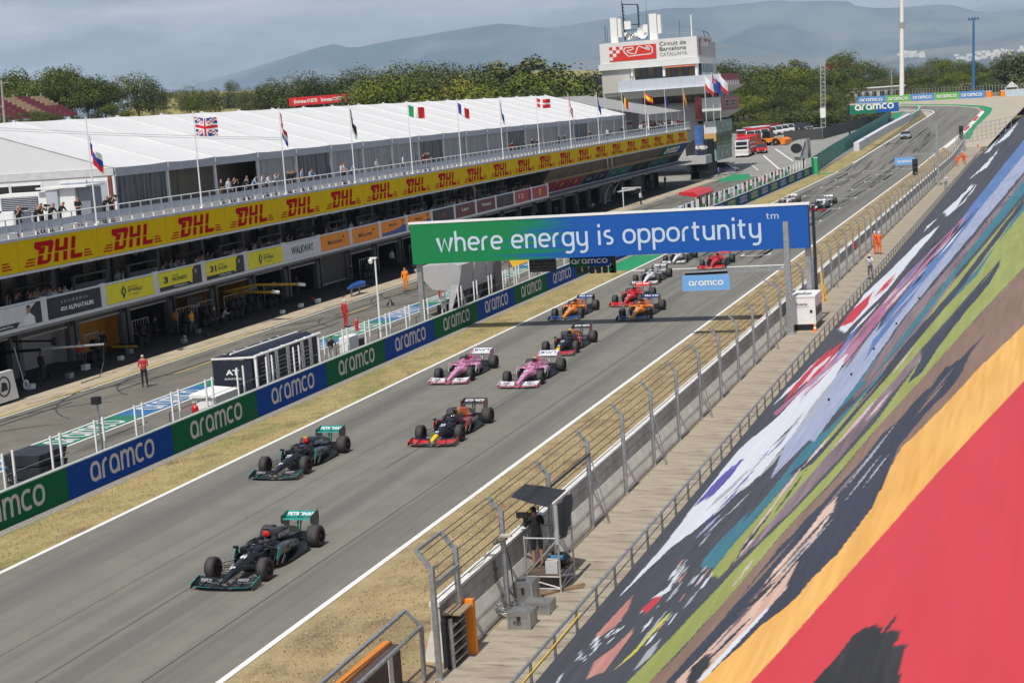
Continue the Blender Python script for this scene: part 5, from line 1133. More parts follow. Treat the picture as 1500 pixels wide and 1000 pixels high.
f1('black racing car with turquoise rear wing, closest to the camera, leading the field', -23.16, 42.9, merc, (helm('violet', (.05, .03, .06)), 'driver in dark helmet inside the leading black racing car', (.02, .02, .02)), K_, num='44')
f1('black racing car with turquoise rear wing and yellow onboard camera, second on the road', -28.2, 56.7, merc, (helm('blue', (.05, .14, .4)), 'driver in blue helmet inside the second black racing car', (.02, .02, .02)), YL, num='77')
f1('navy racing car with yellow nose and red flaps, running alone in third place', -24.0, 62.5, bull, (helm('white', (.6, .55, .5)), 'driver in pale helmet inside the nearer navy car with yellow nose', (.02, .02, .06)), K_, num='33')
f1('pink racing car with black onboard camera, left of the two side by side', -28.55, 77.0, pink, (helm('pink', (.6, .15, .3)), 'driver in pink helmet inside the left pink car', (.6, .3, .4)), K_, num='11')
f1('pink racing car with yellow onboard camera, right of the two side by side', -24.5, 75.6, pink, (helm('white2', (.7, .6, .65)), 'driver in white helmet inside the right pink car', (.6, .3, .4)), YL, num='18')
f1('navy racing car with yellow nose and yellow onboard camera, behind the right pink car', -25.4, 85.2, bull, (helm('red', (.45, .05, .06)), 'driver in red helmet inside the farther navy car with yellow nose', (.02, .02, .06)), YL, num='23')
f1('orange racing car with blue wings, left of the orange pair, alone by the white line', -29.0, 99.3, pap, (helm('yellow', (.55, .50, .05)), 'driver in yellow helmet inside the left orange car', (.5, .2, .05)), K_, num='4')
f1('orange racing car with blue wings, right of the orange pair, just past the gantry shadow', -24.4, 98.3, pap, (helm('blue2', (.04, .08, .3)), 'driver in blue helmet inside the right orange car', (.5, .2, .05)), K_, num='55')
f1('bright red racing car tucked directly behind the right orange car', -26.6, 105.2, ferr, (helm('red2', (.4, .03, .03)), 'driver in red helmet inside the red car behind the orange one', (.5, .02, .02)), K_, num='16')
f1('white and grey racing car on the left, just in front of the start line', -28.1, 117.2, alph, (helm('navy', (.05, .06, .15)), 'driver in navy helmet inside the white car before the start line', (.5, .5, .5)), K_)
f1('white and grey racing car crossing beyond the start line, half under the gantry banner', -29.0, 131.2, alph, (helm('navy2', (.15, .05, .06)), 'driver in dark red helmet inside the white car beyond the start line', (.5, .5, .5)), K_)
f1('bright red racing car on the start line beside the hanging light blue sign', -25.0, 126.2, ferr, (helm('yellow2', (.5, .4, .05)), 'driver in yellow helmet inside the red car on the start line', (.5, .02, .02)), K_)
f1('white and red racing car partly hidden by the gantry banner, leftmost of the rear trio', -29.1, 192.5, alfa, (helm('red3', (.45, .05, .05)), 'driver in red helmet inside the leftmost car of the rear trio', (.5, .5, .5)), K_)
f1('black and red racing car with pale nose, nearest of the rear trio', -24.3, 181, haas, (helm('gold', (.4, .3, .1)), 'driver in gold helmet inside the black and red car of the rear trio', (.05, .05, .05)), K_)
f1('white racing car with pale blue flanks, hindmost of the rear trio', -24.3, 187.5, will, (helm('white3', (.6, .6, .65)), 'driver in white helmet inside the hindmost white car', (.6, .6, .65)), K_)

# ================= ROAD VEHICLES =================
def lamp_m(c): return M('lamp_%d' % int(c[0]*9+c[1]*99), c, .2)
def road_car(label, cat, name, x, y, z, rz, prof, w, paint, group=None, roof=None, wins=True, extra=None, scale=1.0, wr=.33, glz=None):
    """prof: body outline (y, z) front at -y; roof: greenhouse outline"""
    t = thing(name, label, cat, (x, y, z), group, rz); t.scale = (scale,)*3
    def bp(mb, nm, m, par=None, smooth=False): o = mb.build(nm, m, None, smooth); o.parent = par or t; return o
    mb = MB(); rings = []
    for s, k in ((-1, .93), (-.97, 1), (.97, 1), (1, .93)): rings.append([(s*w/2, a*(.995 if k < 1 else 1), .2+(b-.2)*k if b > .4 else b) for a, b in prof])
    mb.loft(rings); bp(mb, 'body', paint, smooth=25)
    if roof:
        mb = MB(); ws = w*.96; zb = min(p[1] for p in roof); zt = max(p[1] for p in roof)
        f = lambda b: 1-.16*(b-zb)/(zt-zb)
        mb.loft([[(-ws/2*f(b), a, b) for a, b in roof], [(ws/2*f(b), a, b) for a, b in roof]]); g = bp(mb, 'windows', glz or m_glass)
        ra = [p for p in roof if p[1] > zt-.08]; a0 = min(p[0] for p in ra); a1 = max(p[0] for p in ra)
        mb = MB(); mb.box(-ws/2*.86, ws/2*.86, a0, a1, zt-.015, zt+.035); bp(mb, 'roof', paint)
        mb = MB()
        for s in (-1, 1):
            for q in (.0, .45, 1.0): yy = a0+(a1-a0)*q; mb.bar((s*ws/2*1.005, yy+(.25*(q-.5)), zb), (s*ws/2*.85, yy, zt), .06, .05)
        bp(mb, 'pillar', paint)
    ys_ = [p[0] for p in prof]; y0, y1 = min(ys_), max(ys_)
    for wy in (y0+.85, y1-.85):
        for s in (-1, 1):
            mb = MB(); mb.lathe([(-.1, .18*wr/.33), (-.11, wr*.92), (-.08, wr), (.08, wr), (.11, wr*.92), (.1, .18*wr/.33)], 'x', (0, 0, 0), 18); o = bp(mb, 'wheel', m_rubber, smooth=40); o.location = (s*(w/2-.12), wy, wr)
            mb = MB(); mb.lathe([(s*.09, .2*wr/.33), (s*.10, .05), (s*.10, 0)], 'x', (0, 0, 0), 12); bp(mb, 'rim', SV, o)
    for s in (-1, 1):
        mb = MB(); mb.box(s*w*.36-.14, s*w*.36+.14, y0-.02, y0+.05, .62, .76); bp(mb, 'headlight', M('headlight', (.7, .7, .7), .1))
        mb = MB(); mb.box(s*w*.40-.08, s*w*.40+.08, y1-.04, y1+.02, .75, .95); bp(mb, 'tail_light', m_red)
    mb = MB(); mb.box(-w*.22, w*.22, y0-.025, y0+.02, .35, .58); bp(mb, 'grille', m_dark)
    for s in (-1, 1): mb = MB(); mb.box(s*(w/2+.06)-.08, s*(w/2+.06)+.08, y0+1.35, y0+1.45, 1.0, 1.15); bp(mb, 'mirror', paint)
    if extra: extra(t, bp)
    return t
wagon = [(-2.35, .35), (-2.38, .6), (-2.2, .78), (-1.2, .95), (2.2, 1.0), (2.35, .8), (2.35, .35)]; wroof = [(-1.15, .95), (-.35, 1.42), (1.7, 1.40), (2.2, 1.0)]
def lightbar(t, bp): 
    mb = MB(); mb.box(-.5, .5, -.1, .15, 1.45, 1.53); bp(mb, 'light_bar', m_orange); mb = MB(); mb.tube([(-.5, 1.2, 1.42), (-.5, 1.5, 2.0)], .02, 5); mb.tube([(.4, 1.2, 1.42), (.4, 1.5, 2.1)], .02, 5); bp(mb, 'aerial', m_dark)
road_car('silver estate car with roof light bar following the racing cars up the straight', 'car', 'estate_car', -27.1, 336, ramp(336)+.02, 0, wagon, 1.95, paintm('silver_car', (.42, .45, .50), .25, .5), roof=wroof, extra=lightbar)
vanb = [(-2.6, .3), (-2.62, .9), (-2.1, 1.15), (-1.5, 1.95), (2.5, 1.98), (2.55, .3)]; vang = [(-2.14, 1.16), (-1.56, 1.88), (-1.2, 1.92), (-1.2, 1.16)]
vanp = [(-2.6, .3), (-2.62, .8), (-2.0, 1.05), (2.5, 1.1), (2.55, .3)]; vroof = [(-1.95, 1.05), (-1.0, 1.9), (2.4, 1.92), (2.5, 1.1)]
c_ = U(1058, 252)
road_car('dark lilac people carrier parked in the shade beside the control tower', 'van', 'people_carrier', c_.x, c_.y, .02, math.radians(80), vanp, 1.95, paintm('lilac_van', (.16, .15, .24)), roof=vroof)
c_ = U(1113, 225.5)
pick = [(-2.5, .45), (-2.55, .9), (-1.5, 1.1), (2.5, 1.12), (2.55, .45)]
road_car('red pickup truck with light bar, foremost of the parked emergency vehicles', 'pickup truck', 'pickup_truck', c_.x, c_.y+2.5, c_.z+.02, math.radians(8), pick, 2.0, m_red, roof=[(-1.45, 1.1), (-.8, 1.85), (.9, 1.85), (1.1, 1.1)], extra=lambda t, bp: lightbar(t, bp), wr=.42)
def truck(label, name, cat, u, v, L, w, h, paint, cab, rz=0, bands=(), group=None):
    p = U(u, v); t = thing(name, label, cat, (p.x, p.y, p.z+.02), group, rz)
    def bp(mb, nm, m, par=None, smooth=False): o = mb.build(nm, m, None, smooth); o.parent = par or t; return o
    mb = MB(); mb.prism([(0, .5), (0, 1.5), (.25, h*.86), (2.0, h*.88), (2.0, .5)], 'x', -w/2, w/2); cb = bp(mb, 'cab', cab)
    mb = MB(); mb.loft([[(-w*.42, -.02, 1.45), (w*.42, -.02, 1.45), (w*.40, .2, h*.80), (-w*.40, .2, h*.80)], [(-w*.42, .1, 1.45), (w*.42, .1, 1.45), (w*.40, .3, h*.80), (-w*.40, .3, h*.80)]]); bp(mb, 'windscreen', m_glass, cb)
    for s in (-1, 1): mb = MB(); mb.box(s*w/2-.01, s*w/2+.01, .5, 1.6, 1.5, h*.78); bp(mb, 'side_window', m_glass, cb); mb = MB(); mb.box(s*(w/2+.12)-.06, s*(w/2+.12)+.06, -.05, .05, 1.5, 2.0); bp(mb, 'mirror', m_dark, cb)
    mb = MB(); mb.box(-w/2, w/2, 2.1, L, .75, h); bx = bp(mb, 'load_body', paint)
    for z0, z1, m in bands: mb = MB(); mb.box(-w/2-.01, w/2+.01, 2.1, L+.01, z0, z1); bp(mb, 'stripe', m, bx); mb = MB(); mb.box(-w/2-.01, w/2+.01, -.03, 0.0, z0-.4, z1-.4); bp(mb, 'stripe', m, cb)
    mb = MB(); mb.box(-w*.5, w*.5, -.1, .05, .35, .7); bp(mb, 'bumper', m_white)
    mb = MB(); mb.box(-.6, .6, .6, .9, h*.88, h*.88+.16); bp(mb, 'light_bar', M('beacon_blue', (.05, .1, .5), .2))
    for wy in (.9, L-1.6, L-2.8 if L > 6 else L-1.6):
        for s in (-1, 1): mb = MB(); mb.lathe([(-.13, .2), (-.14, .45), (.14, .45), (.13, .2)], 'x', (0, 0, 0), 16); o = bp(mb, 'wheel', m_rubber); o.location = (s*(w/2-.18), wy, .46)
    return t
truck('tall red and white fire engine beside the tiled tower wall', 'fire_engine', 'fire engine', 1087, 231, 8, 2.5, 3.6, m_red, M('fire_white', (.65, .6, .6), .4), bands=((1.6, 1.9, m_white), (2.4, 2.6, m_white)))
truck('orange fire tender parked just behind the red and white fire engine', 'fire_tender', 'fire engine', 1097, 224, 8, 2.4, 3.3, m_red, m_orange, bands=((1.6, 1.9, m_orange),))
truck('long red coach with white roof, behind the fire engines', 'coach', 'coach', 1086, 206, 9, 2.4, 2.7, m_red, m_red, rz=math.radians(-28), bands=((2.5, 2.74, m_white),))
truck('dark red lorry parked between the coach and the trees', 'lorry', 'lorry', 1110, 198, 7, 2.4, 2.3, M('dark_red_lorry', (.28, .03, .04), .5), m_red, rz=math.radians(-30))
# orange telehandler
p = U(1133, 213); t = thing('loader', 'orange wheel loader with dark glazed cab parked in front of the white vans', 'wheel loader', (p.x, p.y, p.z+.02), None, math.radians(70))
def bpt(mb, nm, m, par=None): o = mb.build(nm, m); o.parent = par or t; return o
mb = MB(); mb.box(-1.1, 1.1, -.6, 2.4, .7, 1.5); bpt(mb, 'chassis', m_orange); mb = MB(); mb.prism([(.2, 1.5), (.35, 2.9), (1.9, 2.9), (2.1, 1.5)], 'x', -.85, .85); bpt(mb, 'cab', m_glass)
mb = MB(); mb.bar((-.5, -.3, 1.3), (-.5, -2.3, 1.0), .25, .35); mb.bar((.5, -.3, 1.3), (.5, -2.3, 1.0), .25, .35); bpt(mb, 'lift_arm', m_orange); mb = MB(); mb.prism([(-3.3, .1), (-3.5, 1.1), (-2.6, 1.5), (-2.2, .7), (-2.4, .1)], 'x', -1.3, 1.3); bpt(mb, 'bucket', m_orange)
for wy in (-1.1, 1.7):
    for s in (-1, 1): mb = MB(); mb.lathe([(-.22, .3), (-.25, .7), (.25, .7), (.22, .3)], 'x', (0, 0, 0), 18); o = bpt(mb, 'wheel', m_rubber); o.location = (s*1.1, wy, .7)
# row of parked vans and cars
vc = [(1098, 207, (.65, .65, .65), 'white'), (1107, 206, (.6, .62, .64), 'white'), (1118, 204, (.66, .66, .66), 'white'), (1129, 201, (.66, .66, .66), 'white'), (1138, 199.5, (.62, .62, .63), 'white'), (1147, 198, (.6, .6, .6), 'white'), (1155, 196.5, (.64, .64, .64), 'white'), (1163, 195, (.03, .03, .035), 'black'), (1171, 194, (.03, .03, .035), 'black'), (1182, 192, (.10, .10, .13), 'charcoal')]
for i, (u, v, c, nm) in enumerate(vc):
    p = U(u, v-2); road_car('%s medical van parked in the slanting row, %s' % (nm, ['first beside the coach', 'second beside the coach', 'third, behind the fire tender', 'fourth, behind the red pickup', 'fifth, left of the loader', 'sixth, above the loader', 'last white one before the black vans', 'first of the black pair', 'second of the black pair', 'last of the row, lowest, by the mast'][i]), 'van', 'parked_van', p.x, p.y, p.z, math.radians(20), vanb if i < 9 else wagon, 1.95, paintm('van_'+nm, c), roof=vang if i < 9 else wroof, group='vans parked below the trees')
p = U(1301, 181); road_car('dark car parked behind the black screen near the overhead sign', 'car', 'parked_car', p.x, p.y, p.z, math.radians(70), wagon, 1.9, paintm('dark_car', (.05, .05, .06)), roof=wroof)
# ================= PIT WALL =================
pw = thing('pit_wall', 'long low pit wall carrying alternating green and blue advertising panels', 'wall', (-35.1, 150, 0))
mb = MB(); mb.box(-35.22, -35.04, 20, 262, 0, 1.30); mb.build('wall_core', m_concrete, pw)
m_cap = M('wall_cap', (.55, .66, .66), .5, var=.1)
gm = {}
W0 = 52.35-7.83*4
geo = stroke_geo('aramco', .185)
for kind, m in (('g', m_bgreen), ('b', m_bblue)):
    mb = MB(); mb.box(0, .035, .004, 7.826, .02, 1.27); a = mb.data('advertising_panel', m)
    mb = MB(); mb.box(-.02, .05, .004, 7.826, 1.27, 1.325); c = mb.data('cap', m_cap); gm[kind] = (a, c)
mb = MB(); put_text(mb, geo, (.035, 1.55, .30), (0, 1, 0), (0, 0, 1), w=4.75, h=.76, lift=.006); lt = mb.data('lettering', m_letter, fix=False)
for k in range(31):
    y = W0+7.83*k
    if y > 258: break
    a, c = gm['b' if k % 2 == 0 else 'g']; z = 0
    p = link('advertising_panel', a, pw, (.08, y-150, z)); link('cap', c, p); link('lettering', lt, p)
# posts behind the pit wall
pf = thing('pit_wall_fence', 'row of slim paired posts standing behind the pit wall', 'fence', (-36, 150, 0))
mb = MB(); mb.box(-.035, .035, -.035, .035, 0, 2.3); mb.box(-.06, .06, -.06, .06, 0, .05); ps = mb.data('post', m_white)
y = 46.95
for k in range(70):
    for d in (0, .62): link('post', ps, pf, (0, y+3.05*k+d-150, 0))
mb = MB()
for z in (.5, .95, 1.4): mb.tube([(-36.3, 30, z), (-36.3, 262, z)], .012, 5)
mb.build('wire', m_steel, pf)
for k in range(36):
    y = 46+6.1*k; mb = MB(); mb.bar((-37.4, y, 0), (-37.4, y, 1.0), .03); mb.bar((-37.4, y, .98), (-37.4, y+4.2, .98), .025); mb.build('guard_rail', m_dark, pf)
# green marker boxes on the wall beyond the gantry
for k in range(13):
    y = 146+7.4*k; t = thing('marker_light', 'small green light box standing on the far pit wall above the advertising panels', 'light box', (-35.4, y, 1.3), 'green light boxes on the pit wall'); mb = MB(); mb.box(-35.6, -35.25, y-.35, y+.35, 1.32, 1.75); mb.build('housing', M('box_green', (.01, .16, .06), .5), t); mb = MB(); mb.box(-35.24, -35.22, y-.2, y+.2, 1.4, 1.68); mb.build('lens', m_white, t)
t = thing('marker_post', 'bright green square post at the end of the pit wall by the timing line', 'post', (-34.8, 262, 0)); mb = MB(); mb.box(-35.0, -34.4, 259.6, 260.2, 0, 2.4); mb.build('post', M('bright_green', (.02, .42, .12), .5), t); mb = MB(); mb.box(-35.05, -34.35, 259.55, 260.25, 2.4, 2.5); mb.build('cap', m_white, t)
# ---- white barrier and green screens beyond the timing line
m_wb = M('white_barrier', (.60, .61, .68), .6, var=.04)
def wallpx(name, label, cat, pts, h, m, n=1, dz=0, thick=.35, capm=None):
    t = thing(name, label, cat, tuple(U(*pts[0]))); P_ = [U(*p) for p in pts]
    for a, b in zip(P_, P_[1:]):
        L = (b-a).length; k = max(1, int(L/6)) if n else 1
        for i in range(k):
            p, q = a+(b-a)*(i/k), a+(b-a)*((i+.985)/k); s = (q-p).normalized(); sd = Vector((s.y, -s.x, 0)).normalized()*thick
            mb = MB(); up = Vector((0, 0, h)); mb.mesh([p, q, q-sd, p-sd, p+up, q+up, q-sd+up, p-sd+up], [(0, 3, 2, 1), (4, 5, 6, 7), (0, 1, 5, 4), (1, 2, 6, 5), (2, 3, 7, 6), (3, 0, 4, 7)]); mb.build('wall_panel', m, t)
    return t
wallpx('white_barrier', 'pale lilac white barrier between straight and pit entry', 'barrier', [(1259, 221), (1300, 195.5), (1336, 175.5)], 1.5, m_wb, thick=1.0)
wallpx('green_barrier', 'short striped green barrier curving round the pit entry', 'barrier', [(1336.5, 175.4), (1346, 169), (1349, 164), (1344, 161.5)], 1.3, M('mint', (.35, .50, .45), .6), thick=.4)
m_scr = M('screen_green', (.05, .26, .22), .6, var=.12, scale=.6)
wallpx('green_screen', 'long translucent looking green screen fence along the pit entry', 'fence', [(1190, 256), (1222, 233), (1262, 207), (1290, 190), (1306, 178)], 2.6, m_scr, thick=.08)
wallpx('black_screen', 'black hoarding in front of the parking area beside the green screen', 'hoarding', [(1120, 222), (1170, 212), (1240, 195), (1262, 188)], 2.4, M('hoarding_black', (.045, .045, .045), .7), thick=.1) if False else None
wallpx('dark_hoarding', 'long dark grey hoarding running below the parked vans to the overhead sign', 'hoarding', [(1149, 209), (1206, 204), (1255, 190.5), (1286, 179), (1303, 168)], 2.3, M('hoarding_black', (.06, .06, .06), .7), thick=.1)
# ---- big gantry
GY0 = 94.0
g = thing('gantry_banner', 'wide green and blue overhead gantry banner spanning the track on two steel posts', 'gantry', (-25, GY0, 0))
mb = MB(); mb.box(-37.0, -13.1, GY0+.0, GY0+.25, 4.30, 6.72); mb.build('panel', m_bblue, g)
# banner face: green at the left running into blue with fine horizontal streaks
mf = bpy.data.materials.new('banner_fade'); mf.use_nodes = True; n, l = mf.node_tree.nodes, mf.node_tree.links; b = n['Principled BSDF']; b.inputs['Roughness'].default_value = .45
tcn = n.new('ShaderNodeTexCoord'); sx = n.new('ShaderNodeSeparateXYZ'); l.new(tcn.outputs['Object'], sx.inputs[0])
wv = n.new('ShaderNodeTexNoise'); mpn = n.new('ShaderNodeMapping'); mpn.inputs['Scale'].default_value = (.03, 1, 9); l.new(tcn.outputs['Object'], mpn.inputs[0]); l.new(mpn.outputs[0], wv.inputs[0]); wv.inputs['Scale'].default_value = 1.6; wv.inputs['Detail'].default_value = 2
mr = n.new('ShaderNodeMapRange'); mr.inputs['From Min'].default_value = -8; mr.inputs['From Max'].default_value = 1.5; l.new(sx.outputs[0], mr.inputs[0])
ad = n.new('ShaderNodeMath'); ad.operation = 'ADD'; mu = n.new('ShaderNodeMath'); mu.operation = 'MULTIPLY_ADD'; mu.inputs[1].default_value = 1.6; mu.inputs[2].default_value = -.8; l.new(wv.outputs[0], mu.inputs[0]); l.new(mr.outputs[0], ad.inputs[0]); l.new(mu.outputs[0], ad.inputs[1])
rr = n.new('ShaderNodeValToRGB'); rr.color_ramp.elements[0].position = .38; rr.color_ramp.elements[1].position = .62; rr.color_ramp.elements[0].color = (.004, .20, .06, 1); rr.color_ramp.elements[1].color = (.004, .085, .38, 1); l.new(ad.outputs[0], rr.inputs[0]); l.new(rr.outputs[0], b.inputs['Base Color'])
mb = MB(); mb.box(-37.0, -13.1, GY0-.03, GY0-.004, 4.30, 6.72); mb.build('banner', mf, g)
m_slogan = M('slogan_white', (.52, .62, .75), .5, var=0)
mb = MB(); put_text(mb, stroke_geo('where energy is opportunity', .17), (-35.35, GY0-.03, 4.98), (1, 0, 0), (0, 0, 1), w=19.6, h=.86, lift=.02); mb.build('lettering', m_slogan, g, fix=False)
mb = MB(); put_text(mb, stroke_geo('tm', .15), (-15.45, GY0-.03, 6.02), (1, 0, 0), (0, 0, 1), w=.72, h=.26, lift=.02); mb.build('lettering', m_slogan, g, fix=False)
mb = MB(); mb.box(-37.1, -13.0, GY0-.06, GY0+.4, 6.72, 6.84); mb.build('top_edge', m_white, g)
for x in (-36.75, -13.25): 
    mb = MB(); mb.box(x-.15, x+.15, GY0+.26, GY0+.56, 0, 6.7); mb.box(x-.3, x+.3, GY0+.1, GY0+.7, 0, .08); mb.build('post', m_steel, g)
    for z in range(9): 
        pass
mb = MB(); mb.box(-12.95, -12.80, GY0+.3, GY0+.5, 0, 6.6)
for z in [i*.4 for i in range(16)]: mb.bar((-12.9, GY0+.3, z), (-12.9, GY0+.9, z+.2), .03)
mb.box(-12.95, -12.85, GY0+.85, GY0+.95, 0, 6.4); mb.build('cable_ladder', m_dark, g)
for x in [-36.6+1.95*i for i in range(13)]: mb = MB(); mb.box(x, x+.05, GY0+.25, GY0+.35, 4.3, 6.72); mb.build('batten', m_dark, g)
# ---- hanging sign on its own mast
def hang_sign(label, y, xm, hm, xa, za, sw_, sh, zs, x0):
    t = thing('hanging_sign', label, 'sign', (xm, y, ramp(y)))
    r0 = ramp(y)
    mb = MB(); mb.loft([[(xm-.18, y-.18, r0), (xm+.18, y-.18, r0), (xm+.18, y+.18, r0), (xm-.18, y+.18, r0)], [(xm-.13, y-.13, r0+hm), (xm+.13, y-.13, r0+hm), (xm+.13, y+.13, r0+hm), (xm-.13, y+.13, r0+hm)]]); mb.box(xm-.3, xm+.3, y-.3, y+.3, r0, r0+.05); mb.build('mast', m_steel, t)
    mb = MB(); mb.bar((xm-.1, y, za+.1), (xa, y, za), .10, .12); mb.bar((xm-.1, y+.3, za+.22), (xa+1.5, y+.25, za+.1), .08, .10); mb.bar((xm-.15, y, za-1.3), (xm-1.9, y, za-.05), .07); mb.build('arm', m_steel, t)
    mb = MB(); mb.box(x0+.1, x0+sw_-.1, y-.05, y+.2, zs+sh+.02, zs+sh+.2); mb.bar((x0+.4, y, zs+sh+.1), (x0+.4, y, za), .04); mb.bar((x0+sw_-.4, y, zs+sh+.1), (x0+sw_-.4, y, za), .04); mb.build('frame', m_steel, t)
    mb = MB(); mb.box(x0, x0+sw_, y-.06, y-.0, zs, zs+sh); b_ = mb.build('board', M('sign_blue', (.16, .38, .72), .45, var=.03), t)
    lettering(b_, 'aramco', m_white, (x0+sw_*.14, y-.06, zs+sh*.33), (1, 0, 0), (0, 0, 1), w=sw_*.72, h=sh*.30, stroke=True, lift=.015, sw=.22)
    return t
hang_sign('light blue hanging sign on a tall grey mast in front of the big gantry banner', 89.9, -13.75, 6.15, -19.4, 3.5, 2.65, .86, 2.58, -19.58)
Ys = 214.0; r0 = 0
xa_, za_ = WY(1313, 229, Ys); xb_, zb_ = WY(1311, 242.5, Ys); xc_, _ = WY(1340, 240, Ys)
hang_sign('small light blue hanging sign on a distant grey mast above the traffic light', Ys, WY(1375, 266, Ys)[0], WY(1373, 178, Ys)[1], xb_, WY(1320, 228.5, Ys)[1], xc_-xb_, WY(1320, 231, Ys)[1]-zb_, zb_, xb_)
# traffic light heads
def tlight(label, u, v, Y, s=1.0, group=None):
    x, z = WY(u, v, Y); t = thing('traffic_light', label, 'traffic light', (x, Y, z), group)
    mb = MB(); mb.box(x-.32*s, x+.32*s, Y-.15, Y+.15, z-1.0*s, z+1.0*s); mb.build('housing', m_black, t)
    for i in range(3): mb = MB(); mb.lathe([(0, .2*s), (.12, .22*s), (.13, .0)], 'x', (0, 0, 0), 12); o = mb.build('lens', M('lens_dark', (.03, .05, .03), .2)); o.parent = t; o.location = (0, -.16, (.62-.62*i)*s); o.rotation_euler = (0, 0, -PI/2)
    return t
tlight('black traffic light hanging beside the small light blue sign', 1340.5, 245, Ys, 1.0)
t2 = tlight('black traffic light near the red and white kerb at the end of the straight', 1408, 194, 300, 1.1); x, z = WY(1408, 194, 300); mb = MB(); mb.bar((x, 300, z-1), (x, 300, ramp(300)), .12); o = mb.build('pole', m_dark, t2)
# ---- start light gantry under the banner
Yt = 95.2; t = thing('start_light_gantry', 'row of black start lights with small green and blue sign hanging below the big banner', 'start lights', (-30, Yt, 3))
x0, z0 = WY(835, 391, Yt); x1, z1 = WY(893, 376, Yt)
mb = MB(); mb.box(x0, x1, Yt-.03, Yt+.05, z0, z1+.05); sb = mb.build('sign_board', m_bgreen, t); mb = MB(); mb.box(x0+(x1-x0)*.5, x1, Yt-.05, Yt-.032, z0, z1+.05); mb.build('blue_half', m_bblue, sb)
lettering(sb, 'aramco', m_white, (x0+.12, Yt-.055, z0+.17), (1, 0, 0), (0, 0, 1), w=(x1-x0)-.26, h=.27, stroke=True, lift=.012, sw=.22)
for k in range(6):
    x = WY(848+9.6*k, 395, Yt)[0]; zt = z0-.02; mb = MB(); mb.box(x-.14, x+.14, Yt-.06, Yt+.12, zt-.42, zt); lb = mb.build('light_box', m_black, t)
    mb = MB(); mb.prism([(x+.09*math.cos(a), zt-.21+.09*math.sin(a)) for a in [2*PI*q/10 for q in range(10)]], 'y', Yt-.09, Yt-.062); mb.build('lens', M('lens_dark', (.03, .05, .03), .2), lb)
x = WY(898, 388, Yt)[0]; mb = MB(); mb.box(x-.12, x+.16, Yt-.06, Yt+.12, z0-.45, z1+.12); mb.build('side_light', m_black, t)
xa_, za_ = WY(776, 399, Yt); xb_, zb_ = WY(813, 377, Yt); mb = MB(); mb.box(xa_, xb_, Yt, Yt+.2, za_, zb_); sc = mb.build('screen_back', m_dark, t)
for q in range(4): mb = MB(); mb.box(xa_+.04, xb_-.04, Yt-.03, Yt-.004, za_+.06+.2*q, za_+.18+.2*q); mb.build('louvre', M('louvre_dark', (.06, .06, .065), .5), sc)
mb = MB()
for x in (x0+.2, x1-.2, xa_+.2, xb_-.2): mb.box(x-.03, x+.03, Yt+.06, Yt+.12, z1-.1, 4.6)
mb.build('hanger', m_dark, t)
# ---- overhead sign further up the straight
Yo = 318.0; t = thing('overhead_sign', 'green to blue overhead sign on a dark post above the pit entry', 'sign', (-60, Yo, ramp(Yo)))
x0, z0 = WY(1245, 168, Yo); x1, z1 = WY(1316, 151.5, Yo)
mb = MB(); mb.box(x0, x0+(x1-x0)*.55, Yo, Yo+.3, z0, z1+.2); sb = mb.build('sign_board', M('sign_green2', (.0, .17, .10), .5), t); mb = MB(); mb.box(x0+(x1-x0)*.55, x1, Yo, Yo+.3, z0, z1+.2); mb.build('sign_board', M('sign_blue2', (.005, .09, .36), .5), t)
lettering(sb, 'aramco', m_white, (x0+1.0, Yo, z0+.65), (1, 0, 0), (0, 0, 1), w=(x1-x0)-1.9, h=1.0, stroke=True, lift=.06, sw=.24)
mb = MB(); mb.box(x0-.35, x0, Yo, Yo+.4, ramp(Yo), z1+.3); mb.box(x0, x1, Yo+.32, Yo+.5, z0+.2, z0+.4); mb.build('post', m_dark, t)
# ---- long advertising boards behind the gravel
t = thing('trackside_boards', 'long line of blue and green advertising boards behind the gravel trap', 'advertising boards', tuple(U(1350, 148)))
segs = [(1255, 1298, 152.3, 150.4, 'b'), (1298, 1334, 150.4, 148.7, 'g'), (1334, 1369, 148.7, 147, 'b'), (1369, 1405, 147, 145.2, 'g'), (1405, 1443, 145.2, 143.3, 'b')]
for a, b_, va, vb, k in segs:
    p, q = U(a, va), U(b_, vb); hgt = 2.1; mb = MB(); mb.mesh([p, q, q+Vector((0, .2, 0)), p+Vector((0, .2, 0)), p+Vector((0, 0, hgt)), q+Vector((0, 0, hgt)), q+Vector((0, .2, hgt)), p+Vector((0, .2, hgt))], [(0, 1, 5, 4), (1, 2, 6, 5), (2, 3, 7, 6), (3, 0, 4, 7), (4, 5, 6, 7)])
    bd = mb.build('advertising_panel', M('board_sky', (.10, .27, .60), .5) if k == 'b' else M('board_lime', (.16, .45, .10), .5), t)
    d = (q-p).normalized(); lettering(bd, 'aramco', m_white, p+d*(q-p).length*.10+Vector((0, -.1, .62)), d, (0, 0, 1), w=(q-p).length*.78, h=.85, stroke=True, lift=.05, sw=.24)
for (u0, u1, v, m, lb) in ((1444, 1452, 143, m_orange, 'orange tyre barrier block right of the advertising boards'), (1466, 1472, 142, m_orange, 'second orange block near the white marquees'), (1474, 1500, 141.5, M('pale_board', (.45, .55, .62), .5), 'pale blue and green boards at the right edge behind the gravel')):
    p, q = U(u0, v), U(u1, v); t = thing('tyre_barrier', lb, 'barrier', tuple(p)); mb = MB(); mb.box(p.x, q.x, p.y, p.y+1.5, p.z, p.z+1.7); mb.build('block', m, t); mb = MB(); mb.box(p.x-.05, q.x+.05, p.y-.05, p.y+1.55, p.z+1.7, p.z+1.85); mb.build('top', m_white, t)
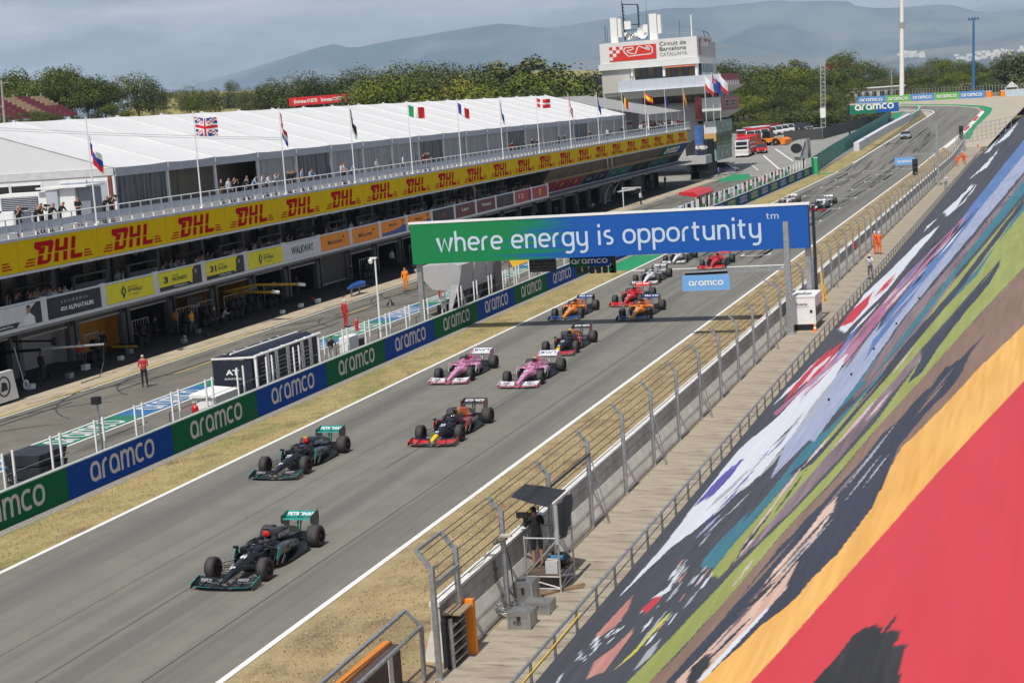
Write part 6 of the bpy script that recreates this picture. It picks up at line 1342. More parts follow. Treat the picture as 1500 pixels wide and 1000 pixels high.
# catch fence behind those boards
mb = MB(); a, b_ = U(1246, 150.5), U(1500, 140.0); t = thing('catch_fence', 'grey catch fence standing behind the distant advertising boards', 'fence', tuple(a)); a = a+Vector((0, 6, 0)); b_ = b_+Vector((0, 6, 0))
for k in range(60): p = a+(b_-a)*(k/59); mb.bar(p, p+Vector((0, 0, 3.4)), .12)
for z in (.8, 1.6, 2.4, 3.2): mb.bar(a+Vector((0, 0, z)), b_+Vector((0, 0, z)), .05)
mb.build('post_row', m_steel, t)
# curved fence at the end of the walkway
P_ = [U(*p) for p in ((1401, 218), (1410, 210), (1425, 207), (1445, 203), (1465, 199), (1490, 192))]; t = thing('curved_fence', 'thin wire fence bending right at the end of the walkway before the gravel', 'fence', tuple(P_[0]))
for a, b_ in zip(P_, P_[1:]):
    for k in range(3): p = a+(b_-a)*(k/3); mb = MB(); mb.bar(p, p+Vector((0, 0, 3.0)), .10); mb.build('post', m_steel, t)
    mb = MB()
    for z in (.7, 1.4, 2.2, 3.0): mb.bar(a+Vector((0, 0, z)), b_+Vector((0, 0, z)), .045)
    mb.build('wire', m_steel, t)
# ---- tall light poles and lattice mast
def pole(label, u, v0, v1, Y, r, m, name='light_pole', head=None, cat='pole'):
    x, z1 = WY(u+(-.0), v0, Y); xb, zb = WY(u, v1, Y); t = thing(name, label, cat, (x, Y, zb)); mb = MB(); mb.tube([(xb, Y, zb-.5), (x, Y, z1)], [r*1.3, r*.8], 10); mb.build('shaft', m, t)
    if head:
        mb = MB()
        for i in range(4): mb.box(x-1.6+.85*i, x-1.0+.85*i, Y-.3, Y+.2, z1-.2, z1+.45)
        mb.bar((x-1.8, Y, z1-.3), (x+1.8, Y, z1-.3), .15); mb.build('lamp_head', m, t)
    return t
po = pole('very tall white floodlight pole rising out of the picture above the far boards', 1321, -80, 138, 520, .55, m_white)
x, z = WY(1320.5, 34, 520); mb = MB(); mb.box(x-.9, x+.9, 519.2, 520.8, z-1.2, z+.2); mb.build('collar', m_steel, po)
pole('tall blue floodlight pole with lamps among the trees on the right', 1426, 28, 130, 540, .38, M('pole_blue', (.03, .14, .32), .5), head=1)
pole('slim grey pole left of the white floodlight pole', 1306, 95, 139, 505, .2, m_steel)
pole('thin white pole above the trees left of the lattice mast', 1157, 92, 118, 520, .25, m_white)
Ym = 384.0; xb, zb = WY(1207, 206, Ym); xt, zt = WY(1205, 90, Ym); t = thing('lattice_mast', 'pale lattice radio mast standing between car park and pit entry', 'mast', (xb, Ym, ramp(Ym)))
mb = MB(); hw = .5; N_ = 17; m_mast = M('mast_grey', (.42, .42, .42), .5, .2); zb = ramp(Ym)-.1
for sx_ in (-1, 1):
    for sy in (-1, 1): mb.bar((xb+sx_*hw, Ym+sy*hw, zb), (xt+sx_*hw, Ym+sy*hw, zt), .09)
mb.build('leg', m_mast, t)
for k in range(N_):
    f = k/N_; f2 = (k+1)/N_; x_ = xb+(xt-xb)*f; x2 = xb+(xt-xb)*f2; z_ = zb+(zt-zb)*f; z2 = zb+(zt-zb)*f2; mb = MB()
    s = 1 if k % 2 else -1
    mb.bar((x_-hw*s, Ym-hw, z_), (x2+hw*s, Ym-hw, z2), .05); mb.bar((x_-hw, Ym-hw, z_), (x_+hw, Ym-hw, z_), .14); mb.build('brace', m_mast, t)
for z_ in (208-0, 178):
    x_, zz = WY(1206, z_-12, Ym); mb = MB(); mb.box(x_-.6, x_+.6, Ym-.8, Ym-.4, zz-1.0, zz+1.2); mb.build('equipment_box', m_white, t)
# ---- billboard
Yb_ = 330; x0, z0 = WY(424, 156, Yb_); x1, z1 = WY(524, 148, Yb_); t = thing('billboard', 'long red airline billboard among the trees behind the marquee', 'billboard', (x0, Yb_, z0-3))
mb = MB(); D = Vector((x1-x0, 0, z1-z0)); a = Vector((x0, Yb_, z0)); b_ = Vector((x1, Yb_, z0+(z1-z0)*.0)); 
mb.box(x0, x1, Yb_, Yb_+.3, z0, z0+1.75); bd = mb.build('board', M('billboard_red', (.62, .02, .03), .5), t)
lettering(bd, 'Emirates', m_white, (x0+1.2, Yb_, z0+.5), (1, 0, 0), (0, 0, 1), w=2.9, h=.75, bold=.03, lift=.05); lettering(bd, 'FLY BETTER', m_white, (x0+4.3, Yb_, z0+.5), (1, 0, 0), (0, 0, 1), w=2.4, h=.75, bold=.03, lift=.05)
lettering(bd, 'Emirates', m_white, (x0+7.5, Yb_, z0+.5), (1, 0, 0), (0, 0, 1), w=2.6, h=.75, bold=.03, lift=.05); lettering(bd, 'FLY BETTER', m_white, (x0+10.3, Yb_, z0+.5), (1, 0, 0), (0, 0, 1), w=2.4, h=.75, bold=.03, lift=.05)
for x in (x0+1, (x0+x1)/2, x1-1): mb = MB(); mb.box(x-.15, x+.15, Yb_+.3, Yb_+.5, z0-6, z0+1.7); mb.build('post', m_steel, t)
# ================= CONTROL TOWER =================
TY = 270.0
m_tw = M('tower_white', (.66, .66, .64), .7, var=.04, scale=.5); m_tb = M('tower_beige', (.46, .45, .41), .7, var=.03); m_tg = M('tower_band', (.50, .54, .60), .6, var=.04)
m_tred = M('tower_tile_red', (.30, .05, .06), .6, var=.1, scale=1); m_tpink = M('tower_tile_pink', (.42, .14, .15), .6, var=.08); m_tgrn = M('tower_tile_green', (.25, .36, .31), .6, var=.10, scale=.6); m_tor = M('tower_tile_orange', (.60, .35, .12), .6); m_tgy = M('tower_grey', (.46, .46, .45), .6, var=.08); m_mir = M('tower_mirror', (.12, .11, .09), .15, .3, var=.6, scale=.5)
m_aw = M('tower_awning', (.62, .20, .10), .7)
tw = thing('control_tower', 'white control tower with big circuit sign, antennas and stepped coloured floors', 'tower', (-60, TY, 0))
def X_(u, v, Y=TY): return WY(u, v, Y)[0]
def Z_(u, v, Y=TY): return WY(u, v, Y)[1]
def blk(name, u0, u1, v0, v1, m, dep=16, side=None, yo=0, par=None):
    """storey block: front face between columns u0..u1, top v0 and bottom v1 read at u1"""
    Y = TY+yo; x0 = X_(u0, (v0+v1)/2, Y); x1 = X_(u1, (v0+v1)/2, Y); zt = Z_(u1, v0, Y); zb = Z_(u1, v1, Y)
    mb = MB(); mb.box(x0, x1, Y, Y+dep, zb, zt); o = mb.build(name, m, par or tw)
    if side: mb = MB(); mb.box(x1+.003, x1+.08, Y+.02, Y+dep-.02, zb+.01, zt-.01); mb.build('side_cladding', side, o)
    return x0, x1, zb, zt, o
blk('core', 884, 1030, 60, 232, m_tgy, 13, yo=2.2)
x0, x1, zb, zt, sg = blk('sign_block', 878, 1021, 53, 84, m_tw, 13)
# circuit sign: red plaque, chequer, track outline, three lines of writing
def sp(a, b): return (x0+(x1-x0)*a, TY, zb+(zt-zb)*b)
mb = MB(); mb.box(sp(.10, 0)[0], sp(.585, 0)[0], TY-.08, TY-.004, sp(0, .10)[2], sp(0, .80)[2]); rp = mb.build('red_plaque', M('sign_red', (.62, .025, .015), .5), sg)
mb = MB(); q = .036*(x1-x0); zz0 = sp(0, .80)[2]
for i in range(5):
    for j in range(5):
        white = (i+j) % 2 == 1
        if i+j >= 5: continue
        if white:
            xx = sp(.10, 0)[0]+i*q; zz = zz0-(j+1)*q*.93; mb.face([(xx, TY-.10, zz), (xx+q, TY-.10, zz), (xx+q, TY-.10, zz+q*.93), (xx, TY-.10, zz+q*.93)])
mb.build('chequer', m_tw, sg)
tr = [(.02, .55), (.06, .72), (.18, .74), (.34, .74), (.36, .64), (.28, .56), (.12, .52), (.14, .44), (.26, .32), (.42, .28), (.50, .70), (.56, .78), (.66, .68), (.90, .46), (.92, .56), (.78, .68), (.80, .76), (.92, .74), (1.0, .62), (1.0, .30), (.94, .20), (.18, .14), (.12, .26), (.04, .42)]
vs_, fs_ = ribbon([(a, b*.62) for a, b in tr], .042, True); mb = MB(); w_ = (x1-x0)*.30
mb.mesh([(sp(.245, 0)[0]+a*w_, TY-.10, sp(0, .20)[2]+b*w_*.78) for a, b in vs_], fs_); mb.build('track_outline', m_tw, rp, fix=False)
for s, b, h_, w2, m in (('Circuit de', .68, .19, .27, T_K), ('Barcelona', .43, .19, .27, T_K), ('CATALUNYA', .18, .16, .28, M('sign_grey', (.24, .24, .26), .6))):
    lettering(sg, s, m, (sp(.62, 0)[0], TY, sp(0, b)[2]), (1, 0, 0), (0, 0, 1), w=w2*(x1-x0), h=h_*(zt-zb), bold=.002 if h_ > .17 else .004, lift=.06)
mb = MB(); mb.box(x1+.01, x1+.08, TY+1.5, TY+11, zb+.4, zt-.4); so = mb.build('side_plaque', m_tred, sg); lettering(so, 'Circuit de', m_tw, (x1+.09, TY+3, zb+1.0), (0, 1, 0), (0, 0, 1), w=6, h=.5, lift=.04)
mb = MB(); mb.face([(x1+.12, TY+3+6*a, zb+1.8+b*1.3) for a, b in ((0, 0), (1, 0), (1, 1), (.6, .4), (.3, 1), (0, 1))]); mb.build('side_emblem', m_tw, so)
blk('sill_band', 876, 1024, 84, 93, m_tw, 14, yo=-.3)
blk('blank_panel', 882, 923, 101, 135, m_tb, 10, yo=.2)
blk('white_wall', 884, 930, 90, 140, m_tw, 10, yo=.6)
for i, (a, b) in enumerate(((923.5, 927), (970.5, 974), (1018, 1022))): blk('column', a, b, 93, 112, m_tw, 1.0, yo=.1)
for (a, b, n_) in ((927, 970, 4), (974, 1018, 5)):
    blk('awning', a, b, 93.5, 96.5, m_aw, .6, yo=-.2)
    xw0, xw1, zwb, zwt, wo = blk('window', a, b, 96, 111, m_dark, .5, yo=.7)
    for i in range(n_): mb = MB(); w3 = (xw1-xw0)/n_; mb.box(xw0+w3*i+.06, xw0+w3*(i+1)-.06, TY+.64, TY+.70, zwb+.1, zwt-.1); mb.build('pane', m_glass if i % 2 else M('amber_glass', (.10, .07, .04), .1, var=.4, scale=.4), wo)
xw0, xw1, zwb, zwt, wo = blk('side_window', 1024, 1026, 92, 108, m_dark, 11, yo=1.5)
for i in range(5): mb = MB(); mb.box(xw1+.02, xw1+.08, TY+2+2.1*i, TY+3.8+2.1*i, zwb+.2, zwt-.2); mb.build('pane', m_glass, wo)
# projecting balcony ring
blk('parapet', 905, 1056, 108, 127.5, m_tg, 17, side=m_tred, yo=-3)
xq0, xq1, zq0, zq1, po_ = blk('parapet_foot', 905, 1056, 117, 127, m_tg, 17, yo=-2.98)
for i in range(7): mb = MB(); mb.box(xq1+.1, xq1+.16, TY-2.5+2.3*i, TY-1.2+2.3*i, zq0+.1, zq1-.1); mb.build('side_panel', m_tg, po_)
for i in range(1, 8): mb = MB(); xx = xq0+(xq1-xq0)*i/8; mb.box(xx, xx+.06, TY-3.03, TY-2.99, zq0, zq0+2.1); mb.build('panel_joint', m_tgy, po_)
Y = TY-3; zt_ = Z_(1056, 127.5, Y); zb_ = Z_(1052, 136, Y+1.5); xa = X_(905, 130, Y); xb = X_(1056, 130, Y)
mb = MB(); mb.loft([[(xa, Y-.6, zt_+.3), (xb+.8, Y-.6, zt_+.3), (xb+.8, Y+18, zt_+.3), (xa, Y+18, zt_+.3)], [(xa, Y+2.0, zb_), (xb-1.2, Y+2.0, zb_), (xb-1.2, Y+16, zb_), (xa, Y+16, zb_)]][::-1]); mb.build('sloping_soffit', m_tw, tw)
xw0, xw1, zwb, zwt, wo = blk('recess', 941, 1052, 134, 147, m_dark, 14, yo=1.0)
for i in range(9): mb = MB(); w3 = (xw1-xw0)/9; mb.box(xw0+w3*i+.08, xw0+w3*(i+1)-.08, TY+.93, TY+.99, zwb+.2, zwt-.2); mb.build('pane', M('maroon_glass', (.07, .02, .02), .1, var=.5, scale=.5), wo)
for i in range(5): mb = MB(); mb.box(xw1+.02, xw1+.07, TY+1.5+2.6*i, TY+3.7+2.6*i, zwb+.2, zwt-.2); mb.build('pane', m_mir, wo)
blk('wall_panel', 1028, 1056, 142, 162, m_tw, 16, side=m_tpink, yo=-1.5)
xx = X_(1056, 150, TY-1.5)
for i in (0, 1):
    mb = MB(); mb.box(xx+.1, xx+.16, TY+1.5+6*i, TY+4.3+6*i, Z_(1056, 157, TY), Z_(1056, 146, TY)); f = mb.build('window_frame', m_tw, tw)
    for j in range(6): mb = MB(); mb.box(xx+.17, xx+.2, TY+1.7+6*i+.85*(j % 3), TY+2.35+6*i+.85*(j % 3), Z_(1056, 156-5*(j//3), TY), Z_(1056, 152-5*(j//3), TY)); mb.build('pane', m_glass, f)
for i, (a, b, c, d) in enumerate(((1018, 1028, 142, 175),)): blk('glazed_stair', a, b, c, d, M('red_glazing', (.40, .10, .08), .2, var=.5, scale=.6), 8, yo=-.5)
blk('dark_recess', 1022, 1050, 160, 180, m_gdark, 12, yo=1.4)
Y = TY-1.5; xa = X_(1028, 165, Y); xb = X_(1056, 165, Y)
mb = MB(); z1_, z2_ = Z_(1056, 162, Y), Z_(1050, 176, Y); mb.loft([[(xb-5, Y+1.5, z1_), (xb+.9, Y-.3, z1_), (xb+.9, Y+15, z1_), (xb-5, Y+15, z1_)], [(xb-5, Y+3, z2_), (xb-1.6, Y+2.2, z2_), (xb-1.6, Y+13, z2_), (xb-5, Y+13, z2_)]]); mb.build('sloping_panel', m_tgy, tw)
for (u0, u1, v0, v1, m, sd) in ((1031, 1049, 177, 195, m_tw, m_tgrn), (1031, 1049, 195, 207, m_tor, m_mir), (1031, 1049, 207, 219, m_gdark, m_mir), (1036, 1049, 219, 236, m_tgrn, m_tgrn)):
    xa, xb, zz0_, zz1_, bo = blk('storey', u0, u1, v0, v1, m, 14, yo=0)
    for j in range(2):
        for i in range(3): mb = MB(); mb.box(xb+.02, xb+.10, TY+.2+4.6*i, TY+4.65+4.6*i, zz0_+(zz1_-zz0_)*j*.5+.03, zz0_+(zz1_-zz0_)*(j+1)*.5-.03); mb.build('tile_panel', sd, bo)
    if sd is m_tgrn:
        for i in (0, 1): mb = MB(); mb.box(xb+.11, xb+.15, TY+3.5+4.5*i, TY+5.5+4.5*i, zz0_+.5, zz1_-.5); mb.build('window', m_mir, bo)
blk('lower_wall', 1005, 1036, 205, 250, m_gdark, 8, yo=-6); blk('blue_banner', 1018, 1030, 184, 232, M('banner_blue', (.06, .14, .36), .6, var=.4, scale=.6), 1, yo=-7)
bq = blk('balcony', 1003, 1034, 228, 240, m_tgy, 5, yo=-10)
for i in range(9): person('person in white shirt on the small tower balcony', bq[0]+1.6+(bq[1]-bq[0]-2)*i/8, TY-9+rnd.random()*2, bq[3], ('hold', 'stand', 'lean')[i % 3], (.7, .7, .7), (.05, .05, .06), rz=.3+rnd.uniform(-.4, .4), group='white shirts on the tower balcony'); blk('column', 1016, 1019, 240, 258, m_tgy, 1, yo=-9); blk('board', 1012, 1024, 252, 262, M('board_mid_blue', (.03, .12, .42), .6), .4, yo=-11)
# roof gear
ztp = Z_(1021, 53)
for i, (u0, u1, v0) in enumerate(((893, 903, 27), (904, 909, 28), (950, 961, 21), (962, 967, 22))):
    xa, za = WY(u0, v0, TY+1); xb, _ = WY(u1, v0, TY+1); mb = MB(); mb.box(xa, xb, TY+1, TY+2.2, ztp-.2 if i % 2 == 0 else za-3, za); mb.build('antenna_panel', m_white, tw)
def aer(u0, v0, u1, v1, w=.12, n='aerial', m=None):
    a, b = WY(u0, v0, TY+3); c, d = WY(u1, v1, TY+3); mb = MB(); mb.bar((a, TY+3, b), (c, TY+3, d), w); return mb.build(n, m or m_dark, tw)
aer(911, 5, 916, 60, .2); aer(934, 7, 937, 58, .2); aer(912, 7, 934, 7, .15); aer(908, 37, 936, 36, .15); aer(914, 45, 936, 44); aer(910, -3, 911, 8, .08)
for k in range(9): aer(911+.5*k, 8+5.5*k, 914.5+.4*k, 13+5.5*k, .08, 'lattice'); aer(933+.3*k, 8+5.5*k, 936.5+.1*k, 13+5.5*k, .08, 'lattice')
aer(1012, 22, 1013.5, 54, .15, 'aerial', m_white); aer(995, 30, 996, 54, .06); aer(886, 38, 887, 62, .08); aer(889, 40, 890, 62, .06); aer(962, 50, 1020, 47, .06, 'roof_rail', m_steel); aer(972, 46, 1020, 43, .05, 'roof_rail', m_steel); aer(1030, 46, 1033, 56, .08); aer(1036, 47, 1039, 54, .1); aer(1028, 45, 1036, 48, .08); aer(946, 0, 948, 60, .04)
for k in range(8): aer(882+k*9, 64-k*.4, 882+k*9, 59-k*.4, .05, 'roof_rail', m_steel)
a, b = WY(942, 48, TY+2); mb = MB(); mb.lathe([(0, .1), (.12, .7), (.3, 1.0), (.32, .98), (.14, .6), (.06, 0)], 'x', (0, 0, 0), 18); o = mb.build('dish', m_white); o.parent = tw; o.location = Vector((a, TY+2, b))-wloc(tw); o.rotation_euler = (0, 0, math.radians(-100))
a, b = WY(946, 40, TY+2); mb = MB(); mb.box(a-.4, a+.4, TY+1.5, TY+2.3, b-.9, b+.4); mb.build('equipment_box', m_white, tw); a, b = WY(920, 38, TY+3); mb = MB(); mb.box(a-.5, a+.6, TY+2.4, TY+3, b-.6, b+.7); mb.build('equipment_box', m_white, tw)
for k in range(7): a, b = WY(917+k*2.4, 50+(k % 3)*2.5, TY+2); mb = MB(); mb.box(a-.2, a+.25, TY+1.6, TY+2.2, b-.4, b+.2); mb.build('equipment_box', m_steel if k % 2 else m_white, tw)
# ---- grandstands in the distance
m_seat = M('seat_dark', (.03, .035, .045), .6, var=.3, scale=2)
def stand(label, P0, P1, depth, z0, rise, rows, cols, mats, name='grandstand', face=-1):
    t = thing(name, label, 'grandstand', (P0[0], P0[1], z0)); d = (Vector((P1[0]-P0[0], P1[1]-P0[1], 0))); L = d.length; d.normalize(); n = Vector((-d.y, d.x, 0))
    O = Vector((P0[0], P0[1], z0))
    for c in range(cols):
        for r in range(rows):
            a = O+d*(L*c/cols+.25)+n*(depth*r/rows)+Vector((0, 0, rise*r/rows)); w = L/cols-.5; dd = depth/rows; hh = rise/rows
            mb = MB(); X = [a, a+d*w, a+d*w+n*dd, a+n*dd]; up = Vector((0, 0, hh+.32)); mb.mesh(X+[q+up for q in X], [(0, 3, 2, 1), (4, 5, 6, 7), (0, 1, 5, 4), (1, 2, 6, 5), (2, 3, 7, 6), (3, 0, 4, 7)]); mb.build('seat_row', mats[c % len(mats)] if not callable(mats) else mats(c, r), t)
    for c in range(cols+1):
        a = O+d*(L*c/cols); mb = MB(); mb.bar(a+Vector((0, 0, -4)), a+n*depth+Vector((0, 0, rise)), .2); mb.bar(a+n*depth+Vector((0, 0, -6)), a+n*depth+Vector((0, 0, rise+1)), .25); mb.bar(a+n*depth*.5+Vector((0, 0, -5)), a+n*depth*.5+Vector((0, 0, rise*.5)), .2); mb.build('frame', m_steel, t)
    return t
YB = 345; xa, za = WY(775, 137, YB); xb, zb2 = WY(878, 130, YB)
stand('dark seated grandstand on scaffolding left of the control tower', (xa, YB), (xb, YB), 6, za-1.0, 3.6, 6, 9, [m_seat])
m_cream = M('seat_cream', (.38, .29, .18), .7, var=.08); m_maro = M('seat_maroon', (.20, .05, .065), .7, var=.10)
YC = 300; xa, za = WY(12, 172, YC); xb, _ = WY(122, 164, YC)
stand('hillside grandstand with maroon and cream seat blocks at the left edge', (xa, YC), (xb*1.06, YC+16), 13, za-.5, 4.6, 8, 5, lambda c, r: [m_cream, m_maro, m_cream, m_maro, m_cream][c] if r > 3 else [m_maro, m_maro, m_cream, m_maro, m_maro][c])

# ================= PIT WALL STANDS AND PIT LANE GEAR =================
def box_t(name, label, cat, x0, x1, y0, y1, z0, z1, m, part='body', group=None):
    t = thing(name, label, cat, ((x0+x1)/2, (y0+y1)/2, z0), group); mb = MB(); mb.box(x0, x1, y0, y1, z0, z1); mb.build(part, m, t); return t
t = thing('pit_wall_stand', 'navy and white command stand with louvred front beside the second blue panel', 'command stand', (-38, 75.5, 0))
S = -36.75
mb = MB(); mb.loft([[(S, y, 0.0), (S-.05, y, 2.2), (S-.6, y, 2.45), (S-2.3, y, 2.25), (S-2.3, y, 2.1), (S-.7, y, 2.25), (S-.25, y, 2.0), (S-.2, y, 0.0)] for y in (71.6, 79.0)]); mb.build('shell', T_N, t)
for i in range(9): mb = MB(); mb.box(S+.02, S+.05, 72.2, 78.2, .25+.2*i, .29+.2*i); mb.build('louvre', m_steel, t)
for y in (71.6, 72.9, 73.9, 75.2, 76.9, 77.9, 78.9): mb = MB(); mb.box(S, S+.12, y-.05, y+.06, 0, 2.3); mb.bar((S+.05, y, 2.28), (S-2.3, y, 2.22), .09); mb.build('rib', m_white, t)
mb = MB(); mb.tube([(S+.08, 71.5, 2.32), (S+.08, 79.1, 2.32)], .07, 8); mb.tube([(S-1.2, 71.5, 2.46), (S-1.2, 79.1, 2.42)], .05, 8); mb.build('rail', m_white, t)
mb = MB(); mb.box(S-2.2, S-.1, 71.45, 71.58, .1, 2.15); e = mb.build('end_panel', T_N, t); lettering(e, 'AT', m_white, (S-1.5, 71.45, 1.45), (1, 0, 0), (0, 0, 1), w=.7, h=.26, bold=.03, lift=.02); lettering(e, 'ALPHATAURI', m_white, (S-1.6, 71.45, 1.22), (1, 0, 0), (0, 0, 1), w=.9, h=.09, lift=.02); mb = MB(); mb.lathe([(0, .28), (.02, .28)], 'x', (0, 0, 0), 16)
lettering(t, 'AT', m_letter, (S+.06, 76.2, 1.25), (0, 1, 0), (0, 0, 1), w=.9, h=.5, bold=.04, lift=.02); lettering(t, 'ALPHATAURI', m_letter, (S+.06, 72.4, 1.2), (0, 1, 0), (0, 0, 1), w=1.2, h=.2, bold=.01, lift=.02)
mb = MB(); mb.box(S-2.1, S-1.9, 71.6, 79, 0, .2); mb.box(S-2.2, S, 71.7, 78.9, .12, .2); mb.build('deck', m_dark, t)
t = box_t('cabinet', 'low white cabinet with sloping lid beside the navy command stand', 'cabinet', -38.4, -37.2, 68.2, 70.4, 0, .95, m_white); mb = MB(); mb.prism([(-38.5, .95), (-37.1, .95), (-37.1, 1.0), (-38.5, 1.12)], 'y', 68.1, 70.5); mb.build('lid', m_white, t)
t = thing('fire_extinguisher', 'red wheeled fire extinguisher by the pit wall left of the white cabinet', 'fire extinguisher', (-37.4, 66.6, 0)); mb = MB(); mb.lathe([(.1, 0), (.12, .16), (.8, .16), (.92, .07), (1.0, .05), (1.0, 0)], 'z', (-37.4, 66.6, 0), 14); mb.build('cylinder', m_red, t); mb = MB(); mb.bar((-37.4, 66.6, .95), (-37.1, 66.5, 1.1), .04); mb.build('hose', m_black, t)
t = thing('pallet_stack', 'pile of dark netted crates behind the pit wall at the left edge', 'crates', (-37.5, 55, 0)); 
for i, (z, w) in enumerate(((0, .7), (.5, .8), (1.0, .9))): mb = MB(); mb.loft([[(-37.6-w, 53.6, z), (-37.0, 53.6, z), (-37.0, 55.0+w*.4, z), (-37.6-w, 55.0+w*.4, z)], [(-37.7-w, 53.5, z+.45), (-36.9, 53.5, z+.45), (-36.9, 55.1+w*.4, z+.45), (-37.7-w, 55.1+w*.4, z+.45)]]); mb.build('crate', m_seat, t)
t = thing('fire_point', 'post with red fire hose reel and lamp on top behind the pit wall', 'hose reel', (-36.6, 57.4, 0)); mb = MB(); mb.bar((-36.6, 57.4, 0), (-36.6, 57.4, 2.9), .07); mb.build('post', m_steel, t); mb = MB(); mb.box(-36.75, -36.45, 57.2, 57.5, 2.7, 3.0); mb.build('lamp', m_black, t); mb = MB(); mb.lathe([(-.1, 0), (-.08, .28), (.08, .28), (.1, 0)], 'x', (0, 0, 0), 16); o = mb.build('reel', m_red, t); o.location = (-.1, .5, 1.5)
t = thing('camera_mast', 'slim white camera mast with dome camera standing behind the pit wall', 'mast', (-37.3, 91, 0)); 
xm, zm = WY(549, 378, 92.0); xm2, _ = WY(556, 470, 92.0); mb = MB(); mb.tube([(xm2, 92, 0), (xm, 92, zm)], [.07, .05], 8); mb.build('mast', m_white, t); mb = MB(); mb.box(xm-.3, xm+.12, 91.9, 92.1, zm-.05, zm+.05); mb.lathe([(zm-.35, 0), (zm-.3, .12), (zm-.12, .15), (zm-.05, .1)], 'z', (xm-.28, 92, 0), 10); mb.build('dome_camera', m_white, t)
# grey finned command stand
t = thing('finned_stand', 'pale grey command stand with tall curved fins beside the gantry post', 'command stand', (-38, 103, 0))
def bx2(name, m, x0, x1, y0, y1, z0, z1): mb = MB(); mb.box(x0, x1, y0, y1, z0, z1); return mb.build(name, m, t)
m_pale = M('stand_grey', (.40, .40, .40), .5, var=.04)
mb = MB(); mb.loft([[(-36.8, y, 1.7), (-36.7, y, 3.4), (-37.2, y, 3.55), (-39.6, y, 3.4), (-39.9, y, 3.25), (-38.7, y, 1.9)] for y in (101.4, 108.6)]); mb.build('canopy', m_pale, t)
mb = MB(); mb.box(-39.0, -36.65, 108.4, 109.8, 0.0, 3.6); q = mb.build('dark_tower', M('stand_taupe', (.12, .11, .10), .5), t)
mb = MB(); mb.box(-37.7, -36.9, 108.3, 108.38, 2.5, 3.0); mb.build('red_sign', T_R, t)
for y in (101.5, 104.2, 106.9):
    mb = MB(); mb.loft([[(-36.6, y, 3.35), (-37.1, y, 3.35), (-37.1, y+.06, 3.35), (-36.6, y+.06, 3.35)], [(-36.75, y-.3, 2.2), (-37.3, y-.3, 2.2), (-37.3, y-.24, 2.2), (-36.75, y-.24, 2.2)], [(-37.05, y-.9, .9), (-37.35, y-.9, .9), (-37.35, y-.84, .9), (-37.05, y-.84, .9)], [(-37.2, y-1.2, 0), (-37.3, y-1.2, 0), (-37.3, y-1.14, 0), (-37.2, y-1.14, 0)]]); mb.build('fin', M('fin_grey', (.28, .28, .28), .5), t)
    mb = MB(); mb.bar((-36.7, y+1, 0), (-36.85, y+.2, 2.0), .07); mb.build('strut', m_white, t)
bx2('desk', m_pale, -38.4, -37.6, 102, 108, .85, 1.0); bx2('screen_row', m_glass, -37.5, -37.4, 102, 108, 1.1, 1.6)
for i in range(4): bx2('stool', m_dark, -38.9, -38.6, 102.5+1.5*i, 102.8+1.5*i, 0, .7)
t = thing('yellow_canopy', 'bright yellow sloping canopy over a pit wall stand past the finned one', 'canopy', (-38, 115, 0))
mb = MB(); mb.loft([[(-36.6, y, 2.1), (-37.3, y+.2, 3.15), (-39.3, y+.2, 3.2), (-39.3, y+.2, 3.1), (-37.3, y+.2, 3.05), (-36.7, y, 2.0)] for y in (112.6, 119.0)]); mb.build('cover', M('canopy_yellow', (.82, .52, .01), .5, var=.05), t)
for y in (112.9, 118.6): mb = MB(); mb.bar((-36.8, y, 0), (-36.8, y, 2.2), .07); mb.bar((-39, y, 0), (-39, y, 3.1), .07); mb.build('leg', m_white, t)
t = thing('red_stand', 'red roofed pit wall stand with glass front beyond the big gantry', 'command stand', (-38, 178, 0))
mb = MB(); mb.loft([[(-36.5, y, 2.5), (-37.0, y, 2.9), (-38.6, y, 2.95), (-38.6, y, 2.7), (-36.6, y, 2.3)] for y in (178, 187)]); mb.build('roof', m_red, t); mb = MB(); mb.box(-36.9, -36.8, 178.3, 186.7, .9, 2.3); mb.build('glass_front', m_glass, t)
for k in range(5): mb = MB(); mb.box(-36.8, -36.7, 178+2.2*k, 178.15+2.2*k, 0, 2.4); mb.build('mullion', m_red if k % 2 else m_white, t)
yr, zr = WX(1166, 206, -38.5); t = thing('round_stand', 'grey command stand with big rounded end panel near the green screen', 'command stand', (-38.5, yr, 0)); xr = -38.4
mb = MB(); mb.prism([(xr+1.3*math.cos(a), zr-1.3+1.3*math.sin(a)) for a in [PI*.45+PI*1.05*i/12 for i in range(13)]]+[(xr+.4, zr-2.7), (xr+1.3, zr-.1)], 'y', yr, yr+4); mb.build('shell', m_pale, t)
mb = MB(); mb.prism([(xr-.1+.9*math.cos(a), zr-1.2+.75*math.sin(a)) for a in [2*PI*i/16 for i in range(16)]], 'y', yr-.06, yr-.01); mb.build('opening', m_dark, t); mb = MB(); mb.box(xr-.5, xr+.7, yr+.3, yr+3.5, 0, zr-2.4); mb.build('pedestal', m_pale, t); mb = MB(); mb.box(xr+.4, xr+1.6, yr+.5, yr+4, zr-2.9, zr+.1); mb.build('rear_box', m_steel, t)
# pit wall crates, stools, screens spaced along the wall
for k in range(16):
    y = 140+7.4*k; t = box_t('equipment_trolley', 'small grey equipment trolley behind the far stretch of the pit wall', 'trolley', -38.0, -37.3, y, y+1.1, .2, 1.35, M('trolley_grey', (.22, .23, .24), .5, .2), group='trolleys behind the pit wall'); mb = MB(); mb.box(-37.9, -37.4, y+.1, y+1, 1.36, 1.7); mb.build('monitor', m_black, t)

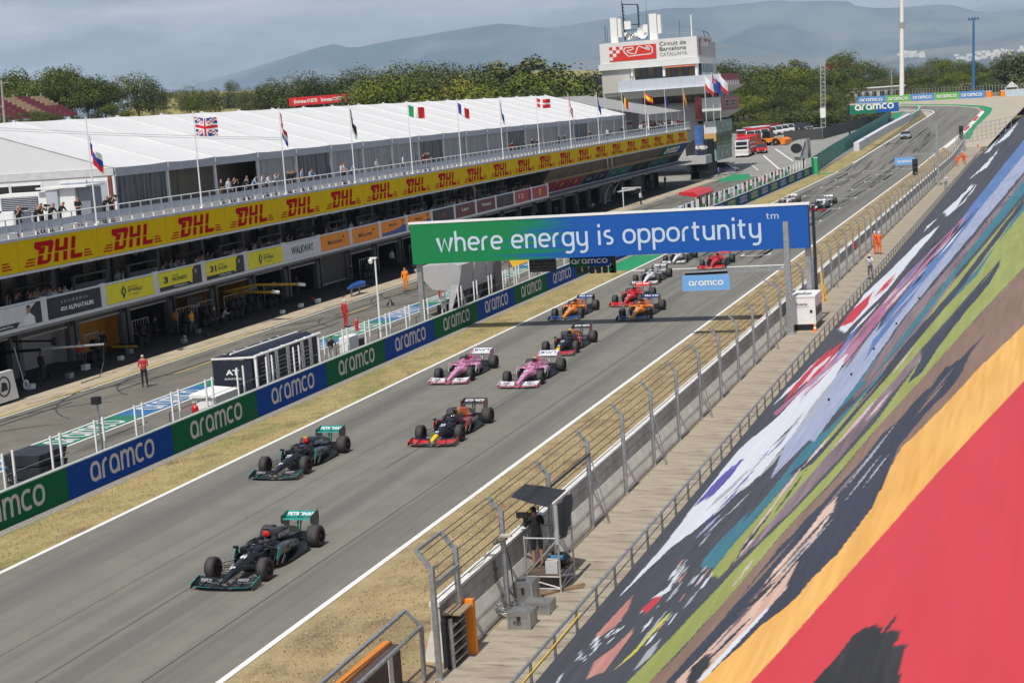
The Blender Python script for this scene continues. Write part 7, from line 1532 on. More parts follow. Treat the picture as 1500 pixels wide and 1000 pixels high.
# garage equipment
t = thing('overhead_boom', 'upper yellow overhead boom reaching out of the garage with tyre racks', 'boom', (-53, 106, 0))
def seg(name, m, pts, r, t): mb = MB(); mb.tube(pts, r, 6); return mb.build(name, m, t)
def W3(u, v, X): y, z = WX(u, v, X); return (X, y, z)
m_ylb = M('boom_yellow', (.60, .36, .02), .5)
seg('boom', m_ylb, [W3(330, 427, -56.2), W3(375, 417, -54.5), W3(440, 416, -52.4)], .10, t); seg('end_light', m_white, [W3(437, 416, -52.3), W3(446, 417, -52.1)], .13, t)
t = thing('overhead_boom', 'lower yellow overhead boom beside the black panelled garage', 'boom', (-53, 102, 0)); seg('boom', m_ylb, [W3(328, 427, -56.0), W3(402, 428, -51.9)], .10, t); seg('end_light', m_white, [W3(399, 427, -51.9), W3(408, 428, -51.7)], .13, t)
t = thing('overhead_boom', 'long black and silver overhead boom outside the white garage at the left', 'boom', (-53, 82, 0)); seg('boom', m_dark, [W3(2, 516, -55.8), W3(60, 512, -53.5)], .09, t); seg('arm', m_steel, [W3(60, 511, -53.4), W3(152, 504, -51.0)], .07, t); seg('hose', m_black, [W3(152, 505, -51.0), W3(152, 530, -51.0), W3(146, 552, -51.0), (-50.9, 78.5, .03)], .03, t); seg('arm', m_dark, [W3(20, 500, -55.8), W3(80, 499, -52.4)], .06, t)
mb = MB(); a = Vector(W3(81, 500, -52.2)); mb.lathe([(-.2, 0), (-.15, .22), (.15, .22), (.2, 0)], 'x', tuple(a), 12); mb.build('reel', m_dark, t)
t = thing('mobile_screen', 'white panel trolley with round emblem at the far left of the pit apron', 'trolley', (-51.5, 70, 0)); a = Vector(W3(2, 572, -51.6)); mb = MB(); mb.prism([(a.y-2.5, .15), (a.y+1.3, .15), (a.y+1.0, 1.7), (a.y-2.5, 1.7)], 'x', -51.8, -51.5); b_ = mb.build('panel', m_white, t); mb = MB(); pts = [(-51.48, a.y+.1+.5*math.cos(x), .95+.5*math.sin(x)) for x in [2*PI*i/20 for i in range(20)]]; mb.tube(pts, .04, 5, closed=True); mb.build('emblem_ring', m_black, b_); mb = MB(); mb.face([(-51.47, a.y-.2, .7), (-51.47, a.y+.4, .75), (-51.47, a.y+.35, 1.1), (-51.47, a.y-.05, 1.2)]); mb.build('emblem', m_black, b_)
t = thing('pit_sign', 'round white pit stop sign on a pole leaning on the apron', 'pit sign', (-50.9, 73.5, 0)); a = U(38, 571); mb = MB(); mb.tube([(a.x, a.y, .1), (a.x-.8, a.y+.5, 2.3)], .03, 6); mb.build('pole', m_white, t); mb = MB(); mb.lathe([(-.02, 0), (-.02, .27), (.02, .27), (.02, 0)], 'x', (a.x+.05, a.y, .3), 18); b_ = mb.build('disc', m_white, t); lettering(b_, 'R', m_black, (a.x+.07, a.y-.1, .16), (0, 1, 0), (0, 0, 1), w=.22, h=.3, lift=.01)
# tyre sets and small kit
blanket = M('tyre_blanket', (.05, .05, .055), .8, var=.3); mb = MB(); mb.tube([(0, 0, .33), (.36, 0, .33)], .33, 16); tyb = mb.data('tyre', m_rubber, smooth=40)
ns = 0
for (x, y, n_) in ((-55.2, 97.5, 5), (-55.4, 100.6, 5), (-55.1, 104, 6), (-55.3, 107.2, 5), (-55.2, 110.5, 4), (-55.0, 86, 3), (-55.3, 92, 4), (-55.0, 128, 5), (-55.2, 140, 5), (-55.1, 152, 4)):
    t = thing('tyre_rack', ['rack of racing tyres standing beneath the yellow booms', 'rack of racing tyres inside the shade of an open garage'][1 if ns > 4 or ns in () else 0]+' on the apron', 'tyre rack', (x, y, 0), 'tyre racks along the garages'); ns += 1
    for j in range(n_): link('tyre', tyb, t, (0, .38*j*0+.7*j*.55, .02 if j % 2 == 0 else .70))
    mb = MB(); mb.bar((x, y-.4, 0), (x, y-.4, 1.7), .04); mb.bar((x, y+.4*n_, 0), (x, y+.4*n_, 1.7), .04); mb.bar((x, y-.4, 1.7), (x, y+.4*n_, 1.7), .04)
    for j in range(6): mb.bar((x, y-.3+.4*n_*j/5, .9), (x, y-.3+.4*n_*j/5, 1.7), .03)
    mb.build('frame', m_steel, t)
for i in range(26):
    u = rnd.choice((rnd.uniform(330, 420), rnd.uniform(20, 150), rnd.uniform(560, 600), rnd.uniform(430, 520))); x = rnd.uniform(-54.8, -52.0); y = rnd.uniform(76, 150); s = rnd.uniform(.12, .32); c = rnd.choice((m_white, m_steel, m_dark, m_steel, m_red if i % 9 == 0 else m_white))
    t = box_t('toolbox', 'small pale toolbox left standing on the shaded apron in front of the garages', 'toolbox', x, x+s, y, y+s*1.5, .02, .02+s, c, group='toolboxes on the apron'); mb = MB(); mb.bar((x+s/2, y+s*.4, s+.08), (x+s/2, y+s*1.1, s+.08), .02); mb.build('handle', m_dark, t)
a = U(103, 566-50); 
t = thing('front_wing', 'yellow and black spare front wing on a stand by the orange garage', 'car part', (-54, 89.5, 0)); a = U(186, 515); mb = MB(); mb.box(a.x-.9, a.x+.9, a.y-.2, a.y+.2, .3, .36); mb.box(a.x-.9, a.x+.9, a.y+.2, a.y+.4, .42, .46); mb.build('flap', m_black, t); mb = MB(); mb.box(a.x-.9, a.x+.9, a.y-.25, a.y-.2, .3, .42); mb.build('edge', m_yellow, t); mb = MB(); mb.bar((a.x, a.y, 0), (a.x, a.y, .3), .1); mb.build('stand', m_steel, t)
t = thing('front_wing', 'second yellow edged spare wing leaning behind the first', 'car part', (-54, 91, 0)); a = U(203, 500); mb = MB(); mb.box(a.x-.9, a.x+.9, a.y-.2, a.y+.2, .5, .56); mb.build('flap', m_black, t); mb = MB(); mb.box(a.x-.9, a.x+.9, a.y-.25, a.y-.2, .5, .62); mb.build('edge', m_yellow, t); mb = MB(); mb.bar((a.x, a.y, 0), (a.x, a.y, .5), .1); mb.build('stand', m_steel, t)
t = thing('garage_panel', 'black garage front panel with white ring emblem beneath the booms', 'panel', (-55.5, 100.5, 0)); mb = MB(); mb.box(-55.6, -55.5, 99.2, 101.3, .05, 2.2); b_ = mb.build('board', m_black, t); lettering(b_, 'o Renault', m_white, (-55.5, 99.6, 1.45), (0, 1, 0), (0, 0, 1), w=1.3, h=.2, lift=.02)
a = U(520, 433); t = thing('blue_car_nose', 'blue car nose section on trestles in the shade of the garages', 'car part', (a.x, a.y, 0)); mb = MB(); loftc(mb, [(a.y-1.2, .7, .1, .08), (a.y, .75, .25, .2), (a.y+1.4, .75, .4, .25)], lambda *c: 0, cx=a.x); mb.build('shell', M('blue_shell', (.02, .09, .35), .3), t); mb = MB(); mb.bar((a.x, a.y-.6, 0), (a.x, a.y-.6, .6), .1); mb.bar((a.x, a.y+.9, 0), (a.x, a.y+.9, .55), .1); mb.build('trestle', m_steel, t)
t = thing('white_gantry_frame', 'pale overhead pit frame on thin legs beyond the big banner', 'frame', (-52, 170, 0)); a = Vector(W3(912, 276, -50.8)); b_ = Vector(W3(938, 275, -50.2)); c2 = Vector(W3(905, 281, -51.8))
seg('beam', m_white, [a, b_], .12, t); seg('beam', m_white, [c2, Vector(W3(930, 277, -51.2))], .12, t); seg('leg', m_white, [a, (a.x, a.y, 0)], .06, t); seg('leg', m_steel, [b_, (b_.x, b_.y, 0)], .05, t)
for q, lb in (((857, 297), 'first'), ((870, 299), 'second')): 
    t = thing('bent_duct', 'white bent air duct, %s from the left, outside the garages' % lb, 'duct', tuple(U(*q))); a = U(*q); mb = MB(); mb.tube([(a.x-1.2, a.y, 1.9), (a.x-.4, a.y, 2.1), (a.x, a.y, 1.6), (a.x, a.y, 0.05)], .18, 8); mb.build('duct', m_white, t)
for q, lb in (((886, 300), 'left'), ((898, 297), 'right')):
    t = thing('curved_screen', 'tall pale curved screen, the %s of two, by the dark garages' % lb, 'screen', tuple(U(*q))); a = U(*q); mb = MB(); mb.tube([(a.x, a.y, .05), (a.x, a.y, 1.0), (a.x+.2, a.y+.8, 1.9), (a.x+.6, a.y+1.6, 2.5)], [.22, .22, .14, .06], 8); mb.build('shell', m_val, t)
t = thing('marker_cone', 'dark grey conical wind sock base standing in the pit lane', 'cone', tuple(U(572, 446))); a = U(572, 447); mb = MB(); mb.lathe([(0, .32), (.45, .04), (.47, 0)], 'z', (a.x, a.y, 0), 12); mb.build('cone', m_dark, t)
a = U(523, 484); t = thing('fire_extinguisher', 'red fire extinguisher standing on the painted strip beside the marshal', 'fire extinguisher', tuple(a)); mb = MB(); mb.lathe([(0, .12), (.6, .12), (.72, .05), (.8, 0)], 'z', (a.x, a.y, 0.02), 12); mb.build('cylinder', m_red, t); mb = MB(); mb.bar((a.x, a.y, .75), (a.x+.15, a.y, .85), .03); mb.build('hose', m_black, t)
# people in the pit lane
person('photographer in red and white team clothing and white cap standing alone in the pit lane', -46.0, 76.9, .01, 'hold', (.40, .03, .04), (.02, .02, .025), rz=.3, hair=m_white, s=1.02)
a = U(507, 480); person('marshal in red overalls and white helmet standing in the pit lane', a.x, a.y, .01, 'stand', (.50, .02, .02), (.50, .02, .02), rz=2.6, hair=m_white, s=1.08)
a = U(411, 541); person('mechanic in black with yellow helmet and yellow trouser stripe', a.x, a.y, .01, 'hold', (.02, .02, .02), (.02, .02, .02), rz=1.2, hair=m_yellow, shoes=(.5, .5, .1), s=1.04)
a = U(595, 427); person('mechanic in full orange overalls and orange helmet on the apron', a.x, a.y, .01, 'stand', (.85, .25, .01), (.85, .25, .01), rz=.2, hair=m_orange, s=1.06)
a = U(617, 445); person('marshal in red overalls partly hidden by the gantry post', a.x, a.y, .01, 'hold', (.5, .02, .02), (.5, .02, .02), rz=2.9, hair=m_white)
a = U(644, 437); person('marshal in red overalls to the right of the gantry post', a.x, a.y, .01, 'stand', (.5, .02, .02), (.5, .02, .02), rz=2.2, hair=m_white)
a = U(620, 416); person('crew member with orange helmet crouching behind the gantry post', a.x, a.y, .01, 'crouch', (.05, .05, .05), (.05, .05, .05), hair=m_orange)
a = U(634, 412); person('crew member in orange shirt crouching under the small grey box', a.x, a.y, .01, 'crouch', (.8, .25, .02), (.05, .05, .05), hair=m_orange)
a = U(260, 490); person('mechanic in orange vest walking, left of the two by the open garage', a.x, a.y, .01, 'walk', (.75, .22, .02), (.12, .10, .08), rz=1.0, sleeves=False)
a = U(283, 492); person('mechanic in orange vest walking, right of the two by the open garage', a.x, a.y, .01, 'walk', (.80, .30, .02), (.10, .09, .08), rz=1.3, sleeves=False)
a = U(316, 486); person('mechanic in black overalls with yellow cap beside the black panel', a.x, a.y, .01, 'stand', (.02, .02, .02), (.02, .02, .02), rz=1.3, hair=m_yellow)
person('person in grey top leaning at a monitor behind the pit wall', -37.9, 83.0, .01, 'lean', (.06, .07, .08), (.5, .5, .5), rz=.6)
t = box_t('monitor_case', 'pale grey monitor case in front of the leaning person at the pit wall', 'monitor', -37.5, -36.9, 83.3, 84.6, .5, 1.45, m_white); mb = MB(); mb.box(-37.4, -36.95, 84.7, 85.5, .3, 1.1); mb.build('side_case', m_dark, t)
a = U(939, 300); person('person in white shirt standing by the pale pit frame', a.x, a.y, .01, 'stand', (.7, .7, .7), (.03, .03, .04), rz=1.2)
a = U(1053, 260); person('person in blue shirt beside the tower entrance', a.x, a.y, .01, 'walk', (.08, .15, .4), (.03, .03, .04), rz=1.2)
for i, (u, v) in enumerate(((708, 395), (737, 391), (744, 398), (690, 402))): a = U(u, v); person('marshal in red overalls seen above the yellow canopy, number %s from the left' % ('one', 'two', 'three', 'four')[i] if False else 'marshal in red overalls near the yellow canopy', a.x-1, a.y+4, .01, 'stand', (.5, .02, .02), (.5, .02, .02), hair=m_red, group='marshals near the yellow canopy')
for i in range(30):
    y = 78+i*5.7+rnd.uniform(-2, 2); c = rnd.choice(((.02, .02, .02), (.05, .05, .06), (.5, .5, .5), (.4, .03, .03), (.02, .03, .08)))
    person('crew member standing in the shade in front of the garages', rnd.uniform(-55.8, -53.6), y, .01, rnd.choice(('stand', 'walk', 'hold', 'crouch')), c, rnd.choice(((.02, .02, .02), (.06, .06, .07))), rz=rnd.uniform(0, 3), group='crew in the shade of the garages')
for i in range(22):
    y = 136+i*5.4+rnd.uniform(-1, 1); c = rnd.choice(((.5, .02, .02), (.02, .25, .2), (.5, .5, .5), (.03, .03, .04), (.03, .03, .04)))
    person('crew member standing behind the far stretch of the pit wall', rnd.uniform(-38.8, -36.6), y, .01, rnd.choice(('stand', 'lean', 'hold')), c, (.03, .03, .04), rz=rnd.uniform(.8, 2.2), group='crew behind the far pit wall')
# ================= RIGHT SIDE OBJECTS =================
t = thing('generator', 'white generator cabinet on black base standing on the walkway by the gantry post', 'generator', (-13.2, 92, 0))
gx0, gx1, gy0, gy1 = -13.92, -12.55, 91.2, 93.9
mb = MB(); mb.box(gx0+.02, gx1-.02, gy0+.02, gy1-.02, .02, .36); mb.build('base', m_black, t)
mb = MB(); mb.box(gx0, gx1, gy0, gy1, .36, 1.90); mb.box(gx0-.02, gx1+.02, gy0-.02, gy1+.02, 1.84, 1.92); cb = mb.build('cabinet', m_white, t)
mb = MB(); mb.box(gx0+.25, gx1-.3, gy0+.5, gy0+1.2, 1.925, 1.96); mb.bar((-13.4, 92, 1.95), (-13.1, 92, 2.1), .03); mb.build('lifting_eye', m_steel, t)
lettering(cb, 'Events', m_dark, (gx0+.35, gy0-.02, 1.42), (1, 0, 0), (0, 0, 1), w=.6, h=.13, lift=.01); lettering(cb, 'audiovisual & more', m_steel, (gx0+.25, gy0-.02, 1.30), (1, 0, 0), (0, 0, 1), w=.8, h=.06, bold=0, lift=.01)
mb = MB(); mb.box(gx1-.3, gx1-.16, gy0-.03, gy0, 1.0, 1.14); mb.build('lock', m_black, cb)
for k in range(3): mb = MB(); mb.box(gx1+.005, gx1+.03, gy0+.3+.8*k, gy0+.75+.8*k, .8, 1.25); mb.build('vent', m_dark, cb)
mb = MB(); mb.box(gx0+.02, gx0+.06, gy0-.01, gy0+.0, .4, 1.8); mb.build('hinge', m_steel, cb)
t = thing('traffic_cone', 'small orange and white traffic cone at the corner of the generator', 'traffic cone', (-12.55, 90.7, 0)); mb = MB(); mb.lathe([(.02, .11), (.18, .085)], 'z', (-12.55, 90.7, 0), 14); mb.lathe([(.28, .065), (.38, .045)], 'z', (-12.55, 90.7, 0), 14); mb.lathe([(.42, .04), (.48, .025), (.48, 0)], 'z', (-12.55, 90.7, 0), 14); mb.box(-12.70, -12.40, 90.55, 90.85, .014, .03); mb.build('cone', m_orange, t); mb = MB(); mb.lathe([(.18, .086), (.28, .066)], 'z', (-12.55, 90.7, 0), 14); mb.build('reflective_band', m_white, t); mb = MB(); mb.lathe([(.38, .046), (.42, .041)], 'z', (-12.55, 90.7, 0), 14); mb.build('reflective_band', m_white, t)
# camera platform
t = thing('camera_platform', 'tubular steel camera platform with black tarpaulin canopy beside the barrier', 'scaffold platform', (-13.3, 44, 0))
px0, px1, py0, py1, dz = -14.04, -13.08, 42.3, 43.7, .50
m_al = M('scaffold_tube', (.50, .50, .49), .4, .6, var=.15)
for (x, y, h_) in ((px0, py0, 1.6), (px1, py0, 2.5), (px1, py1, 2.55), (px0, py1, 1.7), (px0+.35, py1, 2.2)): mb = MB(); mb.tube([(x, y, .03), (x, y, h_)], .028, 8); mb.box(x-.06, x+.06, y-.06, y+.06, .015, .03); mb.build('upright', m_al, t)
def tb(*p, n='rail', r=.024, m=None): mb = MB(); mb.tube(p, r, 7); mb.build(n, m or m_al, t)
for z in (.12, dz-.04, 1.54):
    tb((px0, py0, z), (px1, py0, z)); tb((px1, py0, z), (px1, py1, z)); tb((px0, py1, z), (px1, py1, z))
tb((px0, py0, dz), (px1, py0, 1.52), n='brace'); tb((px0, py0, dz-.1), (px1, py0, .14), n='brace'); tb((px1, py0, .14), (px1, py1, dz), n='brace'); tb((px1, py0, 1.54), (px1, py1, dz), n='brace'); tb((px1, py0, dz), (px1, py1, .14), n='brace'); tb((px0, py1, dz), (px0+.5, py1, 1.5), n='brace')
mb = MB(); mb.box(px0, px1, py0, py1, dz-.02, dz+.03); mb.build('deck', M('deck_brown', (.12, .08, .06), .8, var=.2), t)
m_tarpb = M('black_tarpaulin', (.02, .02, .024), .6, bump=.8, bscale=3, scale=2, var=.2)
mb = MB(); n_ = 8; vs = []
for i in range(n_+1):
    for j in range(n_+1):
        a, b_ = i/n_, j/n_; X = -14.66+1.38*a-.07*b_*(1-a); Yv = 43.25-1.13*a+(1.64+.39*a)*b_; Z = 2.45+.012*math.sin(a*9+b_*4)-.04*math.sin(PI*a)*math.sin(PI*b_); vs.append((X, Yv, Z))
mb.mesh(vs, [(i*(n_+1)+j, i*(n_+1)+j+1, (i+1)*(n_+1)+j+1, (i+1)*(n_+1)+j) for i in range(n_) for j in range(n_)]); mb.build('canopy_sheet', m_tarpb, t, smooth=True)
mb = MB(); vs = []
for i in range(9):
    for j in range(9):
        a, b_ = i/8, j/8; vs.append((px1+.03+.05*math.sin(a*7+b_*5), py0-.05+(py1-py0+.1)*a, 2.46-1.0*b_+.02*math.sin(a*11)))
mb.mesh(vs, [(i*9+j, i*9+j+1, (i+1)*9+j+1, (i+1)*9+j) for i in range(8) for j in range(8)]); mb.build('side_sheet', m_tarpb, t, smooth=True)
mb = MB(); mb.tube([(px1+.02, py0-.06, 2.46), (px1+.02, py0-.08, 1.4)], .06, 8); mb.build('rolled_edge', M('clear_sheet', (.35, .36, .37), .3), t)
mb = MB(); mb.bar((px0-.1, py0-.55, .03), (px1+.5, py1-.9, .05), .12, .05); mb.bar((px1-.45, py0-.35, .05), (px1+.45, py0+.75, .05), .12, .05); mb.build('timber', M('timber', (.22, .14, .08), .9), t)
# operator (bare forearms and calves, five separate fingers on each hand)
opx, opy = -13.90, 43.0
J = base_pose(chest=(0, -.05, 1.33), ell=(.27, -.14, 1.16), wrl=(.16, -.36, 1.20), hal=(.14, -.42, 1.21), elr=(-.27, -.14, 1.16), wrr=(-.18, -.34, 1.30), har=(-.17, -.41, 1.32), head=(0, -.09, 1.61), crown=(0, -.08, 1.71), neck=(0, -.06, 1.50))
opm = person_mesh('operator', J, shorts=True, sleeves=False, sub=2)
fm = MB()
for s, h_ in ((1, J['hal']), (-1, J['har'])):
    for f in range(4):
        o = Vector(h_)+Vector((0, -.02, .035-.022*f)); fm.tube([o+Vector((.01*s, .02, 0)), o+Vector((.012*s, -.035, .002)), o+Vector((-.012*s, -.065+.004*abs(f-1.2), -.004)), o+Vector((-.035*s, -.06, -.008))], [.010, .010, .009, .007], 6)
    o = Vector(h_)+Vector((-.02*s, .0, .03)); fm.tube([o, o+Vector((-.03*s, -.03, .015)), o+Vector((-.045*s, -.055, .005))], [.012, .011, .008], 6)
i_ = len(opm.polygons)
o = bpy.data.objects.new('person', opm); C.objects.link(o); o.location = (opx, opy, dz+.03); o.rotation_euler = (0, 0, 3.78)
for i, m in enumerate((cloth((.012, .012, .013)), cloth((.015, .015, .016)), M('tanned_skin', (.36, .17, .10), .6, var=.05), HAIR, cloth((.6, .6, .6)))): o.material_slots[i].link = 'OBJECT'; o.material_slots[i].material = m
tag(o, 'camera operator in black t-shirt and shorts with his back to us on the scaffold platform', 'person')
fo = fm.build('fingers', M('tanned_skin', (.36, .17, .10))); fo.parent = o
mb = MB(); mb.loft([[(s*.19*k, y, z) for s, y, z in ((-1, -.10, 1.30), (1, -.10, 1.30), (1, .12, 1.30), (-1, .12, 1.30))] if False else [(-.17*k, -.12, z), (.17*k, -.12, z), (.17*k, .10, z), (-.17*k, .10, z)] for z, k in ((.88, 1.0), (1.08, .95))]); 
mb = MB(); mb.tube([(-.13, -.05, 1.64), (-.12, .0, 1.70), (0, .02, 1.75), (.12, .0, 1.70), (.13, -.05, 1.64)], .012, 6); ho = mb.build('headphone_band', m_black); ho.parent = o
for s in (-1, 1): mb = MB(); mb.lathe([(-.02, 0), (-.02, .045), (.02, .045), (.02, 0)], 'x', (s*.125, -.08, 1.62), 12); ho = mb.build('ear_cup', M('lime_yellow', (.55, .70, .03), .5)); ho.parent = o
mb = MB(); mb.tube([(-.12, .0, .98), (0, .13, .97), (.12, .0, .98)], .02, 6); ho = mb.build('belt', m_black); ho.parent = o
t2 = thing('film_camera', 'black broadcast camera with lens hood on a tripod in front of the operator', 'camera', (-14.22, 43.4, dz))
cx, cy, cz = -14.22, 43.4, dz+1.33
mb = MB(); mb.box(cx-.09, cx+.09, cy-.25, cy+.1, cz-.12, cz+.13); mb.build('body', m_black, t2); mb = MB(); mb.tube([(cx, cy+.1, cz), (cx, cy+.38, cz)], [.07, .09], 10); mb.build('lens', m_black, t2); mb = MB(); mb.box(cx-.24, cx+.10, cy-.38, cy-.30, cz+.08, cz+.24); mb.build('viewfinder', m_black, t2)
mb = MB(); mb.bar((cx, cy-.1, cz-.1), (cx+.2, cy-.45, cz-.12), .025); mb.build('pan_handle', m_dark, t2)
for a_ in (0, 2.1, 4.2): mb = MB(); mb.tube([(cx, cy, cz-.12), (cx+.28*math.cos(a_), cy+.28*math.sin(a_), dz+.03)], .02, 6); mb.build('tripod_leg', m_steel, t2)
t2 = thing('boom_microphone', 'grey furry boom microphone clamped to the fence post beside the platform', 'microphone', (-14.0, 40.4, 1.7)); mb = MB(); a = Vector((-13.98, 40.35, 2.08)); mb.tube([a+Vector((-.28, -.02, -.16)), a+Vector((-.24, -.01, -.13)), a+Vector((.1, 0, .0)), a+Vector((.14, 0, .02))], [.02, .07, .07, .02], 12); mb.build('windshield', M('fur_grey', (.20, .18, .15), .95, var=.4, scale=30, bump=1, bscale=60), t2); mb = MB(); mb.box(a.x-.05, a.x+.25, a.y-.08, a.y+.08, a.z+.03, a.z+.09); mb.build('pad', M('foam_pale', (.45, .42, .36), .9), t2); mb = MB(); mb.tube([a+Vector((-.2, 0, -.1)), (-14.4, 39.9, 1.55), (-14.5, 39.0, 1.52)], .009, 5); mb.tube([a, (-13.95, 40.7, 1.4), (-13.92, 40.9, .1)], .015, 5); mb.build('cable', m_black, t2)
mb = MB(); mb.tube([a, (-13.98, 40.6, 1.5)], .02, 6); mb.build('clamp', m_steel, t2)
t2 = thing('equipment_case', 'open white case with blue cloth on the deck of the camera platform', 'case', (-13.1, 43.6, dz+.03)); mb = MB(); mb.box(-13.50, -13.16, 42.36, 42.70, dz+.03, dz+.38); mb.build('box', M('case_grey', (.5, .5, .5), .5), t2); mb = MB(); mb.box(-13.45, -13.10, 42.72, 42.84, dz+.32, dz+.42); mb.build('cloth', M('cloth_blue', (.05, .22, .42), .8), t2)
t2 = thing('kit_bag', 'dark kit bag with round reel lying on the platform deck behind the white case', 'bag', (-13.1, 44.4, dz+.03)); mb = MB(); mb.loft([se(y, -13.3, dz+.2, .2*k, .16*k) for y, k in ((42.95, .6), (43.1, 1), (43.4, 1), (43.55, .6))]); mb.build('bag', m_black, t2); mb = MB(); mb.lathe([(-.05, 0), (-.05, .16), (.05, .16), (.05, 0)], 'x', (-13.5, 42.95, dz+.35), 14); mb.build('reel', m_dark, t2)
m_case = M('flight_case', (.34, .34, .34), .35, .6, var=.1)
for (x, y, w, l, h_, lb, z) in ((-13.55, 39.05, .58, .60, .44, 'square aluminium case nearest the cable coil with clasp on the lid', .02), (-13.55, 40.3, .72, .60, .30, 'flat aluminium case lying behind the square one', .02), (-13.98, 40.95, .50, .62, .66, 'upright aluminium case with drawers against the platform foot', .02)):
    t2 = thing('flight_case', lb, 'case', (x+w/2, y+l/2, z), 'aluminium cases beside the camera platform'); mb = MB(); mb.box(x, x+w, y, y+l, z, z+h_*.72); mb.build('box', m_case, t2); mb = MB(); mb.box(x-.005, x+w+.005, y-.005, y+l+.005, z+h_*.72+.008, z+h_); mb.build('lid', m_case, t2)
    for (a, b_) in ((x, y), (x+w, y), (x+w, y+l)): mb = MB(); mb.box(a-.02, a+.02, b_-.02, b_+.02, z, z+h_+.01); mb.build('corner', m_steel, t2)
    mb = MB(); mb.box(x+w*.42, x+w*.58, y-.03, y-.005, z+h_*.55, z+h_*.8); mb.build('clasp', m_dark, t2); mb = MB(); mb.bar((x+w*.3, y+l/2, z+h_+.02), (x+w*.7, y+l/2, z+h_+.02), .03); mb.build('handle', m_steel, t2)
    if h_ == .44: lettering(t2, 'F20', m_dark, (x+.15, y, z+.12), (1, 0, 0), (0, 0, 1), w=.2, h=.1, lift=.012)
t2 = thing('cable_coil', 'tangled coil of grey cable on the ground at the foot of the fence post', 'cable', (-14.1, 40.6, 0)); 
for k in range(9):
    mb = MB(); r_ = .26+.02*rnd.random()+.01*k; cx2, cy2 = -13.98+rnd.uniform(-.07, .07), 40.25+rnd.uniform(-.12, .12); pts = [(cx2+r_*math.cos(a_)*.85, cy2+r_*1.2*math.sin(a_), .10+.03*k+.02*math.sin(3*a_+k)) for a_ in [2*PI*i/22 for i in range(22)]]; mb.tube(pts, .011, 5, closed=True); mb.build('loop', M('cable_grey', (.10, .12, .12), .5) if k % 3 else m_steel, t2)
mb = MB(); pts = [(-14.1+.03*math.sin(i*1.1)+(.25 if i > 12 else 0)*(i-12)/10, 40-.42*i, .03) for i in range(22)]; mb.tube(pts, .012, 5); mb.build('trailing_cable', M('cable_white', (.45, .45, .43), .6), t2)
# cabinets and gate at the near end
t2 = thing('barrier_gate', 'grey mesh framed gate section of the debris fence at the bottom of the picture', 'gate', (-14.6, 34.5, 0)); gp = [(-14.05, 35.2), (-14.95, 35.2)]
a1 = (-14.80, 35.3, 1.66); a2 = (-14.42, 35.3, 1.28)
def gtb(a, b_, w=.08, n='frame'): mb = MB(); mb.bar(a, b_, w, w*.8); mb.build(n, m_steel, t2)
gtb(a1, (-14.92, 29.0, 1.5)); gtb(a1, a2); gtb(a2, (-14.15, 29.0, 1.45)); gtb(a2, (-14.45, 35.3, 0), .10)
mb = MB(); y = 29.0
while y < 35.3:
    for d in (1, -1):
        a_ = Vector((-14.84, y, 1.6)); b_ = Vector((-14.35, y+.3*d, 1.33)); mb.face([a_+Vector((0, 0, -.003)), b_+Vector((0, 0, -.003)), b_+Vector((0, 0, .004)), a_+Vector((0, 0, .004))])
        a_ = Vector((-14.33, y, 1.33)); b_ = Vector((-14.36, y+.8*d, .3)); 
        if 29 < b_.y < 35.3: mb.face([a_+Vector((0, 0, -.003)), b_+Vector((0, 0, -.003)), b_+Vector((0, 0, .004)), a_+Vector((0, 0, .004))])
    y += .09
o = mb.build('wire_mesh', cab, t2, fix=False); o['kind'] = 'stuff'
m_ocab = M('cabinet_orange', (.85, .27, .02), .5, var=.05)
t2 = thing('foam_block', 'orange and white padded block set in the barrier opening behind the gate', 'padding', (-14.6, 33.5, 0)); mb = MB(); mb.box(-15.02, -14.80, 31.0, 34.4, .0, 1.22); mb.build('block', m_ocab, t2); mb = MB(); mb.box(-14.79, -14.62, 31.0, 34.4, .0, 1.16); mb.build('cover', M('cover_dark', (.10, .07, .065), .7, var=.3, scale=3), t2); mb = MB(); mb.box(-14.61, -14.59, 33.6, 33.85, .1, 1.1); mb.build('white_stripe', m_white, t2)
t2 = thing('marshal_ladder', 'grey steel step frame with orange sides at the gate opening', 'steps', (-13.8, 36.6, 0))
for y in (36.0, 36.95): mb = MB(); mb.box(-14.0, -13.92, y, y+.07, 0, 1.25); mb.build('stile', m_steel, t2)
for k in range(5): mb = MB(); mb.box(-13.99, -13.90, 36.05, 37.0, .15+.22*k, .19+.22*k); mb.build('rung', m_steel, t2)
mb = MB(); mb.box(-14.05, -13.75, 37.1, 37.25, 0, 1.4); mb.build('side_panel', m_ocab, t2); mb = MB(); mb.box(-14.25, -13.75, 36.2, 37.05, 1.28, 1.32); mb.build('top_board', M('plywood', (.30, .22, .13), .8), t2); mb = MB(); mb.box(-14.2, -14.05, 36.0, 37.0, 0, 1.2); mb.build('dark_back', m_dark, t2)
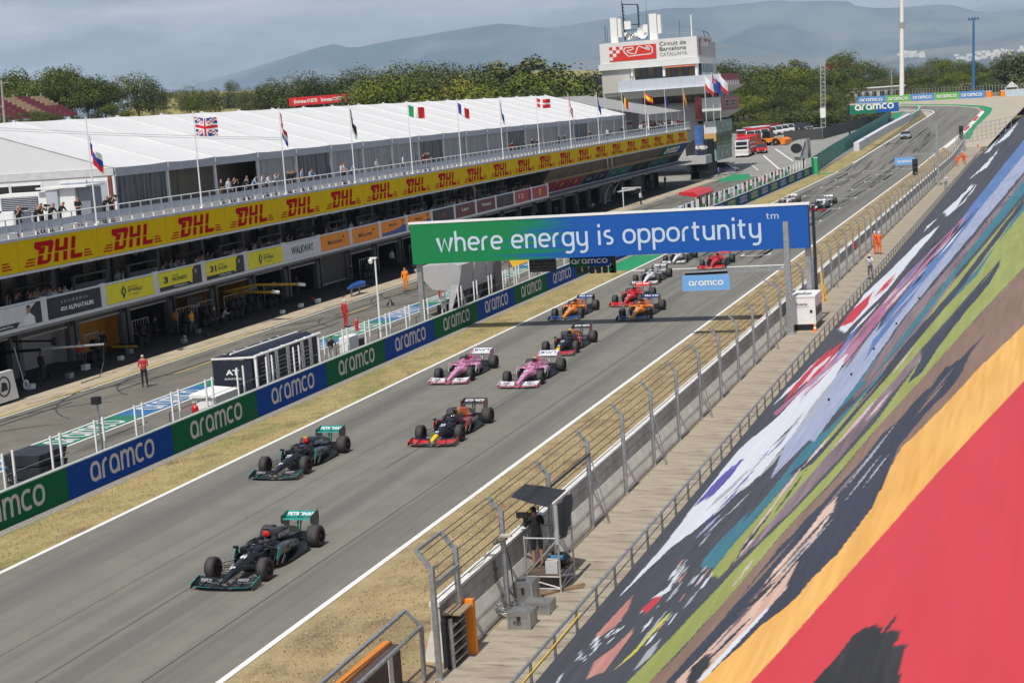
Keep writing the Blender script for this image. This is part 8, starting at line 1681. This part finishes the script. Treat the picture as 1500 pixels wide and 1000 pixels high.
# marshals, photographer
person('marshal in orange overalls and white cap, left of the pair hugging the fence', -13.32, 131.8, .02, 'hold', (.85, .13, .02), (.85, .13, .02), rz=1.9, hair=m_white, s=1.05)
person('marshal in orange overalls and white cap, right of the pair hugging the fence', -12.95, 131.4, .02, 'hold', (.85, .13, .02), (.85, .13, .02), rz=2.6, hair=m_white, s=1.05)
person('photographer in white shirt and cap facing us at the edge of the tarpaulin', -11.95, 114.6, .02, 'camera', (.55, .55, .56), (.10, .10, .11), rz=-.2, hair=m_white, s=1.0)
t2 = thing('camera', 'black camera with strap held by the photographer at the tarpaulin edge', 'camera', (-11.9, 114.2, 1.5)); mb = MB(); mb.box(-12.03, -11.87, 114.18, 114.28, 1.5, 1.62); mb.build('body', m_black, t2); mb = MB(); mb.tube([(-11.95, 114.18, 1.56), (-11.95, 113.95, 1.55)], .05, 8); mb.build('lens', m_black, t2)
t2 = thing('folded_tripod', 'yellow folded pole leaning on the fence near the gantry post', 'pole', (-13.75, 103.8, 0)); mb = MB(); mb.tube([(-13.7, 103.4, .02), (-13.85, 103.8, 1.9)], .06, 8); mb.tube([(-13.5, 103.6, .02), (-13.85, 103.8, 1.5)], .04, 8); mb.build('pole', M('pole_yellow', (.75, .38, .03), .5), t2)
person('person in white shirt and hat standing near the distant small sign', -12.2, 206, .02, 'camera', (.55, .55, .6), (.2, .2, .25), rz=-.4, hair=m_white)
for i, (x, y) in enumerate(((-13.5, 258), (-13.0, 266), (-12.6, 262), (-13.3, 270), (-12.2, 300))): person(['marshal in orange overalls, lowest of the distant group by the fence', 'marshal in orange overalls with arms raised in the middle of the distant group', 'marshal in orange overalls, rightmost of the distant group', 'marshal in orange overalls, topmost of the distant group', 'lone marshal in orange near the end of the walkway'][i], x, y, .02, ('stand', 'hold', 'walk', 'camera', 'stand')[i], (.85, .13, .02), (.85, .13, .02), rz=i*1.1, hair=m_white)
t2 = thing('flag_bundle', 'small red and white flag rolled up at the fence', 'flag', (-14.0, 124, 1.2)); mb = MB(); mb.loft([[(-14.1, 123.8, 1.3), (-13.9, 123.8, 1.3), (-13.9, 123.8, 1.8), (-14.1, 123.8, 1.8)], [(-14.1, 124.4, 1.1), (-13.9, 124.4, 1.15), (-13.9, 124.4, 1.6), (-14.1, 124.4, 1.6)]]); mb.build('cloth', m_red, t2)
# ================= TREES =================
def leafm(n, a, b, s=.9):
    m = M(n, a, .85, col2=b, scale=s, detail=3, lo=.3, hi=.7, spec=.2); return m
L1 = leafm('pine_foliage', (.040, .060, .012), (.13, .155, .028), .5); L2 = leafm('oak_foliage', (.035, .050, .016), (.10, .118, .032), .6); L3 = leafm('pale_foliage', (.07, .085, .035), (.15, .165, .065), .6); L4 = leafm('yellow_foliage', (.16, .15, .02), (.28, .25, .04), .6)
L5 = leafm('bright_foliage', (.060, .082, .012), (.18, .205, .03), .5); L6 = leafm('dark_foliage', (.025, .04, .012), (.08, .10, .025), .6)
m_bark = M('bark', (.10, .075, .05), .95, var=.2, scale=3)
def crown(seed, lobes, n, ls, m, flat=1.0):
    r = random.Random(seed); mb = MB(); V = []; F = []
    tot = sum(l[3]**2 for l in lobes)
    for (x, y, z, R) in lobes:
        k = int(n*R*R/tot)
        for i in range(k):
            th = r.uniform(0, 2*PI); cz = r.uniform(-.75, 1); sr = math.sqrt(max(0, 1-cz*cz)); rr = R*(r.uniform(.55, 1.0)**.6)*(1+.18*math.sin(3*th+seed)+.12*math.sin(7*th+cz*5))
            c = Vector((x+rr*sr*math.cos(th), y+rr*sr*math.sin(th), z+rr*cz*flat)); s = ls*r.uniform(.6, 1.35)
            nrm = Vector((sr*math.cos(th)+r.gauss(0, .5), sr*math.sin(th)+r.gauss(0, .5), cz+.35+r.gauss(0, .5))).normalized()
            a = nrm.cross(Vector((r.gauss(0, 1), r.gauss(0, 1), r.gauss(0, 1)))).normalized(); b = nrm.cross(a)
            j = len(V); V += [c+a*s, c+b*s*.8, c-a*s*.9+b*s*.2, c-b*s*.7]; F.append((j, j+1, j+2, j+3))
    mb.mesh(V, F); return mb.data('crown', m, fix=False)
def trunk(seed, h, r0, limbs, m=m_bark):
    r = random.Random(seed); mb = MB(); mb.tube([(0, 0, -1.5), (r.uniform(-.1, .1), r.uniform(-.1, .1), h*.5), (r.uniform(-.3, .3), r.uniform(-.3, .3), h)], [r0, r0*.7, r0*.35], 7)
    for (x, y, z, R) in limbs: mb.tube([(0, 0, h*.45), (x*.5, y*.5, (h*.5+z)*.5), (x*.9, y*.9, z)], [r0*.4, r0*.25, r0*.1], 5)
    return mb.data('trunk', m)
VAR = []
def mk(seed, H, W, n, ls, m, kind):
    r = random.Random(seed); lobes = []
    if kind == 'pine':
        for i in range(11):
            a = i*2.4; q = .25+.75*((i*.618) % 1); lobes.append((W*.55*q*math.cos(a), W*.55*q*math.sin(a), H*(.52+.36*((i*.37) % 1))-q*H*.06, W*r.uniform(.20, .34)))
        lobes.append((0, 0, H*.88, W*.26)); fl = .62
    elif kind == 'round':
        for i in range(12):
            a = i*2.4; q = ((i*.618) % 1)**.6; z = .32+.50*((i*.53) % 1); lobes.append((W*.42*q*math.cos(a), W*.42*q*math.sin(a), H*z, W*r.uniform(.20, .32)))
        lobes.append((0, 0, H*.84, W*.24)); fl = .8
    elif kind == 'tall':
        for i in range(12): a = i*2.4; lobes.append((W*.25*math.cos(a), W*.25*math.sin(a), H*(.25+.68*i/11), W*.27*(1-.35*i/11)))
        fl = 1.1
    else:
        for i in range(8): a = i*2.4; lobes.append((W*.35*math.cos(a)*((i*.6) % 1), W*.35*math.sin(a), H*(.25+.35*((i*.41) % 1)), W*.28))
        fl = .7
    return (crown(seed, lobes, n, ls, m, fl), trunk(seed, H*.75, .22*H/10, lobes[::3]))
KIND = dict(pine=[mk(s, 10, 9.5, 6500, .14, m, 'pine') for s, m in ((1, L1), (2, L5), (3, L6), (21, L1))], round=[mk(s, 10, 8.5, 6000, .13, m, 'round') for s, m in ((4, L2), (5, L6), (6, L1), (22, L3))], tall=[mk(s, 10, 3.8, 2400, .14, L3, 'tall') for s in (7, 8)], pale=[mk(s, 10, 8, 4500, .16, L3, 'round') for s in (9, 10)], yellow=[mk(11, 10, 8, 4500, .17, L4, 'round')], bush=[mk(12, 4, 6, 3200, .12, L2, 'bush'), mk(13, 4, 6, 3200, .12, L1, 'bush')])
NAMES = dict(pine='pine_tree', round='broadleaf_tree', tall='poplar_tree', pale='pale_tree', yellow='yellow_tree', bush='bush')
trr = random.Random(21)
def tree(u, vt, D, kind, label, group, h=None, wscale=1.0):
    X, Zt = WY(u, vt, D); gz = ground_z(X, D); H = h or max(3.5, Zt-gz); z0 = Zt-H if h else gz
    me, tk = KIND[kind][trr.randrange(len(KIND[kind]))]; base = 4.0 if kind == 'bush' else 10.0
    t = thing(NAMES[kind], label, 'bush' if kind == 'bush' else 'tree', (X, D, z0), group, trr.uniform(0, 6.3)); s = H/base; ws = s*wscale*trr.uniform(.9, 1.15); t.scale = (ws, ws*trr.uniform(.9, 1.1), s*.97)
    link('crown', me, t); link('trunk', tk, t); return t
def skyline(pts, u):
    for (a, va), (b, vb) in zip(pts, pts[1:]):
        if a <= u <= b: return va+(vb-va)*(u-a)/(b-a)
    return pts[-1][1]
KW = ('round', 'pine', 'round', 'pine', 'pale')
DESC = dict(pine='broad dark green pine', round='rounded dark broadleaf tree', pale='pale olive green tree', tall='slim grey green poplar', bush='low bush', yellow='yellow green tree')
def row(pts, u0, u1, step, D0, D1, kinds, where, group, jit=4, lo=0, hmul=1.0, ws=1.0):
    u = u0
    while u < u1:
        k = kinds[trr.randrange(len(kinds))]; v = skyline(pts, u)+trr.uniform(lo, lo+jit)+(trr.random() < .3)*jit*1.2; D = trr.uniform(D0, D1)
        tree(u, v, D, k, DESC[k]+' '+where, group, wscale=ws); u += step*trr.uniform(.75, 1.25)
leftp = [(-60, 112), (22, 100), (50, 108), (75, 100), (95, 95), (120, 100), (142, 106), (162, 119), (175, 132), (185, 118), (197, 102), (212, 108), (222, 110), (240, 128), (262, 136), (275, 123), (300, 128), (337, 122), (370, 122), (400, 112), (445, 101), (475, 108), (490, 118), (505, 93), (530, 88), (575, 84), (625, 84), (700, 88), (730, 92), (755, 82), (800, 83), (830, 98), (870, 112)]
row([(a, b+5) for a, b in leftp], -40, 160, 30, 325, 350, ('pine', 'round', 'pine'), 'behind the maroon and cream grandstand', 'trees behind the left grandstand', 8)
row([(-60, 172), (120, 168), (130, 150), (160, 146), (225, 150), (250, 160), (350, 158), (380, 146), (430, 146)], 112, 420, 23, 272, 292, ('round', 'pine', 'round', 'bush'), 'just above the white marquee roof', 'low trees above the marquee roof', 10, ws=1.1)
for (u, v, k) in ((5, 165, 'round'), (28, 172, 'bush'), (52, 160, 'pine'), (66, 163, 'pine'), (88, 172, 'round')): tree(u, v, 281, k, DESC[k]+' before the maroon grandstand', 'trees in front of the left grandstand')
for (u, v, k) in ((98, 95, 'pine'), (74, 99, 'pine'), (138, 106, 'round'), (197, 101, 'round'), (219, 109, 'round'), (22, 100, 'pine'), (275, 123, 'round'), (292, 131, 'round'), (312, 126, 'pale'), (400, 111, 'round'), (425, 106, 'round'), (447, 100, 'round'), (468, 108, 'round'), (385, 122, 'pale'), (362, 126, 'round')):
    tree(u, v, trr.uniform(336, 350), k, DESC[k]+' on the skyline left of the billboard', 'skyline trees left of the billboard')
tree(337, 116, 900, 'round', 'large round tree alone in the distant fields', None, h=12)
for i in range(22): u = 235+i*12; tree(u, 127+trr.uniform(0, 6), 690+trr.uniform(-30, 30), 'round', 'distant dark tree in the field line', 'distant field line of trees', h=11)
row(leftp, 496, 735, 14, 335, 375, ('round', 'pine', 'round', 'pale'), 'in the dense wood behind the marquee', 'dense wood behind the marquee', 11)
row([(a, b+20) for a, b in leftp], 532, 790, 15, 300, 325, ('round', 'pine'), 'in front of the dense wood', 'front row of the wood behind the marquee', 8, ws=1.1)
row([(a, 142) for a, b in leftp], 540, 790, 22, 290, 296, ('bush',), 'along the top edge of the marquee roof', 'bushes along the marquee roof edge', 6, ws=1.2)
tree(670, 106, 312, 'yellow', 'bright yellow green tree in front of the dark wood', None); 
for u, v in ((735, 84), (756, 80), (778, 82), (800, 80), (722, 92), (820, 92)): tree(u, v, 345, 'tall' if u != 820 else 'pale', 'tall thin crowned tree rising left of the control tower', 'tall trees left of the tower', wscale=1.7)
for u in (835, 850, 862): tree(u, 104+trr.uniform(0, 6), 380, 'pale', 'grey green tree above the dark grandstand', 'trees above the dark grandstand')
rp_ = [(1000, 95), (1030, 92), (1060, 84), (1085, 86), (1100, 90), (1130, 97), (1150, 92), (1175, 96), (1200, 92), (1225, 98), (1245, 104), (1262, 112)]
row(rp_, 1025, 1250, 21, 452, 480, ('pine',), 'in the pine belt above the parking', 'pine belt above the parking area', 9, ws=1.05)
row([(a, b+22) for a, b in rp_], 1030, 1255, 20, 430, 448, ('pine', 'round'), 'in the middle row of the pine belt', 'middle row of the pine belt', 8, ws=1.1)
row([(a, b+44) for a, b in rp_], 1060, 1262, 19, 410, 425, ('round', 'round', 'pine'), 'at the foot of the pine belt beside the vans', 'foot of the pine belt', 8, ws=1.25)
row([(1040, 182), (1085, 176), (1110, 163), (1135, 152), (1180, 150), (1260, 150)], 1060, 1262, 15, 396, 404, ('bush', 'bush', 'round'), 'at the very foot of the pine belt', 'bushes under the pine belt', 8, ws=1.3)
for u, v in ((1150, 86), (1168, 84), (1172, 90)): tree(u, v, 500, 'tall', 'tall cypress like tree standing above the pines', 'cypresses above the pines', wscale=1.3)
fp = [(1245, 100), (1270, 98), (1290, 92), (1310, 94), (1330, 90), (1345, 86), (1370, 84), (1380, 82), (1395, 86), (1410, 84), (1440, 86), (1455, 80), (1470, 76), (1490, 72), (1530, 70)]
row(fp, 1240, 1530, 15, 590, 620, ('round', 'pine', 'round'), 'in the far wood behind the advertising boards', 'far wood behind the boards', 7)
row([(a, b+16) for a, b in fp], 1240, 1530, 15, 560, 580, ('round', 'pine'), 'in the front row of the far wood', 'front row of the far wood', 6, ws=1.2)
row([(a, b+32) for a, b in fp], 1250, 1540, 17, 545, 556, ('round', 'bush', 'round'), 'in the undergrowth of the far wood', 'undergrowth of the far wood', 5, ws=1.5)
for u, v in ((1465, 77), (1458, 88), (1490, 70), (1500, 74), (1478, 80)): tree(u, v, 552, 'tall', 'tall bare greyish poplar at the right edge', 'poplars at the right edge', wscale=1.25)
t = thing('red_roofed_house', 'white house with bright red roof above the pines', 'house', tuple([WY(1228, 102, 640)[0], 640, WY(1228, 102, 640)[1]])); x, z = WY(1228, 100, 640); mb = MB(); mb.box(x-4, x+3, 640, 648, z-6, z); mb.build('wall', m_tw, t); mb = MB(); mb.loft([[(x-5.5, 639, z), (x+5, 639, z), (x+5, 649, z), (x-5.5, 649, z)], [(x-3.5, 643, z+2.2), (x+3.5, 643, z+2.2), (x+3.5, 645, z+2.2), (x-3.5, 645, z+2.2)]]); mb.build('roof', M('roof_red', (.50, .03, .05), .6), t)
for i in range(3): mb = MB(); mb.box(x-3+2.1*i, x-2+2.1*i, 639.9, 639.98, z-2.4, z-.8); mb.build('window', m_glass, t)
t = thing('low_building', 'low pale building behind the pine belt near the advertising boards', 'building', tuple(U(1280, 143))); p = U(1290, 149); mb = MB(); mb.box(p.x-12, p.x+6, p.y+14, p.y+20, p.z-1, p.z+4.2); mb.build('wall', m_tb, t); mb = MB(); mb.box(p.x-12.5, p.x+6.5, p.y+13.5, p.y+20.5, p.z+4.2, p.z+4.6); mb.build('roof', m_tw, t)
for i in range(7): mb = MB(); mb.box(p.x-11+2.4*i, p.x-9.6+2.4*i, p.y+13.9, p.y+13.97, p.z+1.5, p.z+3.2); mb.build('window', m_glass, t)
t = thing('white_marquee', 'small white marquee at the far right behind the gravel', 'marquee', tuple(U(1478, 141))); p = U(1472, 141.5); q = U(1490, 141); mb = MB(); mb.prism([(p.x, p.z+2.4), (q.x, p.z+2.4), (q.x-1, p.z+3.4), ((p.x+q.x)/2, p.z+4), (p.x+1, p.z+3.4)], 'y', p.y+10, p.y+16); mb.build('roof', m_white, t)
for x in (p.x, q.x): mb = MB(); mb.box(x-.15, x+.15, p.y+10, p.y+10.3, p.z-1, p.z+2.4); mb.build('leg', m_white, t)
# utility pole and the wire crossing in front of the marquee
t = thing('utility_pole', 'tall concrete utility pole at the left edge in front of the hillside grandstand', 'pole', (WY(4, 180, 250)[0], 250, 0)); x, z = WY(2, 118, 250); x2, z2 = WY(5, 182, 250); mb = MB(); mb.tube([(x2, 250, z2-6), (x, 250, z)], [.3, .18], 8); mb.build('shaft', m_concrete, t); mb = MB(); mb.bar((x-1.5, 250, z-.6), (x+1.5, 250, z-.4), .15); mb.build('crossarm', m_steel, t)
p0 = WX(-60, 178, -72); p1 = WX(560, 210, -66); t = thing('overhead_wire', 'pair of thin overhead wires sagging across the marquee roof', 'wire', (-70, p0[0], p0[1]))
for dv in (0, 3.5):
    a = ray(-80, 183+dv); b = ray(420, 202+dv*.8); A = Vector((0, 0, HCAM))+a/a.y*80; B = Vector((0, 0, HCAM))+b/b.y*92; mb = MB(); mb.tube([A+(B-A)*(i/10)-Vector((0, 0, .12*math.sin(PI*i/10))) for i in range(11)], .012, 4); mb.build('wire', m_steel, t)
# ================= AIR =================
hz = bpy.data.materials.new('air'); hz.use_nodes = True; n, l = hz.node_tree.nodes, hz.node_tree.links
for q in list(n):
    if q.type != 'OUTPUT_MATERIAL': n.remove(q)
pv = n.new('ShaderNodeVolumePrincipled'); pv.inputs['Color'].default_value = (.55, .76, 1.0, 1); pv.inputs['Density'].default_value = HAZE; pv.inputs['Anisotropy'].default_value = 0
l.new(pv.outputs[0], [q for q in n if q.type == 'OUTPUT_MATERIAL'][0].inputs['Volume'])
mb = MB(); mb.box(-14000, 4200, -2200, 14500, -25, 760); o = mb.build('haze', hz); o['kind'] = 'stuff'; o['label'] = 'thin summer haze over the circuit and the distant mountains'; o['category'] = 'haze'

# ================= labels that single each thing out =================
def ordn(k): return str(k)+('th' if 10 < k % 100 < 14 else {1: 'st', 2: 'nd', 3: 'rd'}.get(k % 10, 'th'))
bpy.context.view_layer.update(); by = {}
for o in scene.objects:
    if o.parent is None and 'label' in o and 'group' in o: by.setdefault(o['label'], []).append(o)
def screen_x(o): d = o.matrix_world.translation-Vector((0, 0, HCAM)); return d.dot(AR)/d.dot(AF)
for lb, os_ in by.items():
    if len(os_) < 2: continue
    os_.sort(key=screen_x)
    for i, o in enumerate(os_): o['label'] = '%s, %s from the left' % (' '.join(lb.split()[:12]), ordn(i+1))
